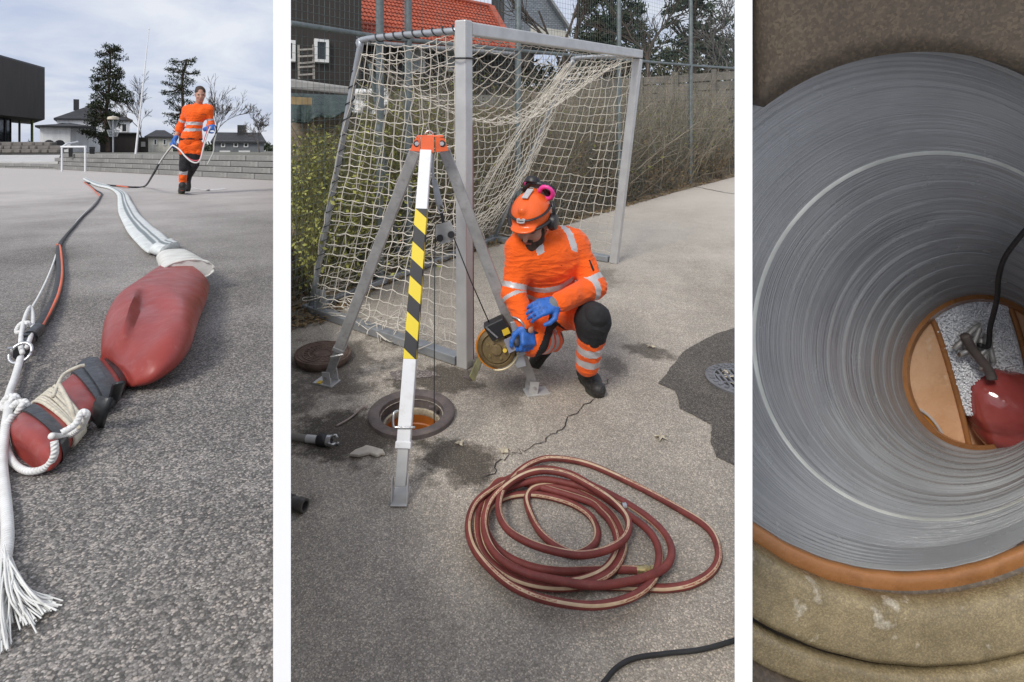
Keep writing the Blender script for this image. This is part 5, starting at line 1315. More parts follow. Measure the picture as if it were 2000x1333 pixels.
# ================================================================== KNEELING WORKER
def worker_kneeling():
    Dft = lane(1158, 772).y
    q = lambda x, y, d: P(x, y, d)
    t = thing('person', 'crouching worker in orange hi-vis clothes and helmet turning the winch crank', 'person', lane(1130, 760))
    # joints
    pel = q(1072, 590, 3.40); chest = q(1062, 508, 3.27); neck = q(1062, 452, 3.25)
    shL, shR = q(1018, 486, 3.17), q(1120, 478, 3.30)
    elL, elR = q(1003, 572, 3.12), q(1160, 560, 3.22)
    wrL, wrR = q(1026, 628, 3.04), q(1094, 590, 3.02)
    hipL, hipR = q(1054, 598, 3.38), q(1098, 596, 3.42)
    knL, knR = q(1040, 664, 3.10), q(1160, 626, 3.08)
    anL, anR = q(1078, 666, 3.36), q(1146, 712, 3.18)
    toL, toR = q(1050, 708, 3.24), q(1163, 758, 3.02)
    headc = q(1040, 436, 3.13)
    ff = Vector((-.42, -.78, -.46)); uu = Vector((-.16, -.38, .9))
    b = Body()
    b.cap(pel + Vector((-.04, 0, -.02)), pel + Vector((.05, 0, -.02)), .135, .135, .06, 'hip')
    b.cap(pel, chest, .135, .155, .08, 'torso'); b.cap(chest + (shL - chest) * .55, chest + (shR - chest) * .55, .125, .125, .07, 'torso')
    b.cap(chest.lerp(neck, .3), neck, .1, .06, .06, 'torso')
    b.cap(shL.lerp(neck, .1), shL, .075, .07, .05, 'torso').cap(shR.lerp(neck, .1), shR, .075, .07, .05, 'torso')
    b.cap(shL, elL, .07, .056, .03, 'armL').cap(elL, wrL, .058, .044, .02, 'foreL')
    b.cap(shR, elR, .072, .058, .03, 'armR').cap(elR, wrR, .06, .045, .02, 'foreR')
    b.cap(hipL, knL, .105, .076, .05, 'thighL').cap(knL, anL, .072, .056, .025, 'shinL')
    b.cap(hipR, knR, .108, .08, .05, 'thighR').cap(knR, anR, .078, .056, .025, 'shinR')
    # the one continuous body, slimmer than the clothes
    body = Body(); body.pr = list(b.pr)
    body.cap(neck.lerp(chest, .2), headc + Vector((.02, .02, -.03)), .056, .054, .03, 'neck')
    L, rot = head_prims(body, headc, ff, uu, 1.0)
    body.cap(wrL, wrL + (wrL - elL).normalized() * .04, .03, .03, .01, 'wrist').cap(wrR, wrR + (wrR - elR).normalized() * .03, .03, .03, .01, 'wrist')
    shrunk = Body()
    for p in body.pr:
        if p[6] in ('head', 'eye', 'ear', 'lip', 'neck', 'wrist'): shrunk.pr.append(p)
        else: shrunk.pr.append(p[:3] + (p[3] * .78, p[4] * .78) + p[5:])
    lip = mat('lips', (.36, .14, .11), .5); eyem = mat('shut_eye', (.2, .1, .08), .5)
    shrunk.build('body', .0065, [M['skin'], lip, eyem], t, lambda g, tt, c: 1 if g == 'lip' else 2 if g == 'eye' else 0)
    # clothes
    tro = Body(); tro.pr = [p for p in b.pr if p[6] in ('hip', 'thighL', 'thighR', 'shinL', 'shinR')]
    nv = lambda v: np.array(v)
    kdir = (nv(knR) - nv(hipR)); kdir /= np.linalg.norm(kdir)
    def ptro(g, s, c):
        if g == 'shinR':
            if .5 < s < .66 or .78 < s < .93: return 2
            if s < .36: return 1
        if g == 'shinL':
            if .3 < s < .5 or .62 < s < .82: return 2
        if g == 'thighR':
            if s > .86: return 1
            if (c - nv(hipR)) @ np.array([-.75, .1, -.6]) > .045 and s > .15: return 1       # dark gusset along the inner thigh
        if g == 'thighL' and (c - nv(hipL)) @ np.array([.8, -.1, -.35]) > .05 and s > .2: return 1
        return 0
    tro.build('trousers', .0052, [M['orange2'], M['black_cloth'], M['reflect']], t, ptro, grow=.006, disp=wrinkle(.0034))
    jk = Body(); jk.pr = [p for p in b.pr if p[6] in ('torso', 'armL', 'armR', 'foreL', 'foreR')]; jk.cap(pel + Vector((-.03, -.01, .05)), pel + Vector((.04, 0, .05)), .138, .138, .06, 'hem')
    ax = nv(chest) - nv(pel); axl = np.linalg.norm(ax); ax = ax / axl
    def pjk(g, s, c):
        if g in ('torso', 'hem'):
            h = (c - nv(pel)) @ ax
            # silver bands round the belly and over the shoulders
            if .13 < h < .163 or .2 < h < .233: return 1
            for sh in (shL, shR):
                ms = nv(sh.lerp(neck, .38)); e = (c - ms) @ (nv(shR - shL) / np.linalg.norm(nv(shR - shL)))
                if abs(e) < .021 and h > .3 and np.linalg.norm(c - ms) < .135: return 1
        if g in ('armL', 'armR') and (.78 < s < .9): return 1
        if g in ('foreL',) and .08 < s < .2: return 1
        if g in ('foreR',) and .1 < s < .24: return 1
        return 0
    jk.build('jacket', .0046, [M['orange'], M['reflect'], M['black_cloth']], t, pjk, grow=.007, disp=wrinkle(.0034))
    MB().tube([neck + Vector((-.004, -.012, -.004)) + (Vector((1, 0, 0)) * math.cos(a) + Vector((0, .9, .25)) * math.sin(a)) * .068 for a in [2 * math.pi * k / 24 for k in range(25)]], .008, 6).build('collar', M['black_cloth'], t, smooth=True)
    # small dark chest print
    pr = MB()
    for k in range(7): a = q(1074 + k * 3.7, 522 - k * .5, 3.1 + k * .0028); pr.box(a, (.007, .004, .007 if k % 2 else .005))
    pr.build('chest_print', M['black_cloth'], t)
    zo = Vector((.42, -.85, .1)).normalized(); MB().bar(shR.lerp(elR, .36) + zo * .076, shR.lerp(elR, .68) + zo * .069, .013, .006, up=zo).build('sleeve_zip', M['black_cloth'], t)
    # beard
    be = Body()
    be.ell(L(0, .04, -.075), (.06, .052, .04), rot, .02, 'b').ell(L(0, .07, -.098), (.044, .042, .038), rot, .02, 'b').cap(L(-.024, .094, -.05), L(.024, .094, -.05), .009, .009, .01, 'b')
    for s in (-1, 1): be.cap(L(.058 * s, .028, -.02), L(.05 * s, .04, -.075), .017, .02, .015, 'b')
    be.build('beard', .005, [M['hair']], t, disp=wrinkle(.0015, 3))
    # helmet
    hx, hy, hz = [Vector(rot.col[i]) for i in range(3)]
    hfr = Matrix.Translation(L(0, -.005, .062)) @ rot.to_4x4()
    hb = Body(); rI = rot
    hb.ell(L(0, -.006, .06), (.105, .128, .112), rot, .02, 'shell'); hb.ell(L(0, .115, .045), (.07, .05, .012), rot, .02, 'brim')
    hb.cap(L(0, -.09, .14), L(0, .09, .135), .02, .018, .02, 'ridge')
    V0 = nv(L(0, 0, .035)); un = nv(hz)
    def ph(g, s, c):
        return -1 if (c - V0) @ un < -.002 else 0
    hel = hb.build('helmet', .0055, [M['helmet']], t, ph)
    hel.modifiers.new('thick', 'SOLIDIFY').thickness = .004
    ring = lambda z, k, y0=-.006, a0=0, a1=360, n=40: [L(math.sin(math.radians(a)) * .107 * k, y0 + math.cos(math.radians(a)) * .13 * k, z) for a in [a0 + (a1 - a0) * i / n for i in range(n + 1)]]
    MB().tube(ring(.096, .985, a0=-110, a1=110), .0085, 6, flat=.5).build('headlamp_strap', M['black_plastic'], hel, smooth=True)
    MB().tube(ring(.04, 1.04, a0=-95, a1=95), .013, 8, flat=.6).build('goggle_band', M['black_plastic'], hel, smooth=True)
    MB().prism([L(.0, .128, .085), L(.02, .126, .088), L(.024, .118, .103), L(.01, .117, .108), L(0, .121, .1), L(-.01, .117, .108), L(-.024, .118, .103), L(-.02, .126, .088)], hy * .006).build('heart_sticker', M['reflect'], hel)
    MB().bar(L(0, .04, .1795), L(0, -.05, .18), .034, .004, up=hz).build('top_sticker', M['reflect'], hel)
    for s in (-1, 1):
        ear = MB().lathe(L(.098 * s, -.012, .012), hx * s, [(0, 0), (.044, 0), (.048, .012), (.04, .034), (.02, .038), (0, .038)], 20); ear.v = [v for v in ear.v]
        e = ear.build('ear_muff', M['black_plastic'], t, smooth='auto')
        MB().tube([L(.118 * s, -.012, .02), L(.124 * s, -.03, .075), L(.11 * s, -.05, .115)], .009, 6, flat=.5).build('muff_arm', M['black_plastic'], e, smooth=True)
    # second, raised pink and black ear defenders at the back of the crown
    MB().tube([L(.06, -.085, .145), L(.02, -.1, .19), L(-.04, -.1, .185), L(-.085, -.085, .12)], .016, 8).build('headband', M['black_plastic'], hel, smooth=True)
    for s, mm in ((-1, M['black_plastic']), (1, M['black_plastic'])):
        c = L(.012, -.1, .178) if s < 0 else L(-.075, -.085, .15); MB().lathe(c, (hx * -.35 * (s > 0) - hy * .7 + hz * .5), [(0, 0), (.042, 0), (.046, .016), (.038, .034), (0, .037)], 18).build('raised_muff', mm, hel, smooth='auto')
        MB().tube([c + (hx * math.cos(a) + hz * math.sin(a)) * .036 + hy * .012 for a in [2 * math.pi * k / 16 for k in range(5 if s < 0 else 14)]], .005 if s < 0 else .013, 6).build('pink_cushion', M['pink'], hel, smooth=True)
    MB().tube(smoothpath([L(.085, .0, -.02), L(.07, .035, -.09), L(.02, .06, -.128), L(-.04, .055, -.118), L(-.08, .01, -.03)], 5), .005, 5).build('chin_strap', M['helmet'], hel, smooth=True)
    # gloves: one resting on the thigh, one closed on the crank
    g1 = hand_body(wrR + (wrR - elR).normalized() * .012, (q(1052, 602, 2.97) - wrR), Vector((-.2, -.75, .62)), -1, .42, 1.12, thumb=.7)
    g1.build('glove', .0045, [M['blue_glove'], mat('grey_knit_cuff', (.18, .19, .2), .9)], t, lambda g, s, c: 1 if g == 'cuff' else 0)
    g2 = hand_body(wrL + (wrL - elL).normalized() * .01, (q(1031, 672, 2.995) - wrL), Vector((.55, -.75, .1)), 1, 1.0, 1.12, thumb=.9)
    g2.build('glove', .0045, [M['blue_glove'], M['black_cloth']], t, lambda g, s, c: 1 if g in ('cuff',) else 0)
    MB().tube([elL.lerp(wrL, .86), elL.lerp(wrL, 1.0), elL.lerp(wrL, 1.2)], [.05, .046, .04], 14).build('cuff', M['black_cloth'], t, smooth='auto')
    MB().tube([elR.lerp(wrR, .94), elR.lerp(wrR, 1.0)], [.052, .05], 14).build('cuff', M['orange'], t, smooth='auto')
    # knee pad on the raised knee
    kp = Body(); kf = ((knR - hipR).normalized() * .4 + (knR - anR).normalized() * .5 + Vector((0, -.9, 0))).normalized()
    kp.cap(knR + kf * .035 + (knR - anR).normalized() * .03, knR.lerp(anR, .4) + kf * .022, .064, .06, .03, 'k'); kp.build('knee_pad', .006, [M['black_cloth']], t, disp=wrinkle(.002))
    kp2 = Body(); kp2.cap(knL + Vector((-.02, -.04, .03)), knL + Vector((0, -.03, -.04)), .055, .05, .03, 'k')
    # boots
    def boot(an, to, fwd_up, heel):
        bb = Body(); d = (to - an)
        bb.cap(an + (an - heel) * .0, heel.lerp(an, .6), .046, .052, .03, 'shaft'); bb.cap(heel + fwd_up * .045, heel.lerp(to, .55) + fwd_up * .045, .046, .046, .03, 'foot'); bb.cap(heel.lerp(to, .5) + fwd_up * .04, to + fwd_up * .036, .047, .042, .03, 'foot')
        o = bb.build('boot', .0058, [M['boot']], t)
        f = (to - heel).normalized(); s = f.cross(fwd_up).normalized(); L_ = (to - heel).length
        pts = []
        for (u, w) in ((-.05, .018), (-.04, .034), (.2, .04), (.45, .034), (.7, .049), (.9, .046), (1.08, .03), (1.14, .01)): pts.append((u, w))
        lo = [heel + f * (u * L_) + s * w for u, w in pts] + [heel + f * (u * L_) - s * w for u, w in reversed(pts)]
        MB().prism([p + fwd_up * .002 for p in lo], fwd_up * .024).build('sole', M['sole'], o)
        for k in range(4): c = heel + f * L_ * (.32 + k * .11) + fwd_up * (.098 - k * .008); MB().tube([c - s * .028, c + fwd_up * .006, c + s * .028], .0035, 5).build('lace', M['black_cloth'], o)
    hR = lane(1141, 741) ; tR = lane(1168, 774)
    boot(anR, tR, LUP, hR)
    hL = q(1092, 660, 3.42); tL = lane(1056, 717)
    fu = (tL - hL).normalized().cross(Vector((.8, .5, 0))).normalized(); fu = fu if fu.z > 0 else -fu
    boot(anL, tL + Vector((0, 0, .01)), (fu * .8 + Vector((-.3, -.5, .1))).normalized(), hL)
worker_kneeling()

# ================================================================== WALKING WORKER
def worker_walking():
    D = yard(355, 381).y
    q = lambda x, y, d=0: P(x, y, D + d)
    t = thing('person', 'bareheaded worker in orange hi-vis clothes walking across the yard with hose loops in blue gloves', 'person', yard(354, 381))
    headc = q(391, 186, -.02)
    ray_ = Vector((P(380, 295, 1).x, 1, 0)).normalized(); side = Vector((ray_.y, -ray_.x, 0))
    pel = q(374, 276); chest = q(383, 228); neck = q(388, 205)
    shL, shR = q(366, 215), q(408, 214)
    elL, elR = q(352, 247, .02), q(412, 243, .05)
    wrL, wrR = q(342, 272, -.05), q(404, 252, -.2)
    hipL, hipR = q(363, 284), q(382, 284)
    knL, knR = q(359, 327, -.08), q(379, 322, .04)
    anL, anR = q(356, 366, -.02), q(367, 346, .38)
    b = Body()
    b.cap(hipL, hipR, .095, .095, .06, 'hip').cap(pel, chest, .112, .12, .08, 'torso').cap(chest + (shL - chest) * .5, chest + (shR - chest) * .5, .108, .108, .07, 'torso')
    b.cap(chest.lerp(neck, .4), neck, .08, .055, .05, 'torso').cap(shL.lerp(neck, .2), shL, .07, .068, .05, 'torso').cap(shR.lerp(neck, .2), shR, .07, .068, .05, 'torso')
    b.cap(shL, elL, .058, .045, .03, 'armL').cap(elL, wrL, .046, .034, .02, 'foreL').cap(shR, elR, .058, .045, .03, 'armR').cap(elR, wrR, .05, .036, .02, 'foreR')
    b.cap(hipL, knL, .088, .062, .05, 'thighL').cap(knL, anL, .058, .048, .03, 'shinL').cap(hipR, knR, .088, .06, .05, 'thighR').cap(knR, anR, .066, .05, .03, 'shinR')
    body = Body()
    for p in b.pr: body.pr.append(p if p[6].startswith('fore') else p[:3] + (p[3] * .8, p[4] * .8) + p[5:])
    body.cap(neck.lerp(chest, .15), headc + Vector((0, 0, -.04)), .055, .054, .03, 'neck')
    f = (-ray_ + side * .1 + Vector((0, 0, -.16))); L, rot = head_prims(body, headc, f, Vector((.03, -.05, 1)), 1.0)
    dk = mat('eye_shadow_skin', (.12, .07, .055), .5)
    body.build('body', .0095, [M['skin'], dk, mat('lips_pale', (.4, .17, .14), .5)], t, lambda g, s, c: 1 if g == 'eye' else 2 if g == 'lip' else 0)
    hb = Body(); hb.ell(L(0, -.02, .062), (.083, .098, .09), rot, .02, 'h'); V0 = np.array(L(0, .035, .085)); nn = np.array(rot.col[1]); uu = np.array(rot.col[2])
    hb.build('hair', .008, [M['hair']], t, lambda g, s, c: -1 if ((c - V0) @ nn > .03 or ((c - V0) @ uu < -.085 and (c - V0) @ nn > -.02)) else 0, disp=wrinkle(.003, 2))
    tro = Body(); tro.pr = [p for p in b.pr if p[6] in ('hip', 'thighL', 'thighR', 'shinL', 'shinR')]
    def ptro(g, s, c):
        if g.startswith('thigh') and s > .42: return 1
        if g == 'shinL':
            if s < .12: return 1
            if .16 < s < .34 or .74 < s < .9: return 2
            if .34 <= s <= .74: return 0
            return 1 if s < .16 else 0
        if g == 'shinR': return 1
        return 0
    tro.build('trousers', .009, [M['orange2'], M['black_cloth'], M['reflect']], t, ptro, grow=.008, disp=wrinkle(.006))
    # loose tool pockets hanging over both thighs
    for a, k in ((hipL, -1), (hipR, 1)):
        pk = Body(); c = a.lerp(knL if k < 0 else knR, .2); pk.cap(c + side * .055 * k - ray_ * .045 + UP * .06, c + side * .05 * k - ray_ * .055 - UP * .05, .04, .048, .03, 'p'); pk.build('tool_pocket', .01, [M['orange2']], t, disp=wrinkle(.005))
    MB().tube([pel + UP * .035 + (side * math.cos(a) * .15 + ray_ * math.sin(a) * .125) for a in [2 * math.pi * k / 24 for k in range(25)]], .022, 6, flat=1.0).build('belt', M['black_cloth'], t, smooth=True)
    jk = Body(); jk.pr = [p for p in b.pr if p[6] in ('torso', 'armL', 'armR')]; jk.cap(elL, elL.lerp(wrL, .3), .052, .05, .02, 'foreL').cap(elR, elR.lerp(wrR, .4), .054, .05, .02, 'foreR'); jk.cap(pel + UP * .07 - side * .03, pel + UP * .07 + side * .03, .122, .122, .06, 'hem')
    z0 = pel.z
    def pjk(g, s, c):
        h = c[2] - z0
        if g in ('torso', 'hem'):
            if .16 < h < .21 or .265 < h < .315: return 1
        if g.startswith('arm') and .62 < s < .74: return 1
        return 0
    jk.build('jacket', .009, [M['orange'], M['reflect']], t, pjk, grow=.008, disp=wrinkle(.006))
    pr = MB()
    for k in range(5): pr.box(q(393 + k * 2.2, 224.5, -.152), (.012, .006, .008))
    pr.build('chest_print', M['black_cloth'], t)
    for w, e, tgt, nrm, sd in ((wrL, elL, q(335, 284, -.06), -side + ray_ * -.3, -1), (wrR, elR, q(421, 247, -.26), -ray_ + UP * .5, 1)):
        hb = hand_body(w, tgt - w, nrm, sd, 1.1, 1.25); hb.build('glove', .008, [M['blue_glove']], t)
    def boot(an, heel, to, up):
        bb = Body(); bb.cap(an + (an - heel) * .3, heel.lerp(an, .5), .056, .058, .03, 's').cap(heel + up * .05, to + up * .045, .05, .046, .03, 'f'); o = bb.build('boot', .009, [M['boot']], t)
        f = (to - heel).normalized(); s = f.cross(up).normalized(); L_ = (to - heel).length
        lo = [heel + f * u * L_ + s * w for u, w in ((-.2, .03), (.3, .045), (.8, .052), (1.2, .03))] + [heel + f * u * L_ - s * w for u, w in ((1.2, .03), (.8, .052), (.3, .045), (-.2, .03))]
        MB().prism([p + up * .002 for p in lo], up * .028).build('sole', mat('olive_sole', (.1, .095, .03), .8), o)
    g0 = yard(355, 378); fw = -ray_
    boot(anL, g0 - fw * .06, g0 + fw * .17, UP)
    hl = anR + Vector((0, 0, -.02)) + ray_ * .1; boot(anR, hl, hl - UP * .2 + ray_ * -.03, (ray_ * -1 + UP * .2).normalized())
worker_walking()

# ================================================================== RED HOSE COIL, CABLE, SMALL THINGS ON THE LANE
def uvmat(name, fn):
    t = NT(name); uv = t.sep(t.tc.outputs['UV']); return fn(t, uv[0], uv[1])
def hose_mat():
    def fn(t, u, v):
        base = t.ramp(t.noise(14, detail=6), [(.3, (.13, .024, .02)), (.7, (.24, .05, .04))])
        base = t.mix(t.ramp(t.noise(40, detail=8, rough=.7), [(.55, 0.0), (.75, .35)]), base, (.3, .16, .12))
        tw = t.math('MULTIPLY', t.math('SINE', t.math('MULTIPLY', v, 1.9)), .13); tw = t.math('ADD', tw, t.math('MULTIPLY', t.math('SINE', t.math('ADD', t.math('MULTIPLY', v, .83), 1.0)), .16))
        d = t.math('ABSOLUTE', t.math('SUBTRACT', t.math('FRACT', t.math('ADD', u, tw)), .36))
        band = t.ramp(d, [(.055, 1.0), (.062, 0.0)])
        inb = t.ramp(d, [(.03, 1.0), (.036, 0.0)])
        cream = t.ramp(t.noise(30, detail=4), [(.3, (.5, .36, .22)), (.7, (.66, .5, .34))])
        # rows of small red printed characters along the cream stripe
        col = t.math('FLOOR', t.math('MULTIPLY', v, 170)); cell = t.new('ShaderNodeTexWhiteNoise', noise_dimensions='2D'); cv = t.new('ShaderNodeCombineXYZ')
        t.l.new(col, cv.inputs[0]); t.l.new(t.math('FLOOR', t.math('MULTIPLY', u, 40)), cv.inputs[1]); t.l.new(cv.outputs[0], cell.inputs['Vector'])
        gap = t.ramp(t.math('FRACT', t.math('MULTIPLY', v, 2.1)), [(.55, 1.0), (.6, 0.0)], 'LINEAR')
        ink = t.math('MULTIPLY', t.math('MULTIPLY', t.ramp(cell.outputs['Value'], [(.38, 0.0), (.42, .8)]), inb), gap)
        c = t.mix(band, base, t.mix(ink, cream, (.3, .05, .04)))
        t.bump(t.math('ADD', t.noise(90, detail=3), t.math('MULTIPLY', band, .5)), .25, .002)
        return t.out(c, .62)
    return uvmat('red_hose_rubber', fn)
def coil():
    o = lambda x, y: (880 + x / 2.818, 860 + y / 2.818)
    A = [(1040, 716), (950, 712), (800, 716), (600, 722), (420, 690), (270, 610), (197, 490), (215, 375), (320, 310), (470, 300), (640, 340), (760, 410), (808, 500), (785, 580), (690, 628), (590, 590), (500, 515), (445, 420), (420, 320)]
    B = [(470, 262), (600, 258), (740, 305), (860, 385), (930, 480), (952, 600), (890, 720), (760, 790), (600, 812), (420, 788), (280, 722), (180, 620), (145, 500), (158, 370), (215, 275), (320, 222)]
    C = [(460, 222), (620, 232), (800, 290), (960, 400), (1080, 490), (1138, 580), (1145, 680), (1100, 785), (1000, 862), (850, 905), (700, 908), (500, 872), (330, 800), (200, 690), (120, 580), (98, 460), (138, 345), (240, 260), (350, 200)]
    Dd = [(500, 158), (650, 182), (770, 245), (900, 310), (1050, 400), (1165, 500), (1215, 600), (1190, 690), (1090, 748), (950, 785), (780, 800), (600, 775), (420, 735), (280, 660), (205, 560), (185, 440), (225, 330)]
    E_ = [(320, 240), (420, 186), (520, 170), (640, 190), (760, 250), (890, 335), (975, 435), (965, 530), (870, 600), (720, 632), (560, 608), (420, 560), (312, 490), (265, 390), (285, 280), (360, 185), (450, 125), (560, 100), (750, 130), (1000, 240), (1250, 375), (1420, 490), (1475, 620), (1440, 720), (1330, 790), (1200, 815), (1080, 812)]
    G = [(950, 806), (820, 800)]
    r = .0132; pts = []
    B2 = [(x - (x - 540) * .085, y - (y - 520) * .1) for x, y in B[2:-1]]
    lay = [(A, .0), (B, .9), (B2, .7), (C, 2.1), (Dd, 2.9), (E_, 3.7)]
    hs = []
    for P_, l in lay:
        for p in P_: hs.append([o(*p), r + l * 2 * r * .62])
    # the last long turn sinks back to the ground
    n = len(hs); k0 = n - 14
    for k in range(k0, n): hs[k][1] = max(r, hs[k0][1] * (1 - (k - k0) / 5) + r * (k - k0) / 5) if k - k0 < 5 else r
    for p in G: hs.append([o(*p), r])
    # outer half-turns of the lower loops rest on the ground
    path = [lane(x, y, h) for (x, y), h in hs]
    # ease heights for a hose that bends smoothly
    sm = smoothpath(path, 9)
    t = thing('hose_coil', 'long red rubber hose with cream printed stripe heaped in loose coils on the lane', 'hose', lane(1150, 1040))
    MB().tube(sm, r, 14).build('hose', hose_mat(), t, smooth=True, fix=False)
    e = sm[0]; d = (sm[0] - sm[3]).normalized()
    MB().tube([e - d * .01, e + d * .014], .0145, 14).build('ferrule', M['brass'], t, smooth='auto')
    MB().lathe(e + d * .014, d, [(0, 0), (.016, 0), (.0165, .004), (.0165, .012), (.0135, .015), (.0135, .021), (.017, .023), (.017, .036), (.014, .038), (.014, .05), (0, .05)], 6).build('coupling_nut', M['brass'], t)
    MB().lathe(e + d * .064, d, [(0, 0), (.012, 0), (.0135, .006), (.011, .012), (.009, .012), (.009, .004), (0, .004)], 16).build('coupling_end', M['black_plastic'], t, smooth='auto')
    q = lane(1219, 990, .06); MB().tube([q + Vector((-.008, 0, 0)), q + Vector((.008, .002, 0))], .0145, 12).build('hose_clip', M['steel'], t, smooth='auto')
coil()
cb = MB().tube(smoothpath([lane(1150, 1370, .008), lane(1182, 1330, .008), lane(1205, 1304, .008), lane(1240, 1286, .008), (lane(1300, 1277, .008)), lane(1370, 1269, .008), lane(1432, 1252, .008), lane(1480, 1235, .008)], 8), .0068, 10).build('cable', M['rubber'], smooth=True)
props(cb, 'black rubber cable curving over the lane in front of the red hose coil', 'cable')

def lane_leaf(px, size, label, seed, m=None, cat='leaf', name='dry_leaf'):
    rnd = random.Random(seed); c = lane(*px, .006); vs, fs = [c + LUP * .012], []
    n = 13
    for k in range(n):
        a = 2 * math.pi * k / n; r = size * (1.0 if k % 2 else .55) * rnd.uniform(.7, 1.2); vs.append(c + Vector((math.cos(a) * r * 1.25, math.sin(a) * r, 0)) + LUP * rnd.uniform(0, .018))
        fs.append((0, k + 1, (k + 1) % n + 1))
    o = MB().add(vs, fs).build(name, m or M['leaf_dry']); s = o.modifiers.new('thick', 'SOLIDIFY'); s.thickness = .0015; props(o, label, cat)
lane_leaf((1291, 856), .03, 'pale crumpled dry leaf lying alone below the dark asphalt patch', 1)
lane_leaf((985, 882), .028, 'dry leaf lying on the crack beside the hose coil', 2)
lane_leaf((1273, 678), .026, 'dry leaf on the small damp stain beyond the crouching worker', 3)
for k, (p, l) in enumerate((((1424, 738), 'large pale dry leaf spread over the drain grate bars'), ((1418, 728), 'yellowish dry leaf at the rim side of the drain grate'), ((1432, 752), 'creased pale dry leaf low on the drain grate'))): lane_leaf(p, .03 - k * .004, l, 10 + k)
lane_leaf((898, 868), .02, 'small pale crumb of leaf between manhole and hose coil', 5)
def stone_flake():
    pts = [(682, 893), (694, 884), (708, 879), (716, 875), (735, 880), (748, 884), (753, 892), (745, 891), (738, 896), (722, 890), (700, 895)]
    c = [lane(*p) for p in pts]; o = MB().prism([p + LUP * .001 for p in c], LUP * .016).build('broken_concrete_piece', mat('pale_mortar', (.55, .5, .42), .9, var=.2, vscale=20, bump=.5, bscale=90), bevel=.005)
    props(o, 'flat pale broken piece of mortar on the dirt before the manhole', 'rubble piece')
stone_flake()
s = MB().tube(smoothpath([lane(657, 832, .006), lane(682, 818, .008), lane(704, 800, .012), lane(716, 793, .02), lane(714, 799, .012)], 4), [.005] * 9 + [.006] * 8, 7).build('stick', mat('bare_stick', (.36, .29, .25), .8, var=.3), smooth=True); props(s, 'short pale bent stick on the ground beside the manhole', 'stick')
def hose_end():
    t = thing('hose_end', 'grey hose with steel claw coupling lying at the dark dirt patch', 'hose', lane(610, 866))
    MB().tube(smoothpath([lane(530, 846, .02), lane(568, 853, .02), lane(600, 857, .02)], 5), .0165, 12).build('hose', mat('ribbed_grey_hose', (.24, .22, .19), .7, var=.2), t, smooth=True)
    a, b = lane(599, 857, .02), lane(620, 859, .022); d = (b - a).normalized(); MB().tube([a, b], .0185, 14).build('ferrule', M['alu'], t, smooth='auto')
    MB().lathe(b, d, [(0, 0), (.022, 0), (.028, .01), (.03, .03), (.027, .045), (.022, .05), (0, .05)], 18).build('collar', M['black_plastic'], t, smooth='auto')
    MB().lathe(b + d * .05, d, [(.014, 0), (.026, .0), (.027, .02), (.022, .022), (.016, .022), (.016, .004)], 18).build('flange', M['steel'], t, smooth='auto')
    for k in range(3):
        a_ = 2 * math.pi * k / 3 + .4; e = d.orthogonal().normalized(); f = d.cross(e); o = e * math.cos(a_) + f * math.sin(a_)
        MB().tube([b + d * .06 + o * .02, b + d * .09 + o * .026, b + d * .1 + o * .014], .006, 6).build('claw', M['steel'], t, smooth=True)
hose_end()
def pipe_stub():
    t = thing('pipe_stub', 'short dark steel pipe end lying on the lane near the tripod foot', 'pipe', lane(590, 995)); a, b = lane(545, 972, .028), lane(596, 988, .028); d = (b - a).normalized()
    MB().lathe(a, d, [(.018, 0), (.022, 0), (.022, (b - a).length - .03), (.026, (b - a).length - .028), (.026, (b - a).length), (.018, (b - a).length), (.018, 0)], 20).build('tube', mat('dark_steel', (.16, .15, .14), .45, .7, var=.3, vscale=30), t, smooth='auto')
    for k in range(3): MB().lathe(a + d * (.02 + k * .018), d, [(.022, 0), (.0255, .002), (.0255, .009), (.022, .011)], 18).build('ring', M['black_plastic'], t, smooth='auto')
pipe_stub()

# ================================================================== SCHOOLYARD: packer bag, liner, ropes, hoses
def ground_tube_path(px):   # (x, y, radius in pixels): rests on the yard
    out = []
    for x, y, r in px:
        h = .02
        for _ in range(8):
            p = yard(x, y, h); h = max(.003, r * p.y / F)
        out.append((p, h))
    return out
def loft(stations, n, m, name, parent, flat=.78, sm_=1, *, power=2.0, dent=None, caps=True, lift=0):
    """closed soft tube through (centre, half width); flattened underneath"""
    c = [Vector(s[0]) for s in stations]; w = [s[1] for s in stations]
    vs, fs, us = [], [], []; k = len(c); L = 0
    for i in range(k):
        d = c[min(i + sm_, k - 1)] - c[max(i - sm_, 0)]; d.z *= .5; d.normalize(); s = d.cross(UP).normalized(); u = s.cross(d)
        if i: L += (c[i] - c[i - 1]).length
        for j in range(n):
            a = 2 * math.pi * j / n; ca, sa = math.cos(a), math.sin(a)
            x = math.copysign(abs(ca) ** (2 / power), ca); z = math.copysign(abs(sa) ** (2 / power), sa)
            if z < 0: z *= .8
            rr = 1.0
            if dent: rr = dent(i / (k - 1), a)
            vs.append(c[i] + s * (x * w[i] * rr) + u * (z * w[i] * flat * rr))
    for i in range(k - 1):
        for j in range(n):
            j2 = (j + 1) % n; fs.append((i * n + j, i * n + j2, (i + 1) * n + j2, (i + 1) * n + j)); us.append([(j / n, i / k)] * 4)
    if caps: fs.append(tuple(range(n))); us.append([(0, 0)] * n); fs.append(tuple(reversed([(k - 1) * n + j for j in range(n)]))); us.append([(0, 0)] * n)
    return MB().add(vs, fs, 0, us).build(name, m, parent, smooth='auto' if caps else True)
def respath(st, k):
    c = smoothpath([s[0] for s in st], k); w = smoothpath([Vector((s[1], 0, 0)) for s in st], k); return [(a, max(b.x, .002)) for a, b in zip(c, w)]

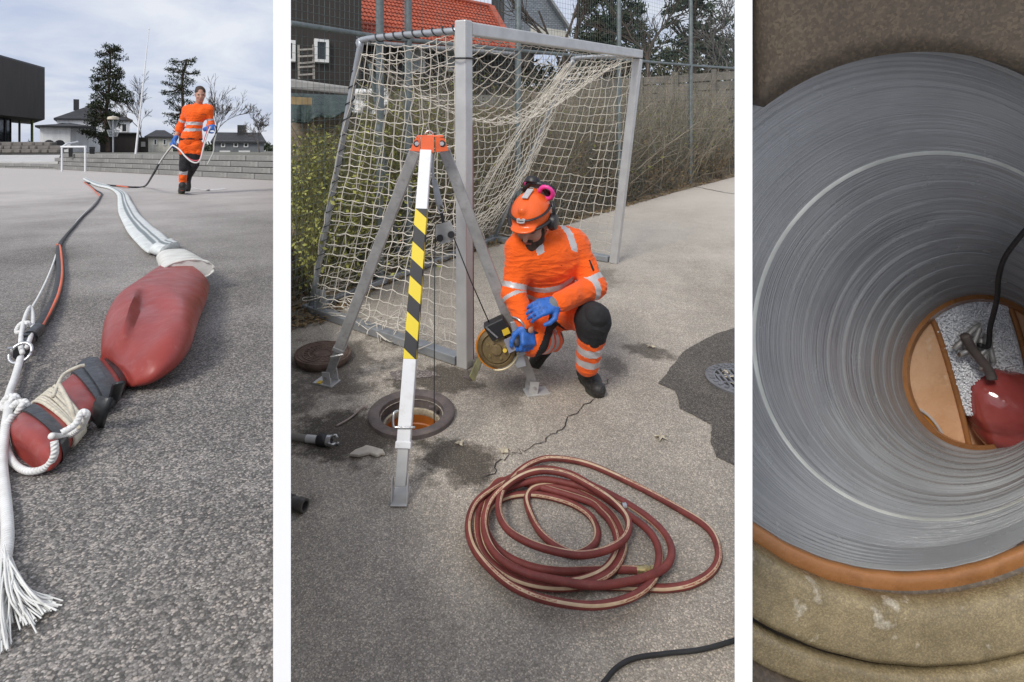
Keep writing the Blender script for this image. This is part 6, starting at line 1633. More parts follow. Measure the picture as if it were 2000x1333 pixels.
def red_mat(name, col, rough=.38):
    t = NT(name); c = t.ramp(t.noise(5, detail=6), [(.3, tuple(q * .8 for q in col)), (.7, tuple(q * 1.15 for q in col))])
    c = t.mix(t.ramp(t.noise(26, detail=9, rough=.75), [(.55, 0.0), (.78, .4)]), c, (.42, .22, .19))
    t.bump(t.math('ADD', t.noise(7, detail=3), t.math('MULTIPLY', t.noise(180, detail=2), .05)), .25, .02)
    return t.out(c, t.ramp(t.noise(12), [(.3, rough - .08), (.7, rough + .12)]), 0, .45)
M['red_bag'] = red_mat('red_rubber_bag', (.29, .045, .036))
M['white_rope'] = uvmat('white_braided_rope', lambda t, u, v: (t.bump(t.math('SINE', t.math('MULTIPLY', t.math('ADD', t.math('MULTIPLY', u, 1.0), t.math('MULTIPLY', v, 60.0)), 6.283 * 2)), .5, .002),
    t.out(t.mix(t.ramp(t.math('SINE', t.math('MULTIPLY', t.math('SUBTRACT', t.math('MULTIPLY', u, 2.0), t.math('MULTIPLY', v, 110.0)), 6.283)), [(.4, 0.0), (.95, .28)]), t.ramp(t.noise(30), [(.3, (.66, .65, .62)), (.7, (.85, .85, .83))]), (.42, .41, .4)), .85))[1])
M['cream_cord'] = mat('cream_cord', (.62, .57, .46), .85, var=.2, vscale=60, bump=.4, bscale=300)

def pair_stations(pairs, k, flat):
    """stations of a soft body on the yard between a left and a right outline point in the photograph"""
    out = []
    for l, r in pairs:
        h = .03
        for _ in range(8): A, B = yard(l[0], l[1], h), yard(r[0], r[1], h); h = max(.004, abs(r[0] - l[0]) / 2 * (A.y + B.y) / 2 / F * flat)
        out.append(((A + B) / 2, (B - A) / 2, h))
    c = smoothpath([o[0] for o in out], k); s = smoothpath([o[1] for o in out], k); h = smoothpath([Vector((o[2], 0, 0)) for o in out], k)
    return [(x, y, z.x) for x, y, z in zip(c, s, h)]
def st_point(st, a, sc=1.0, power=2.0, zf=1.0):
    ca, sa = math.cos(a), math.sin(a); x = math.copysign(abs(ca) ** (2 / power), ca); z = math.copysign(abs(sa) ** (2 / power), sa)
    return st[0] + st[1] * (x * sc) + UP * (z * st[2] * sc * zf * (1 if z > 0 else .94))
def st_loft(sts, n, m, name, parent, power=2.0, shape=None, sc=1.0, thick=0.0):
    vs, fs, us = [], [], []; k = len(sts)
    for i, st in enumerate(sts):
        s2 = (st[0], st[1] * (1 + thick / max(st[1].length, .01)), st[2] + thick)
        for j in range(n):
            a = 2 * math.pi * j / n; zf = shape(i / (k - 1), math.cos(a)) if shape and math.sin(a) > 0 else 1.0; vs.append(st_point(s2, a, sc, power, zf))
    for i in range(k - 1):
        for j in range(n): j2 = (j + 1) % n; fs.append((i * n + j, i * n + j2, (i + 1) * n + j2, (i + 1) * n + j)); us.append([(j / n, i / k)] * 4)
    fs += [tuple(range(n)), tuple(reversed([(k - 1) * n + j for j in range(n)]))]; us += [[(0, 0)] * n] * 2
    return MB().add(vs, fs, 0, us).build(name, m, parent, smooth='auto')
def red_packer():
    t = thing('packer_bag', 'dented red rubber sealing bag with taped neck lying at the end of the white liner', 'sealing bag', yard(280, 745))
    BAG = [((322, 520), (409, 562)), ((300, 536), (403, 586)), ((262, 565), (391, 614)), ((226, 594), (382, 642)), ((206, 628), (373, 670)), ((199, 660), (350, 700)), ((197, 690), (308, 732)), ((200, 706), (268, 748)), ((205, 712), (252, 750)), ((203, 717), (240, 752))]
    S = lambda x: (lambda q: q * q * (3 - 2 * q))(min(1, max(0, x)))
    def shape(u, x):
        # a deep thumbed-in hollow with a sharp ridge on one side, a second fold towards the neck, pleats at the tape
        rx = -.34 + .25 * (u - .5); f = S((x - rx) / .24) * S((.86 - x) / .7) * S((u - .26) / .14) * S((.84 - u) / .34); z = 1 - .43 * f
        z += .025 * math.exp(-((x - rx) / .1) ** 2) * S((u - .2) / .15) * S((.85 - u) / .2)
        g = S((x + .5 - (u - .6)) / .1) * S((.1 + (u - .6) - x) / .3) * S((u - .6) / .08) * S((.95 - u) / .15); z -= .2 * g
        z += .03 * math.sin(x * 15 + u * 6) * S((u - .68) / .2) + .012 * math.sin(u * 70 + x * 3) * S((.25 - u) / .1) + .03 * mnoise.noise(Vector((x * 2.2, u * 5, 3)))
        return z
    st_loft(pair_stations(BAG, 9, .6), 96, M['red_bag'], 'bag', t, 2.2, shape)
    TUBE = [((222, 702), (250, 740)), ((196, 704), (240, 762)), ((164, 713), (214, 788)), ((130, 746), (184, 806)), ((98, 772), (162, 840)), ((64, 800), (137, 868)), ((36, 820), (120, 892)), ((20, 842), (104, 907)), ((24, 866), (86, 912)), ((38, 884), (68, 908))]
    ts = pair_stations(TUBE, 8, .62)
    st_loft(ts, 48, M['red_bag'], 'folded_tube', t, 2.7, lambda u, x: 1 + .05 * math.sin(x * 5 + u * 11) * (.3 + u) - .12 * math.exp(-((x - .45) / .12) ** 2) * S((u - .55) / .2))
    nt = len(ts) - 1
    def band(u0, u1, thick, name='tape_band', m=None, wob=.12):
        i0, i1 = int(u0 * nt), max(int(u1 * nt), int(u0 * nt) + 2); st_loft(ts[i0:i1 + 1], 48, m or M['tape'], name, t, 2.9, lambda u, x: 1 + .015 * math.sin(x * 9 + u * 8), thick=thick)
    band(.03, .12, .008); band(.16, .31, .007); band(.2, .27, .013); band(.57, .665, .005)
    q = [yard(206, 775, .1), yard(196, 800, .07), yard(190, 826, .01)]; MB().tube(smoothpath(q, 4), .026, 6, flat=.25).build('tape_tail', M['tape'], t, smooth=True)
    q = [yard(232, 748, .1), yard(226, 770, .05), yard(220, 786, .01)]; MB().tube(smoothpath(q, 4), .016, 6, flat=.3).build('tape_tail', M['tape'], t, smooth=True)
    cw = MB(); pts = []; turns = 11
    for k in range(turns * 20):
        f = k / (turns * 20); a = 2 * math.pi * k / 20; i = (.42 + .12 * f + .012 * math.sin(a + f * 5) + .02 * math.sin(f * 31)) * nt; i0 = min(int(i), nt - 1); fr = i - i0
        st = tuple(p * (1 - fr) + q_ * fr for p, q_ in zip(ts[i0], ts[i0 + 1])); pts.append(st_point(st, a, 1.06, 2.7) + UP * .003)
    cw.tube(pts, .0052, 6); cw.build('wound_cord', M['cream_cord'], t, smooth=True)
    MB().tube(smoothpath([yard(104, 775, .1), yard(122, 735, .11), yard(150, 718, .12), yard(165, 714, .12)], 6), .005, 6).build('cord_end', M['cream_cord'], t, smooth=True)
    MB().tube(smoothpath([yard(116, 752, .13), yard(134, 786, .14), yard(146, 818, .11), yard(156, 838, .09)], 6), .0052, 6).build('cord_cross', M['cream_cord'], t, smooth=True)
    # white collar where liner and bag join
    col = NT('white_liner_fabric'); col.bump(col.noise(60, detail=4), .4, .004); c_ = col.ramp(col.noise(9, detail=6), [(.3, (.5, .49, .44)), (.7, (.74, .73, .69))]); cm = col.out(c_, .8)
    s4 = respath(ground_tube_path([(367, 531, 44), (352, 514, 35), (338, 500, 27)]), 5); loft(s4, 28, cm, 'collar', t, flat=.48, power=2.4, dent=lambda u, a: 1.05 + .03 * math.sin(a * 5 + u * 4))
    rim = [s_ for s_ in s4[:1]]; c, w = rim[0]; d = (s4[2][0] - s4[0][0]).normalized(); s = d.cross(UP).normalized(); u = s.cross(d)
    MB().tube([c + s * math.cos(a) * w * 1.06 + u * math.sin(a) * w * (.52 if math.sin(a) > 0 else .42) for a in [2 * math.pi * k / 40 for k in range(41)]], [.006 + .003 * math.sin(k * 1.7) for k in range(41)], 6).build('frayed_rim', cm, t, smooth=True)
    mk = MB(); rnd = random.Random(5)
    for r_ in range(4):
        for k in range(5):
            if rnd.random() < .8:
                x = 346 + k * 6 + r_ * 6.5; y = 488 + r_ * 6 + k * 3.0; p = yard(x, y, .105 + r_ * .006 + .004 * k); mk.box(p, (.009, .012, .003), Matrix.Rotation(-.6, 3, 'Z'))
    mk.build('printed_marks', mat('faded_print', (.28, .3, .25), .7), t)
    return cm
LINER = red_packer()

def liner():
    t = NT('striped_liner'); uv = t.sep(t.tc.outputs['UV']); u = uv[0]
    c = t.ramp(t.noise(14, detail=7), [(.3, (.52, .55, .53)), (.7, (.74, .76, .74))])
    for uu, wd in ((.27, .011), (.23, .006), (.11, .003)):
        d = t.math('ABSOLUTE', t.math('SUBTRACT', u, uu)); c = t.mix(t.ramp(d, [(wd, .85), (wd + .006, 0.0)]), c, (.13, .16, .17))
    t.bump(t.math('ADD', t.noise(40, detail=3), t.noise(7, detail=3, dist=1)), .4, .012); m = t.out(c, .65)
    e = [((162, 352), (168, 350)), ((182, 363), (190, 359)), ((212, 371), (222, 369)), ((228, 384), (246, 379)), ((230, 408), (256, 396)), ((236, 432), (270, 420)), ((250, 460), (292, 442)), ((270, 484), (316, 462)), ((292, 502), (340, 484)), ((312, 507), (352, 492))]
    cen = smoothpath([(yard(*a) + yard(*b)) / 2 for a, b in e], 8); half = smoothpath([Vector(((yard(*b) - yard(*a)).length / 2, 0, 0)) for a, b in e], 8); side = smoothpath([(yard(*b) - yard(*a)).normalized() for a, b in e], 8)
    vs, fs, us = [], [], []; n = 24
    for i, c in enumerate(cen):
        w = half[i].x; s = side[i].normalized()
        for j in range(n):
            a = 2 * math.pi * j / n; x, z = math.cos(a), math.sin(a); x = math.copysign(abs(x) ** .6, x)
            hh = min(.022, w * .3) + (.02 if i > len(cen) - 10 else 0); r = mnoise.noise(Vector((i * .22, x * 1.5, 2))) * .008
            vs.append(c + s * x * w + UP * (hh + .002 + z * hh + (r if z > 0 else 0)))
    k = len(cen)
    for i in range(k - 1):
        for j in range(n): j2 = (j + 1) % n; fs.append((i * n + j, i * n + j2, (i + 1) * n + j2, (i + 1) * n + j)); us.append([(j / n, i * .1), ((j + 1) / n, i * .1), ((j + 1) / n, (i + 1) * .1), (j / n, (i + 1) * .1)])
    fs += [tuple(range(n)), tuple(reversed([(k - 1) * n + j for j in range(n)]))]; us += [[(0, 0)] * n] * 2
    o = MB().add(vs, fs, 0, us).build('liner_hose', m, smooth=True); props(o, 'flat white striped liner hose stretching away over the yard from the red bag', 'liner')
liner()

def ropes():
    t = thing('white_rope', 'thick white braided rope knotted at the red bag with a frayed end', 'rope', yard(14, 980))
    r = .0105
    yp = lambda L: [yard(x, y, h) for x, y, h in L]
    MB().tube(smoothpath(yp([(40, 700, .06), (30, 735, .05), (18, 770, .04), (16, 800, .05), (10, 840, .04), (4, 900, .02), (9, 960, .011), (14, 1020, .011), (14, 1060, .011), (8, 1100, .012)]), 8), r, 10).build('main_strand', M['white_rope'], t, smooth=True)
    MB().tube(smoothpath(yp([(24, 812, .06), (11, 838, .04), (13, 874, .014), (28, 906, .011), (56, 921, .011), (88, 914, .02), (106, 890, .05), (106, 862, .08)]), 8), r * .75, 10).build('loop', M['white_rope'], t, smooth=True)
    MB().tube(smoothpath(yp([(100, 852, .08), (130, 852, .05), (155, 838, .07), (170, 812, .12), (160, 806, .13), (146, 830, .11), (120, 846, .1)]), 8), r * .7, 10).build('side_loop', M['white_rope'], t, smooth=True)
    rnd = random.Random(2)
    for (cx, cy, h, R_) in ((36, 800, .05, .02), (20, 786, .05, .016), (46, 640, .045, .02)):
        c = yard(cx, cy, h); pts = []
        for k in range(22):
            a = k * .62; pts.append(c + Vector((math.cos(a) * R_ + rnd.gauss(0, .001), math.sin(a * .63) * R_ * .8, math.sin(a * 1.31) * R_ * .8)))
        MB().tube(smoothpath(pts, 3), r * .8, 8).build('knot', M['white_rope'], t, smooth=True)
    MB().tube(smoothpath(yp([(44, 690, .05), (40, 672, .05), (44, 640, .06), (52, 612, .05), (60, 600, .04), (64, 620, .04), (62, 650, .05), (52, 680, .05)]), 8), r * .75, 9).build('eye_loop', M['white_rope'], t, smooth=True)
    MB().tube(smoothpath(yp([(62, 602, .035), (76, 578, .025), (92, 545, .02), (104, 515, .015), (112, 490, .012)]), 6), .0055, 8).build('thin_line', M['white_rope'], t, smooth=True)
    # frayed strands
    f = MB(); base = [yard(8, 1092, .012), yard(4, 1120, .012)]
    for k in range(90):
        a = yard(rnd.uniform(2, 16), rnd.uniform(1060, 1105), .006 + rnd.random() * .015); grp = rnd.choice((0, 0, 1, 1, 2)); 
        ex, ey = ((rnd.gauss(96, 10), rnd.gauss(1188, 9)), (rnd.gauss(52, 20), rnd.gauss(1205, 14)), (rnd.gauss(10, 9), rnd.gauss(1258, 10)))[grp]
        mx, my = ((42, 1150), (24, 1150), (4, 1170))[grp]
        f.tube(smoothpath([a, yard(mx + rnd.gauss(0, 7), my + rnd.gauss(0, 8), .012 + rnd.random() * .02), yard(ex, ey, .004 + rnd.random() * .006)], 5), rnd.uniform(.0009, .002), 4, False)
    for k in range(26):
        a = yard(rnd.uniform(0, 14), 1090, .012); f.tube(smoothpath([a, yard(-6 + rnd.gauss(0, 10), 1150, .015), yard(-20 + rnd.gauss(10, 14), 1230 + rnd.gauss(0, 16), .004)], 5), rnd.uniform(.001, .002), 4, False)
    f.build('frayed_end', mat('loose_fibres', (.74, .74, .71), .8, var=.15), t, smooth=True, fix=False)['kind'] = 'stuff'
    c = thing('carabiner', 'steel carabiner linking the white rope to the black cable', 'carabiner', yard(42, 692))
    cc = yard(40, 690, .05); MB().tube([cc + Vector((math.cos(a) * .036, math.sin(a) * .02, math.sin(a) * .028)) for a in [2 * math.pi * k / 22 for k in range(23)]], .0055, 8).build('ring', M['steel'], c, smooth=True)
    MB().tube([cc + Vector((-.036, .0, -.012)), cc + Vector((-.036, .0, .018))], .0085, 8).build('gate_sleeve', M['steel'], c, smooth='auto')
    k = thing('air_cable', 'black air cable with an orange stripe running back from the knotted white rope', 'cable', yard(110, 560))
    up = [(62, 655, .03), (76, 640, .03), (98, 605, .02), (112, 570, .016), (118, 530, .015), (115, 485, .014), (128, 462, .013), (142, 446, .012), (160, 425, .012), (185, 402, .012), (196, 385, .012), (198, 378, .012), (186, 371, .012), (176, 363, .012), (166, 356, .012)]
    pth = smoothpath(yp(up), 8); MB().tube(pth, [(.021 if i < len(pth) * .36 else .012) if not .3 < i / len(pth) < .42 else .021 - .009 * (i / len(pth) - .3) / .12 for i in range(len(pth))], 10).build('sheath', M['rubber'], k, smooth=True)
    st = smoothpath(yp([(80, 640, .04), (100, 605, .034), (115, 570, .03), (121, 530, .029), (117.5, 483, .027), (111, 478, .012)]), 8); MB().tube(st, .0075, 6).build('orange_stripe', mat('orange_hose', (.72, .14, .05), .5, var=.15), k, smooth=True)
    MB().tube(yp([(104, 515, .01), (112, 488, .012), (150, 432, .012), (185, 395, .014), (192, 392, .014)]), .0045, 6).build('white_core', M['white_rope'], k, smooth=True)
    for a, b in (((50, 668, .035), (74, 644, .035)), ((58, 660, .04), (66, 652, .04)), ((40, 690, .02), (52, 672, .03))): MB().tube(yp([a, b]), .026, 10).build('tape_wrap', M['tape'], k, smooth='auto')
    MB().tube(smoothpath(yp([(44, 700, .02), (34, 730, .02), (22, 765, .02), (14, 800, .02)]), 5), .008, 8).build('tail', M['rubber'], k, smooth=True)
    MB().tube(smoothpath(yp([(196, 384, .014), (190, 378, .014), (178, 366, .014), (164, 356, .014)]), 4), .009, 6).build('red_joint', M['red_orange'], k, smooth=True)
ropes()

def held_hoses():
    D = yard(355, 381).y; q = lambda x, y, d=0: P(x, y, D + d)
    t = thing('trailing_hose', 'black and white hose trailing from the walking worker to the far end of the liner', 'hose', yard(270, 365))
    a = [yard(168, 357, .02), yard(200, 361, .02), yard(235, 364, .02), yard(262, 366, .02), yard(283, 364, .03), q(298, 343), q(312, 318), q(326, 298, -.06), q(336, 286, -.08)]
    MB().tube(smoothpath(a, 7), .017, 8).build('black_hose', M['rubber'], t, smooth=True)
    MB().tube(smoothpath([p + Vector((.02, -.02, .018)) for p in a[5:]], 6), .012, 8).build('white_hose', M['white_rope'], t, smooth=True)
    MB().tube(smoothpath([yard(228, 363, .04), yard(240, 364.5, .04), yard(250, 366, .04)], 5), .012, 6).build('red_mark', M['red_orange'], t, smooth=True)
    h = thing('hose_loop', 'red and white hose loop hanging between the walking worker hands', 'hose', q(375, 312, -.3))
    MB().tube(smoothpath([q(337, 284, -.12), q(350, 292, -.25), q(362, 306, -.3), q(374, 316, -.3), q(385, 318, -.3), q(392, 310, -.3), q(397, 290, -.3), q(404, 265, -.3), q(411, 248, -.3)], 7), .012, 8).build('white_loop', M['white_rope'], h, smooth=True)
    MB().tube(smoothpath([q(338, 283, -.1), q(352, 296, -.22), q(366, 308, -.27), q(378, 314, -.28), q(390, 312, -.28), q(394, 298, -.28), q(400, 272, -.28), q(408, 247, -.28)], 7), .011, 8).build('red_loop', mat('pink_red_hose', (.5, .06, .09), .5), h, smooth=True)
    MB().tube(smoothpath([q(420, 248, -.3), q(422, 262, -.3), q(418, 280, -.3), q(417, 296, -.3), q(410, 312, -.3), q(405, 322, -.3)], 7), .011, 8).build('hanging_end', mat('pale_grey_hose', (.5, .51, .47), .6), h, smooth=True)
    MB().tube(smoothpath([q(421, 248, -.3), q(423, 255, -.3), q(420, 268, -.3)], 5), .012, 8).build('black_end', M['rubber'], h, smooth=True)
held_hoses()
def chalk():
    m = mat('chalk', (.62, .6, .58), .9, var=.3, vscale=9)
    for k, (a, b, w) in enumerate((((378, 367), (412, 372), 3), ((405, 371), (440, 368), 3.5))):
        p = [a, b, (b[0], b[1] + w * .7), (a[0], a[1] + w * .7)]; pts = ragged([yard(*q) for q in p], 8, .05, k + 4); pts = [(v.x, v.y, -H_YARD + .004) for v in pts]
        bm = bmesh.new(); v = [bm.verts.new(x) for x in pts]; es = [bm.edges.new((v[i], v[(i + 1) % len(v)])) for i in range(len(v))]; bmesh.ops.triangle_fill(bm, edges=es, use_beauty=True); bm.normal_update()
        for f in bm.faces:
            if f.normal.z < 0: f.normal_flip()
        me = bpy.data.meshes.new('chalk_mark'); bm.to_mesh(me); bm.free(); me.materials.append(m); o = bpy.data.objects.new('chalk_mark', me); COL.objects.link(o); o['kind'] = 'structure'
chalk()

# ================================================================== GREY PIPE SEEN FROM ITS MOUTH
VX, VY = 1976.0, 779.0                       # where the pipe's axis vanishes
C1 = (1770.0, 607.0); R1 = 510.0; Y1 = 1.0; TAPER = .36
def ringc(r, dr=0.0, dy=0.0):
    """centre and radius (metres) of the pipe's round section seen with radius r"""
    k = 1 - r / R1; cx, cy = C1[0] + (VX - C1[0]) * k, C1[1] + (VY - C1[1]) * k
    Y = Y1 * (R1 / r) ** TAPER + dy; return P(cx, cy, Y), r * Y / F
def ringpts(c, R_, n=96, wob=0): return [c + Vector((math.cos(2 * math.pi * k / n), 0, math.sin(2 * math.pi * k / n))) * R_ for k in range(n)]
def ring_mesh(name, rows, m, parent, n=96, smooth=True, close=False):
    vs, fs, us = [], [], []
    for c, R_ in rows: vs += ringpts(c, R_, n)
    q = len(rows)
    for i in range(q - (0 if close else 1)):
        for k in range(n):
            k2 = (k + 1) % n; i2 = (i + 1) % q; fs.append((i * n + k, i * n + k2, i2 * n + k2, i2 * n + k)); us.append([(k / n, i / q), ((k + 1) / n, i / q), ((k + 1) / n, (i + 1) / q), (k / n, (i + 1) / q)])
    return MB().add(vs, fs, 0, us).build(name, m, parent, smooth='auto' if smooth else False, fix=False)
def pipe_mat():
    t = NT('grey_plastic_pipe'); uv = t.sep(t.tc.outputs['UV'])
    n = t.noise(3.0, detail=6); str_ = t.new('ShaderNodeTexNoise'); cv = t.new('ShaderNodeCombineXYZ'); t.l.new(t.math('MULTIPLY', uv[0], 7), cv.inputs[0]); t.l.new(t.math('MULTIPLY', uv[1], 190), cv.inputs[1]); t.l.new(cv.outputs[0], str_.inputs['Vector']); str_.inputs['Scale'].default_value = 1.0; str_.inputs['Detail'].default_value = 5
    c = t.ramp(n, [(.3, (.25, .256, .262)), (.7, (.38, .388, .392))])
    c = t.mix(1.0, c, t.ramp(str_.outputs['Fac'], [(.3, (.88, .88, .88)), (.7, (1.1, 1.1, 1.1))]), 'MULTIPLY')
    scr = t.noise(13, detail=10, rough=.75); c = t.mix(t.ramp(scr, [(.66, 0.0), (.74, .5)]), c, (.55, .56, .56))
    t.bump(t.math('ADD', str_.outputs['Fac'], t.math('MULTIPLY', t.noise(70), .25)), .5, .006)
    return t.out(c, t.ramp(t.noise(9, detail=5), [(.35, .1), (.65, .3)]), .0, .8)
def mud(name, a, b, sc=4, rough=.55, spots=None, grit=True):
    t = NT(name); n = t.noise(sc, detail=9, rough=.65); c = t.ramp(n, [(.25, a), (.75, b)])
    if spots:
        v = t.noise(sc * 3.1, detail=3); c = t.mix(t.ramp(v, [(.62, 0.0), (.72, .8)]), c, spots)
    gr = t.sep(t.voro(sc * 75, out='Color'))[0]; c = t.mix(1.0, c, t.ramp(gr, [(0, (.78, .78, .78)), (.6, (1, 1, 1)), (1, (1.35, 1.33, 1.28))] if grit else [(0, (1, 1, 1)), (1, (1, 1, 1))]), 'MULTIPLY'); st = t.noise(sc * .8, detail=10, rough=.75); c = t.mix(t.ramp(st, [(.5, 0.0), (.66, .55)]), c, tuple(q * .45 for q in a))
    t.bump(t.math('ADD', t.noise(sc * 8, detail=8, rough=.6), t.math('MULTIPLY', t.voro(sc * 26), -.12)), .3, .006); return t.out(c, t.ramp(t.noise(sc * 2), [(.35, max(.08, rough - .25)), (.65, rough + .15)]))
M['pipe'] = pipe_mat()
M['shaft_brown'] = mud('brown_stained_concrete', (.062, .043, .03), (.15, .12, .085), 3, .7)
M['bench_mud'] = mud('wet_yellow_grey_concrete', (.12, .092, .05), (.36, .285, .16), 7, .35, (.62, .56, .45))
M['orange_plastic'] = mud('orange_pipe_plastic', (.24, .1, .035), (.4, .18, .065), 5, .35, None, False)
M['wet_orange'] = mud('wet_channel_plastic', (.6, .32, .16), (.78, .5, .31), 5, .2, (.85, .68, .5), False)

def pipe():
    t = thing('sewer_pipe', 'large grey grooved plastic pipe running down to an orange channel', 'pipe', P(1770, 1110, 1.0))
    # outer length, seam, inner length - each with shallow turned grooves
    def rows(r0, r1, n, amp, seed):
        rnd = random.Random(seed); out = []
        for i in range(n + 1):
            r = r0 * (r1 / r0) ** (i / n); c, R_ = ringc(r); out.append((c, R_ + (amp * (1 if i % 2 else -1) * rnd.uniform(.2, 1) if 0 < i < n else 0)))
        return out
    ring_mesh('outer_length', rows(510, 362, 70, .0011, 1), M['pipe'], t)
    a, b = ringc(362), ringc(358.5)
    ring_mesh('seam_lip', [a, (a[0], a[1] - .003), (b[0], b[1] - .003), (b[0], b[1] + .002)], mat('pale_seam_edge', (.55, .56, .52), .4, var=.3, vscale=9), t)
    ring_mesh('inner_length', rows(358.5, 152, 110, .0016, 2), M['pipe'], t)
    c0, R0 = ringc(510)
    for r in (318, 292, 258, 236, 214, 196, 180, 168):
        c, R_ = ringc(r); c2, R2 = ringc(r - 3.5); ring_mesh('ring_step', [(c, R_ + .001), (c, R_ - .0022), (c2, R2 - .0022), (c2, R2 + .001)], M['pipe'], t)
    # visible thickness of the pipe wall round the back of the mouth
    ring_mesh('pipe_shell', [(c0, R0), (c0 + Vector((0, -.004, 0)), R0 + .012)] + [(ringc(r)[0], ringc(r)[1] + .02) for r in range(500, 151, -29)], M['pipe'], t)
    for r in (503, 496, 488, 479, 469, 458):
        c, R_ = ringc(r); d = .004; ring_mesh('rib', [(c, R_), (c + Vector((0, .002, 0)), R_ - d), (c + Vector((0, .010, 0)), R_ - d), (c + Vector((0, .012, 0)), R_)], M['pipe'], t)
    # floor of the pipe: flowing channel between two orange benches
    cE, RE = ringc(152); A = (ringc(152)[0] - ringc(180)[0]).normalized()
    fl = lambda x, y, d=0: P(x, y, cE.y + d)
    ring_mesh('end_rim', [(cE, RE), (cE - A * .004, RE - .012), (cE + A * .03, RE - .014)], M['orange_plastic'], t)
    bx = MB(); vs = ringpts(cE + A * .12, RE * 1.02, 64); bx.add(vs, [tuple(range(64))]); bx.build('end_floor', M['wet_orange'], t, fix=False)
    ring_mesh('end_wall', [(cE + A * .02, RE - .003), (cE + A * .121, RE * 1.02)], M['wet_orange'], t)
    # raised bench on each side of the channel
    def bench(poly_, ext, m=M['wet_orange']):
        MB().prism([fl(x, y, .03) for x, y in poly_], ext).build('bench', m, t, bevel=.004)
    bench([(1740, 720), (1752, 660), (1775, 622), (1812, 612), (1826, 640), (1846, 700), (1866, 770), (1882, 830), (1893, 878), (1870, 880), (1830, 850), (1790, 815)], A * .09)
    bench([(1968, 560), (1990, 640), (2008, 720), (2030, 800), (2100, 780), (2100, 600), (2030, 570)], A * .09)
    e = MB(); e.tube(smoothpath([fl(1812, 612, .026), fl(1828, 640, .026), fl(1849, 702, .026), fl(1869, 772, .026), fl(1884, 830, .026), fl(1894, 876, .026)], 5), .007, 8); e.build('bench_edge', M['orange_plastic'], t, smooth=True)
    MB().tube(smoothpath([fl(1966, 580, .026), fl(1990, 650, .026), fl(2010, 730, .026)], 5), .007, 8).build('bench_edge', M['orange_plastic'], t, smooth=True)
    # pool of clear water on the near bench and a pale tube that paints the glint along its rim
    w = NT('amber_water'); w.out((.5, .19, .02), .03); pool = [(1771, 790), (1790, 800), (1812, 815), (1830, 838), (1845, 872), (1820, 868), (1790, 838), (1774, 815)]
    MB().prism([fl(x, y, .0285) for x, y in pool], A * .001).build('water_pool', w.m, t)
    MB().tube(smoothpath([fl(x, y, .027) for x, y in ((1768, 788), (1790, 797), (1813, 812), (1833, 836), (1850, 868), (1858, 878))], 5), .0045, 6).build('rim_glint', mat('painted_glint', (.75, .7, .66), .08, .3), t, smooth=True)
    return t, fl, A, cE, RE
PIPE, FL, PAX, PCE, PRE = pipe()

def foam():
    rnd = random.Random(4); b = MB(); me = NT('white_bubbles'); n = me.noise(120, detail=2)
    me.bump(n, .3, .003); fm = me.out(me.ramp(me.noise(30, detail=4), [(.3, (.74, .76, .8)), (.7, (.92, .93, .95))]), .12)
    t = MB(); ico = bmesh.new(); bmesh.ops.create_icosphere(ico, subdivisions=1, radius=1); iv = [v.co.copy() for v in ico.verts]; fi = [tuple(v.index for v in f.verts) for f in ico.faces]; ico.free()
    L_ = [(1815, 600), (1835, 650), (1858, 715), (1880, 785), (1892, 825)]; Rr = [(1968, 590), (1985, 640), (2000, 700), (2015, 770), (2020, 820)]
    k = 0
    while k < 9000:
        y = rnd.uniform(574, 812); f = (y - 600) / 225
        xl = 1815 + (1892 - 1815) * max(-.15, f); xr = 1968 + 55 * f; x = rnd.uniform(xl, xr)
        if y < 600 and abs(x - 1900) > (y - 570) * 3.4 + 14: continue
        s = rnd.uniform(.0014, .0038); p = FL(x, y, .031 - rnd.random() * .009)
        t.add([p + v * s for v in iv], fi); k += 1
    bed = MB().prism([FL(x, y, .032) for x, y in ((1812, 606), (1850, 582), (1905, 570), (1960, 582), (1985, 640), (2015, 800), (1889, 812), (1845, 700))], PAX * .02); bed.build('foam_bed', fm, PIPE)
    o = t.build('foam', fm, fix=False, smooth=True); props(o, kind='stuff')
foam()
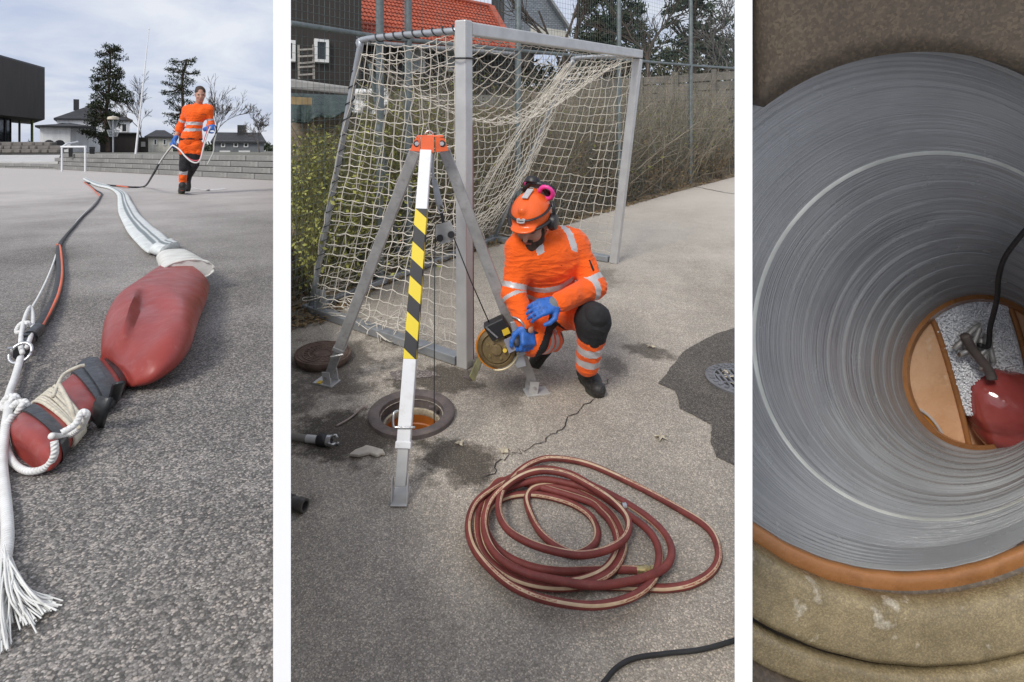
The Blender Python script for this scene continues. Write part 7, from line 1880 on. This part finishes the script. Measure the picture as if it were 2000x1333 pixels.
def end_bag():
    t = thing('sealing_bag', 'glossy wet red rubber bag end lying in the white foam of the pipe', 'sealing bag', FL(1950, 880, 0))
    b = Body(); q = lambda x, y, d=0: FL(x, y, d)
    s = PCE.y / F
    b.cap(q(1960, 795, .03), q(1966, 826, .03), 66 * s, 60 * s, .02, 'bag').cap(q(1950, 742, .02), q(1958, 790, .02), 20 * s, 46 * s, .03, 'bag').cap(q(1925, 768, .02), q(1938, 800, .02), 24 * s, 28 * s, .03, 'bag').cap(q(1990, 758, .02), q(2000, 800, .02), 28 * s, 36 * s, .03, 'bag')
    t_ = NT('wet_red_rubber'); t_.bump(t_.noise(16, detail=3), .25, .01); m = t_.out(t_.ramp(t_.noise(10, detail=5), [(.3, (.3, .05, .045)), (.7, (.42, .085, .075))]), .1, 0, .6)
    t_.put(t_.b, 'Coat Weight', .6)
    b.build('bag', .006, [m], t, disp=wrinkle(.0015, 2))
    f = thing('wire_clamp', 'tangled dark metal clamp lying in the foam above the red bag', 'clamp', q(1912, 700, 0)); rnd = random.Random(6)
    for (x, y) in ((1892, 664), (1900, 682), (1912, 678), (1918, 694), (1926, 710)):
        p = q(x, y, -.008); pts = [p + Vector((rnd.gauss(0, .022), rnd.gauss(0, .006), rnd.gauss(0, .022))) for _ in range(5)]; MB().tube(smoothpath(pts, 4), .0065, 6).build('clamp_wire', M['iron'] if x % 2 else M['alu_dull'], f, smooth=True)
    MB().tube(smoothpath([q(1884, 655, -.02), q(1893, 672, -.02), q(1905, 690, -.018), q(1930, 722, -.015), q(1938, 742, -.02)], 5), .012, 8).build('clamp_body', M['iron'], f, smooth=True)
    c = thing('hanging_cable', 'black cable hanging down into the grey pipe to the dark clamp', 'cable', q(1930, 676, -.02))
    pts = [q(1912, 674, -.03), q(1930, 676, -.03), P(1934, 640, PCE.y - .06), P(1947, 585, PCE.y - .12), P(1950, 545, PCE.y - .17), P(1962, 505, PCE.y - .24), P(1990, 465, PCE.y - .33), P(2030, 420, PCE.y - .42)]
    MB().tube(smoothpath(pts, 7), [.0062 - .0015 * k / 49 for k in range(50)], 9).build('sheath', M['rubber'], c, smooth=True)
end_bag()

# ---- the chamber round the mouth: brown wall, orange rim, wet benching
def chamber():
    t = thing('pipe_chamber', 'brown stained concrete chamber with orange rim round the mouth of the grey pipe', 'chamber', P(1800, 1330, .96))
    n = 128
    def off(dx, dy, R_, Y): return (P(C1[0] + dx, C1[1] + dy, Y), R_ * Y / F)
    def ledge(name, rows, m): return ring_mesh(name, rows, m, t, n)
    # back wall with a round hole just in front of the mouth, leaning outwards like a shaft
    hole = [off(0, -2, 512, .985)]
    wall = ringpts(*off(0, -2, 511, .982), n)
    out_ = ringpts(*off(-20, -120, 1050, .80), n); far_ = ringpts(*off(-20, -160, 1750, .62), n)
    vs = wall + ringpts(*off(-4, -14, 540, .972), n) + ringpts(*off(-10, -50, 720, .90), n) + out_ ; fs = []
    for r in range(3):
        for k in range(n): k2 = (k + 1) % n; fs.append((r * n + k, (r + 1) * n + k, (r + 1) * n + k2, r * n + k2))
    for i in range(n, len(vs)):
        sn = math.sin(2 * math.pi * (i % n) / n); k = min(1, max(0, (-sn - .04) / .2)); k = k * k * (3 - 2 * k); vs[i] = vs[i].lerp(vs[i] * (1.03 / vs[i].y), k)
    o = MB().add(vs, fs).build('shaft_wall', M['shaft_brown'], t, smooth=True, fix=False); sd = o.modifiers.new('thick', 'SOLIDIFY'); sd.thickness = .05; sd.offset = 1
    # arcs that show along the foot of the mouth
    def arc_band(name, dx, dy, R_, Y, w, dep, m, a0=190, a1=350):
        """a rounded ring segment: w its radial width (px), dep its depth"""
        c, Rm = off(dx, dy, R_, Y); s = Y / F; mb = MB(); k_ = 90; prof = []
        for j in range(9): a = math.pi * j / 8; prof.append((w * s * (.5 - .5 * math.cos(a)), -min(1, math.sin(a) * 2.2) ** .8 * dep))
        vs, fs = [], []
        for i in range(k_ + 1):
            an = math.radians(a0 + (a1 - a0) * i / k_); e = Vector((math.cos(an), 0, math.sin(an)))
            for (dr, dd) in prof: vs.append(c + e * (Rm + dr + .0006 * math.sin(i * 1.3)) + Vector((0, dd, 0)))
            vs.append(c + e * (Rm + w * s) + Vector((0, .06, 0))); vs.append(c + e * (Rm + min(w * s * .7, .02)) + Vector((0, .012, 0)))
        q = len(prof) + 2
        for i in range(k_):
            for j in range(q): j2 = (j + 1) % q; fs.append((i * q + j, i * q + j2, (i + 1) * q + j2, (i + 1) * q + j))
        fs += [tuple(range(q)), tuple(reversed([k_ * q + j for j in range(q)]))]
        return MB().add(vs, fs).build(name, m, t, smooth=True)
    arc_band('orange_rim', 0, 4, 505, .975, 46, .012, M['orange_plastic'], 185, 355)
    arc_band('benching', 20, 18, 536, .955, 118, .03, M['bench_mud'], 185, 355)
    arc_band('joint', 24, 22, 640, .95, 40, .008, mat('dark_joint', (.05, .04, .032), .8, var=.4, vscale=12), 195, 345)
    arc_band('lower_ring', 30, 26, 668, .935, 60, .02, M['bench_mud'], 195, 345)
    arc_band('bottom_ring', 30, 40, 712, .93, 190, .03, M['shaft_brown'], 200, 340)

    # the mass of concrete that carries the chamber, standing on the lane
    c = MB(); x0, x1 = .62, 2.5
    c.hexa([(x0, 1.02, lane_z(1.02) - .02), (x1, 1.02, lane_z(1.02) - .02), (x1, 1.75, lane_z(1.75) - .02), (x0 + .3, 1.75, lane_z(1.75) - .02), (x0, 1.02, -.93), (x1, 1.02, -.93), (x1, 1.75, -1.05), (x0 + .3, 1.75, -1.05)]); c.build('footing', M['concrete_old'], t, bevel=.02)
    # everything ends flush against the dividing wall
    wd = Vector(((1456 - PX) / F, 1, 0)); nl = Vector((-wd.y, wd.x, 0)).normalized()
    for root in (t, PIPE):
        for o in root.children_recursive:
            if o.type != 'MESH': continue
            bm = bmesh.new(); bm.from_mesh(o.data); og = ORG[root.name]
            bmesh.ops.bisect_plane(bm, geom=bm.verts[:] + bm.edges[:] + bm.faces[:], plane_co=-og, plane_no=nl, clear_outer=True); bm.to_mesh(o.data); bm.free()
chamber()
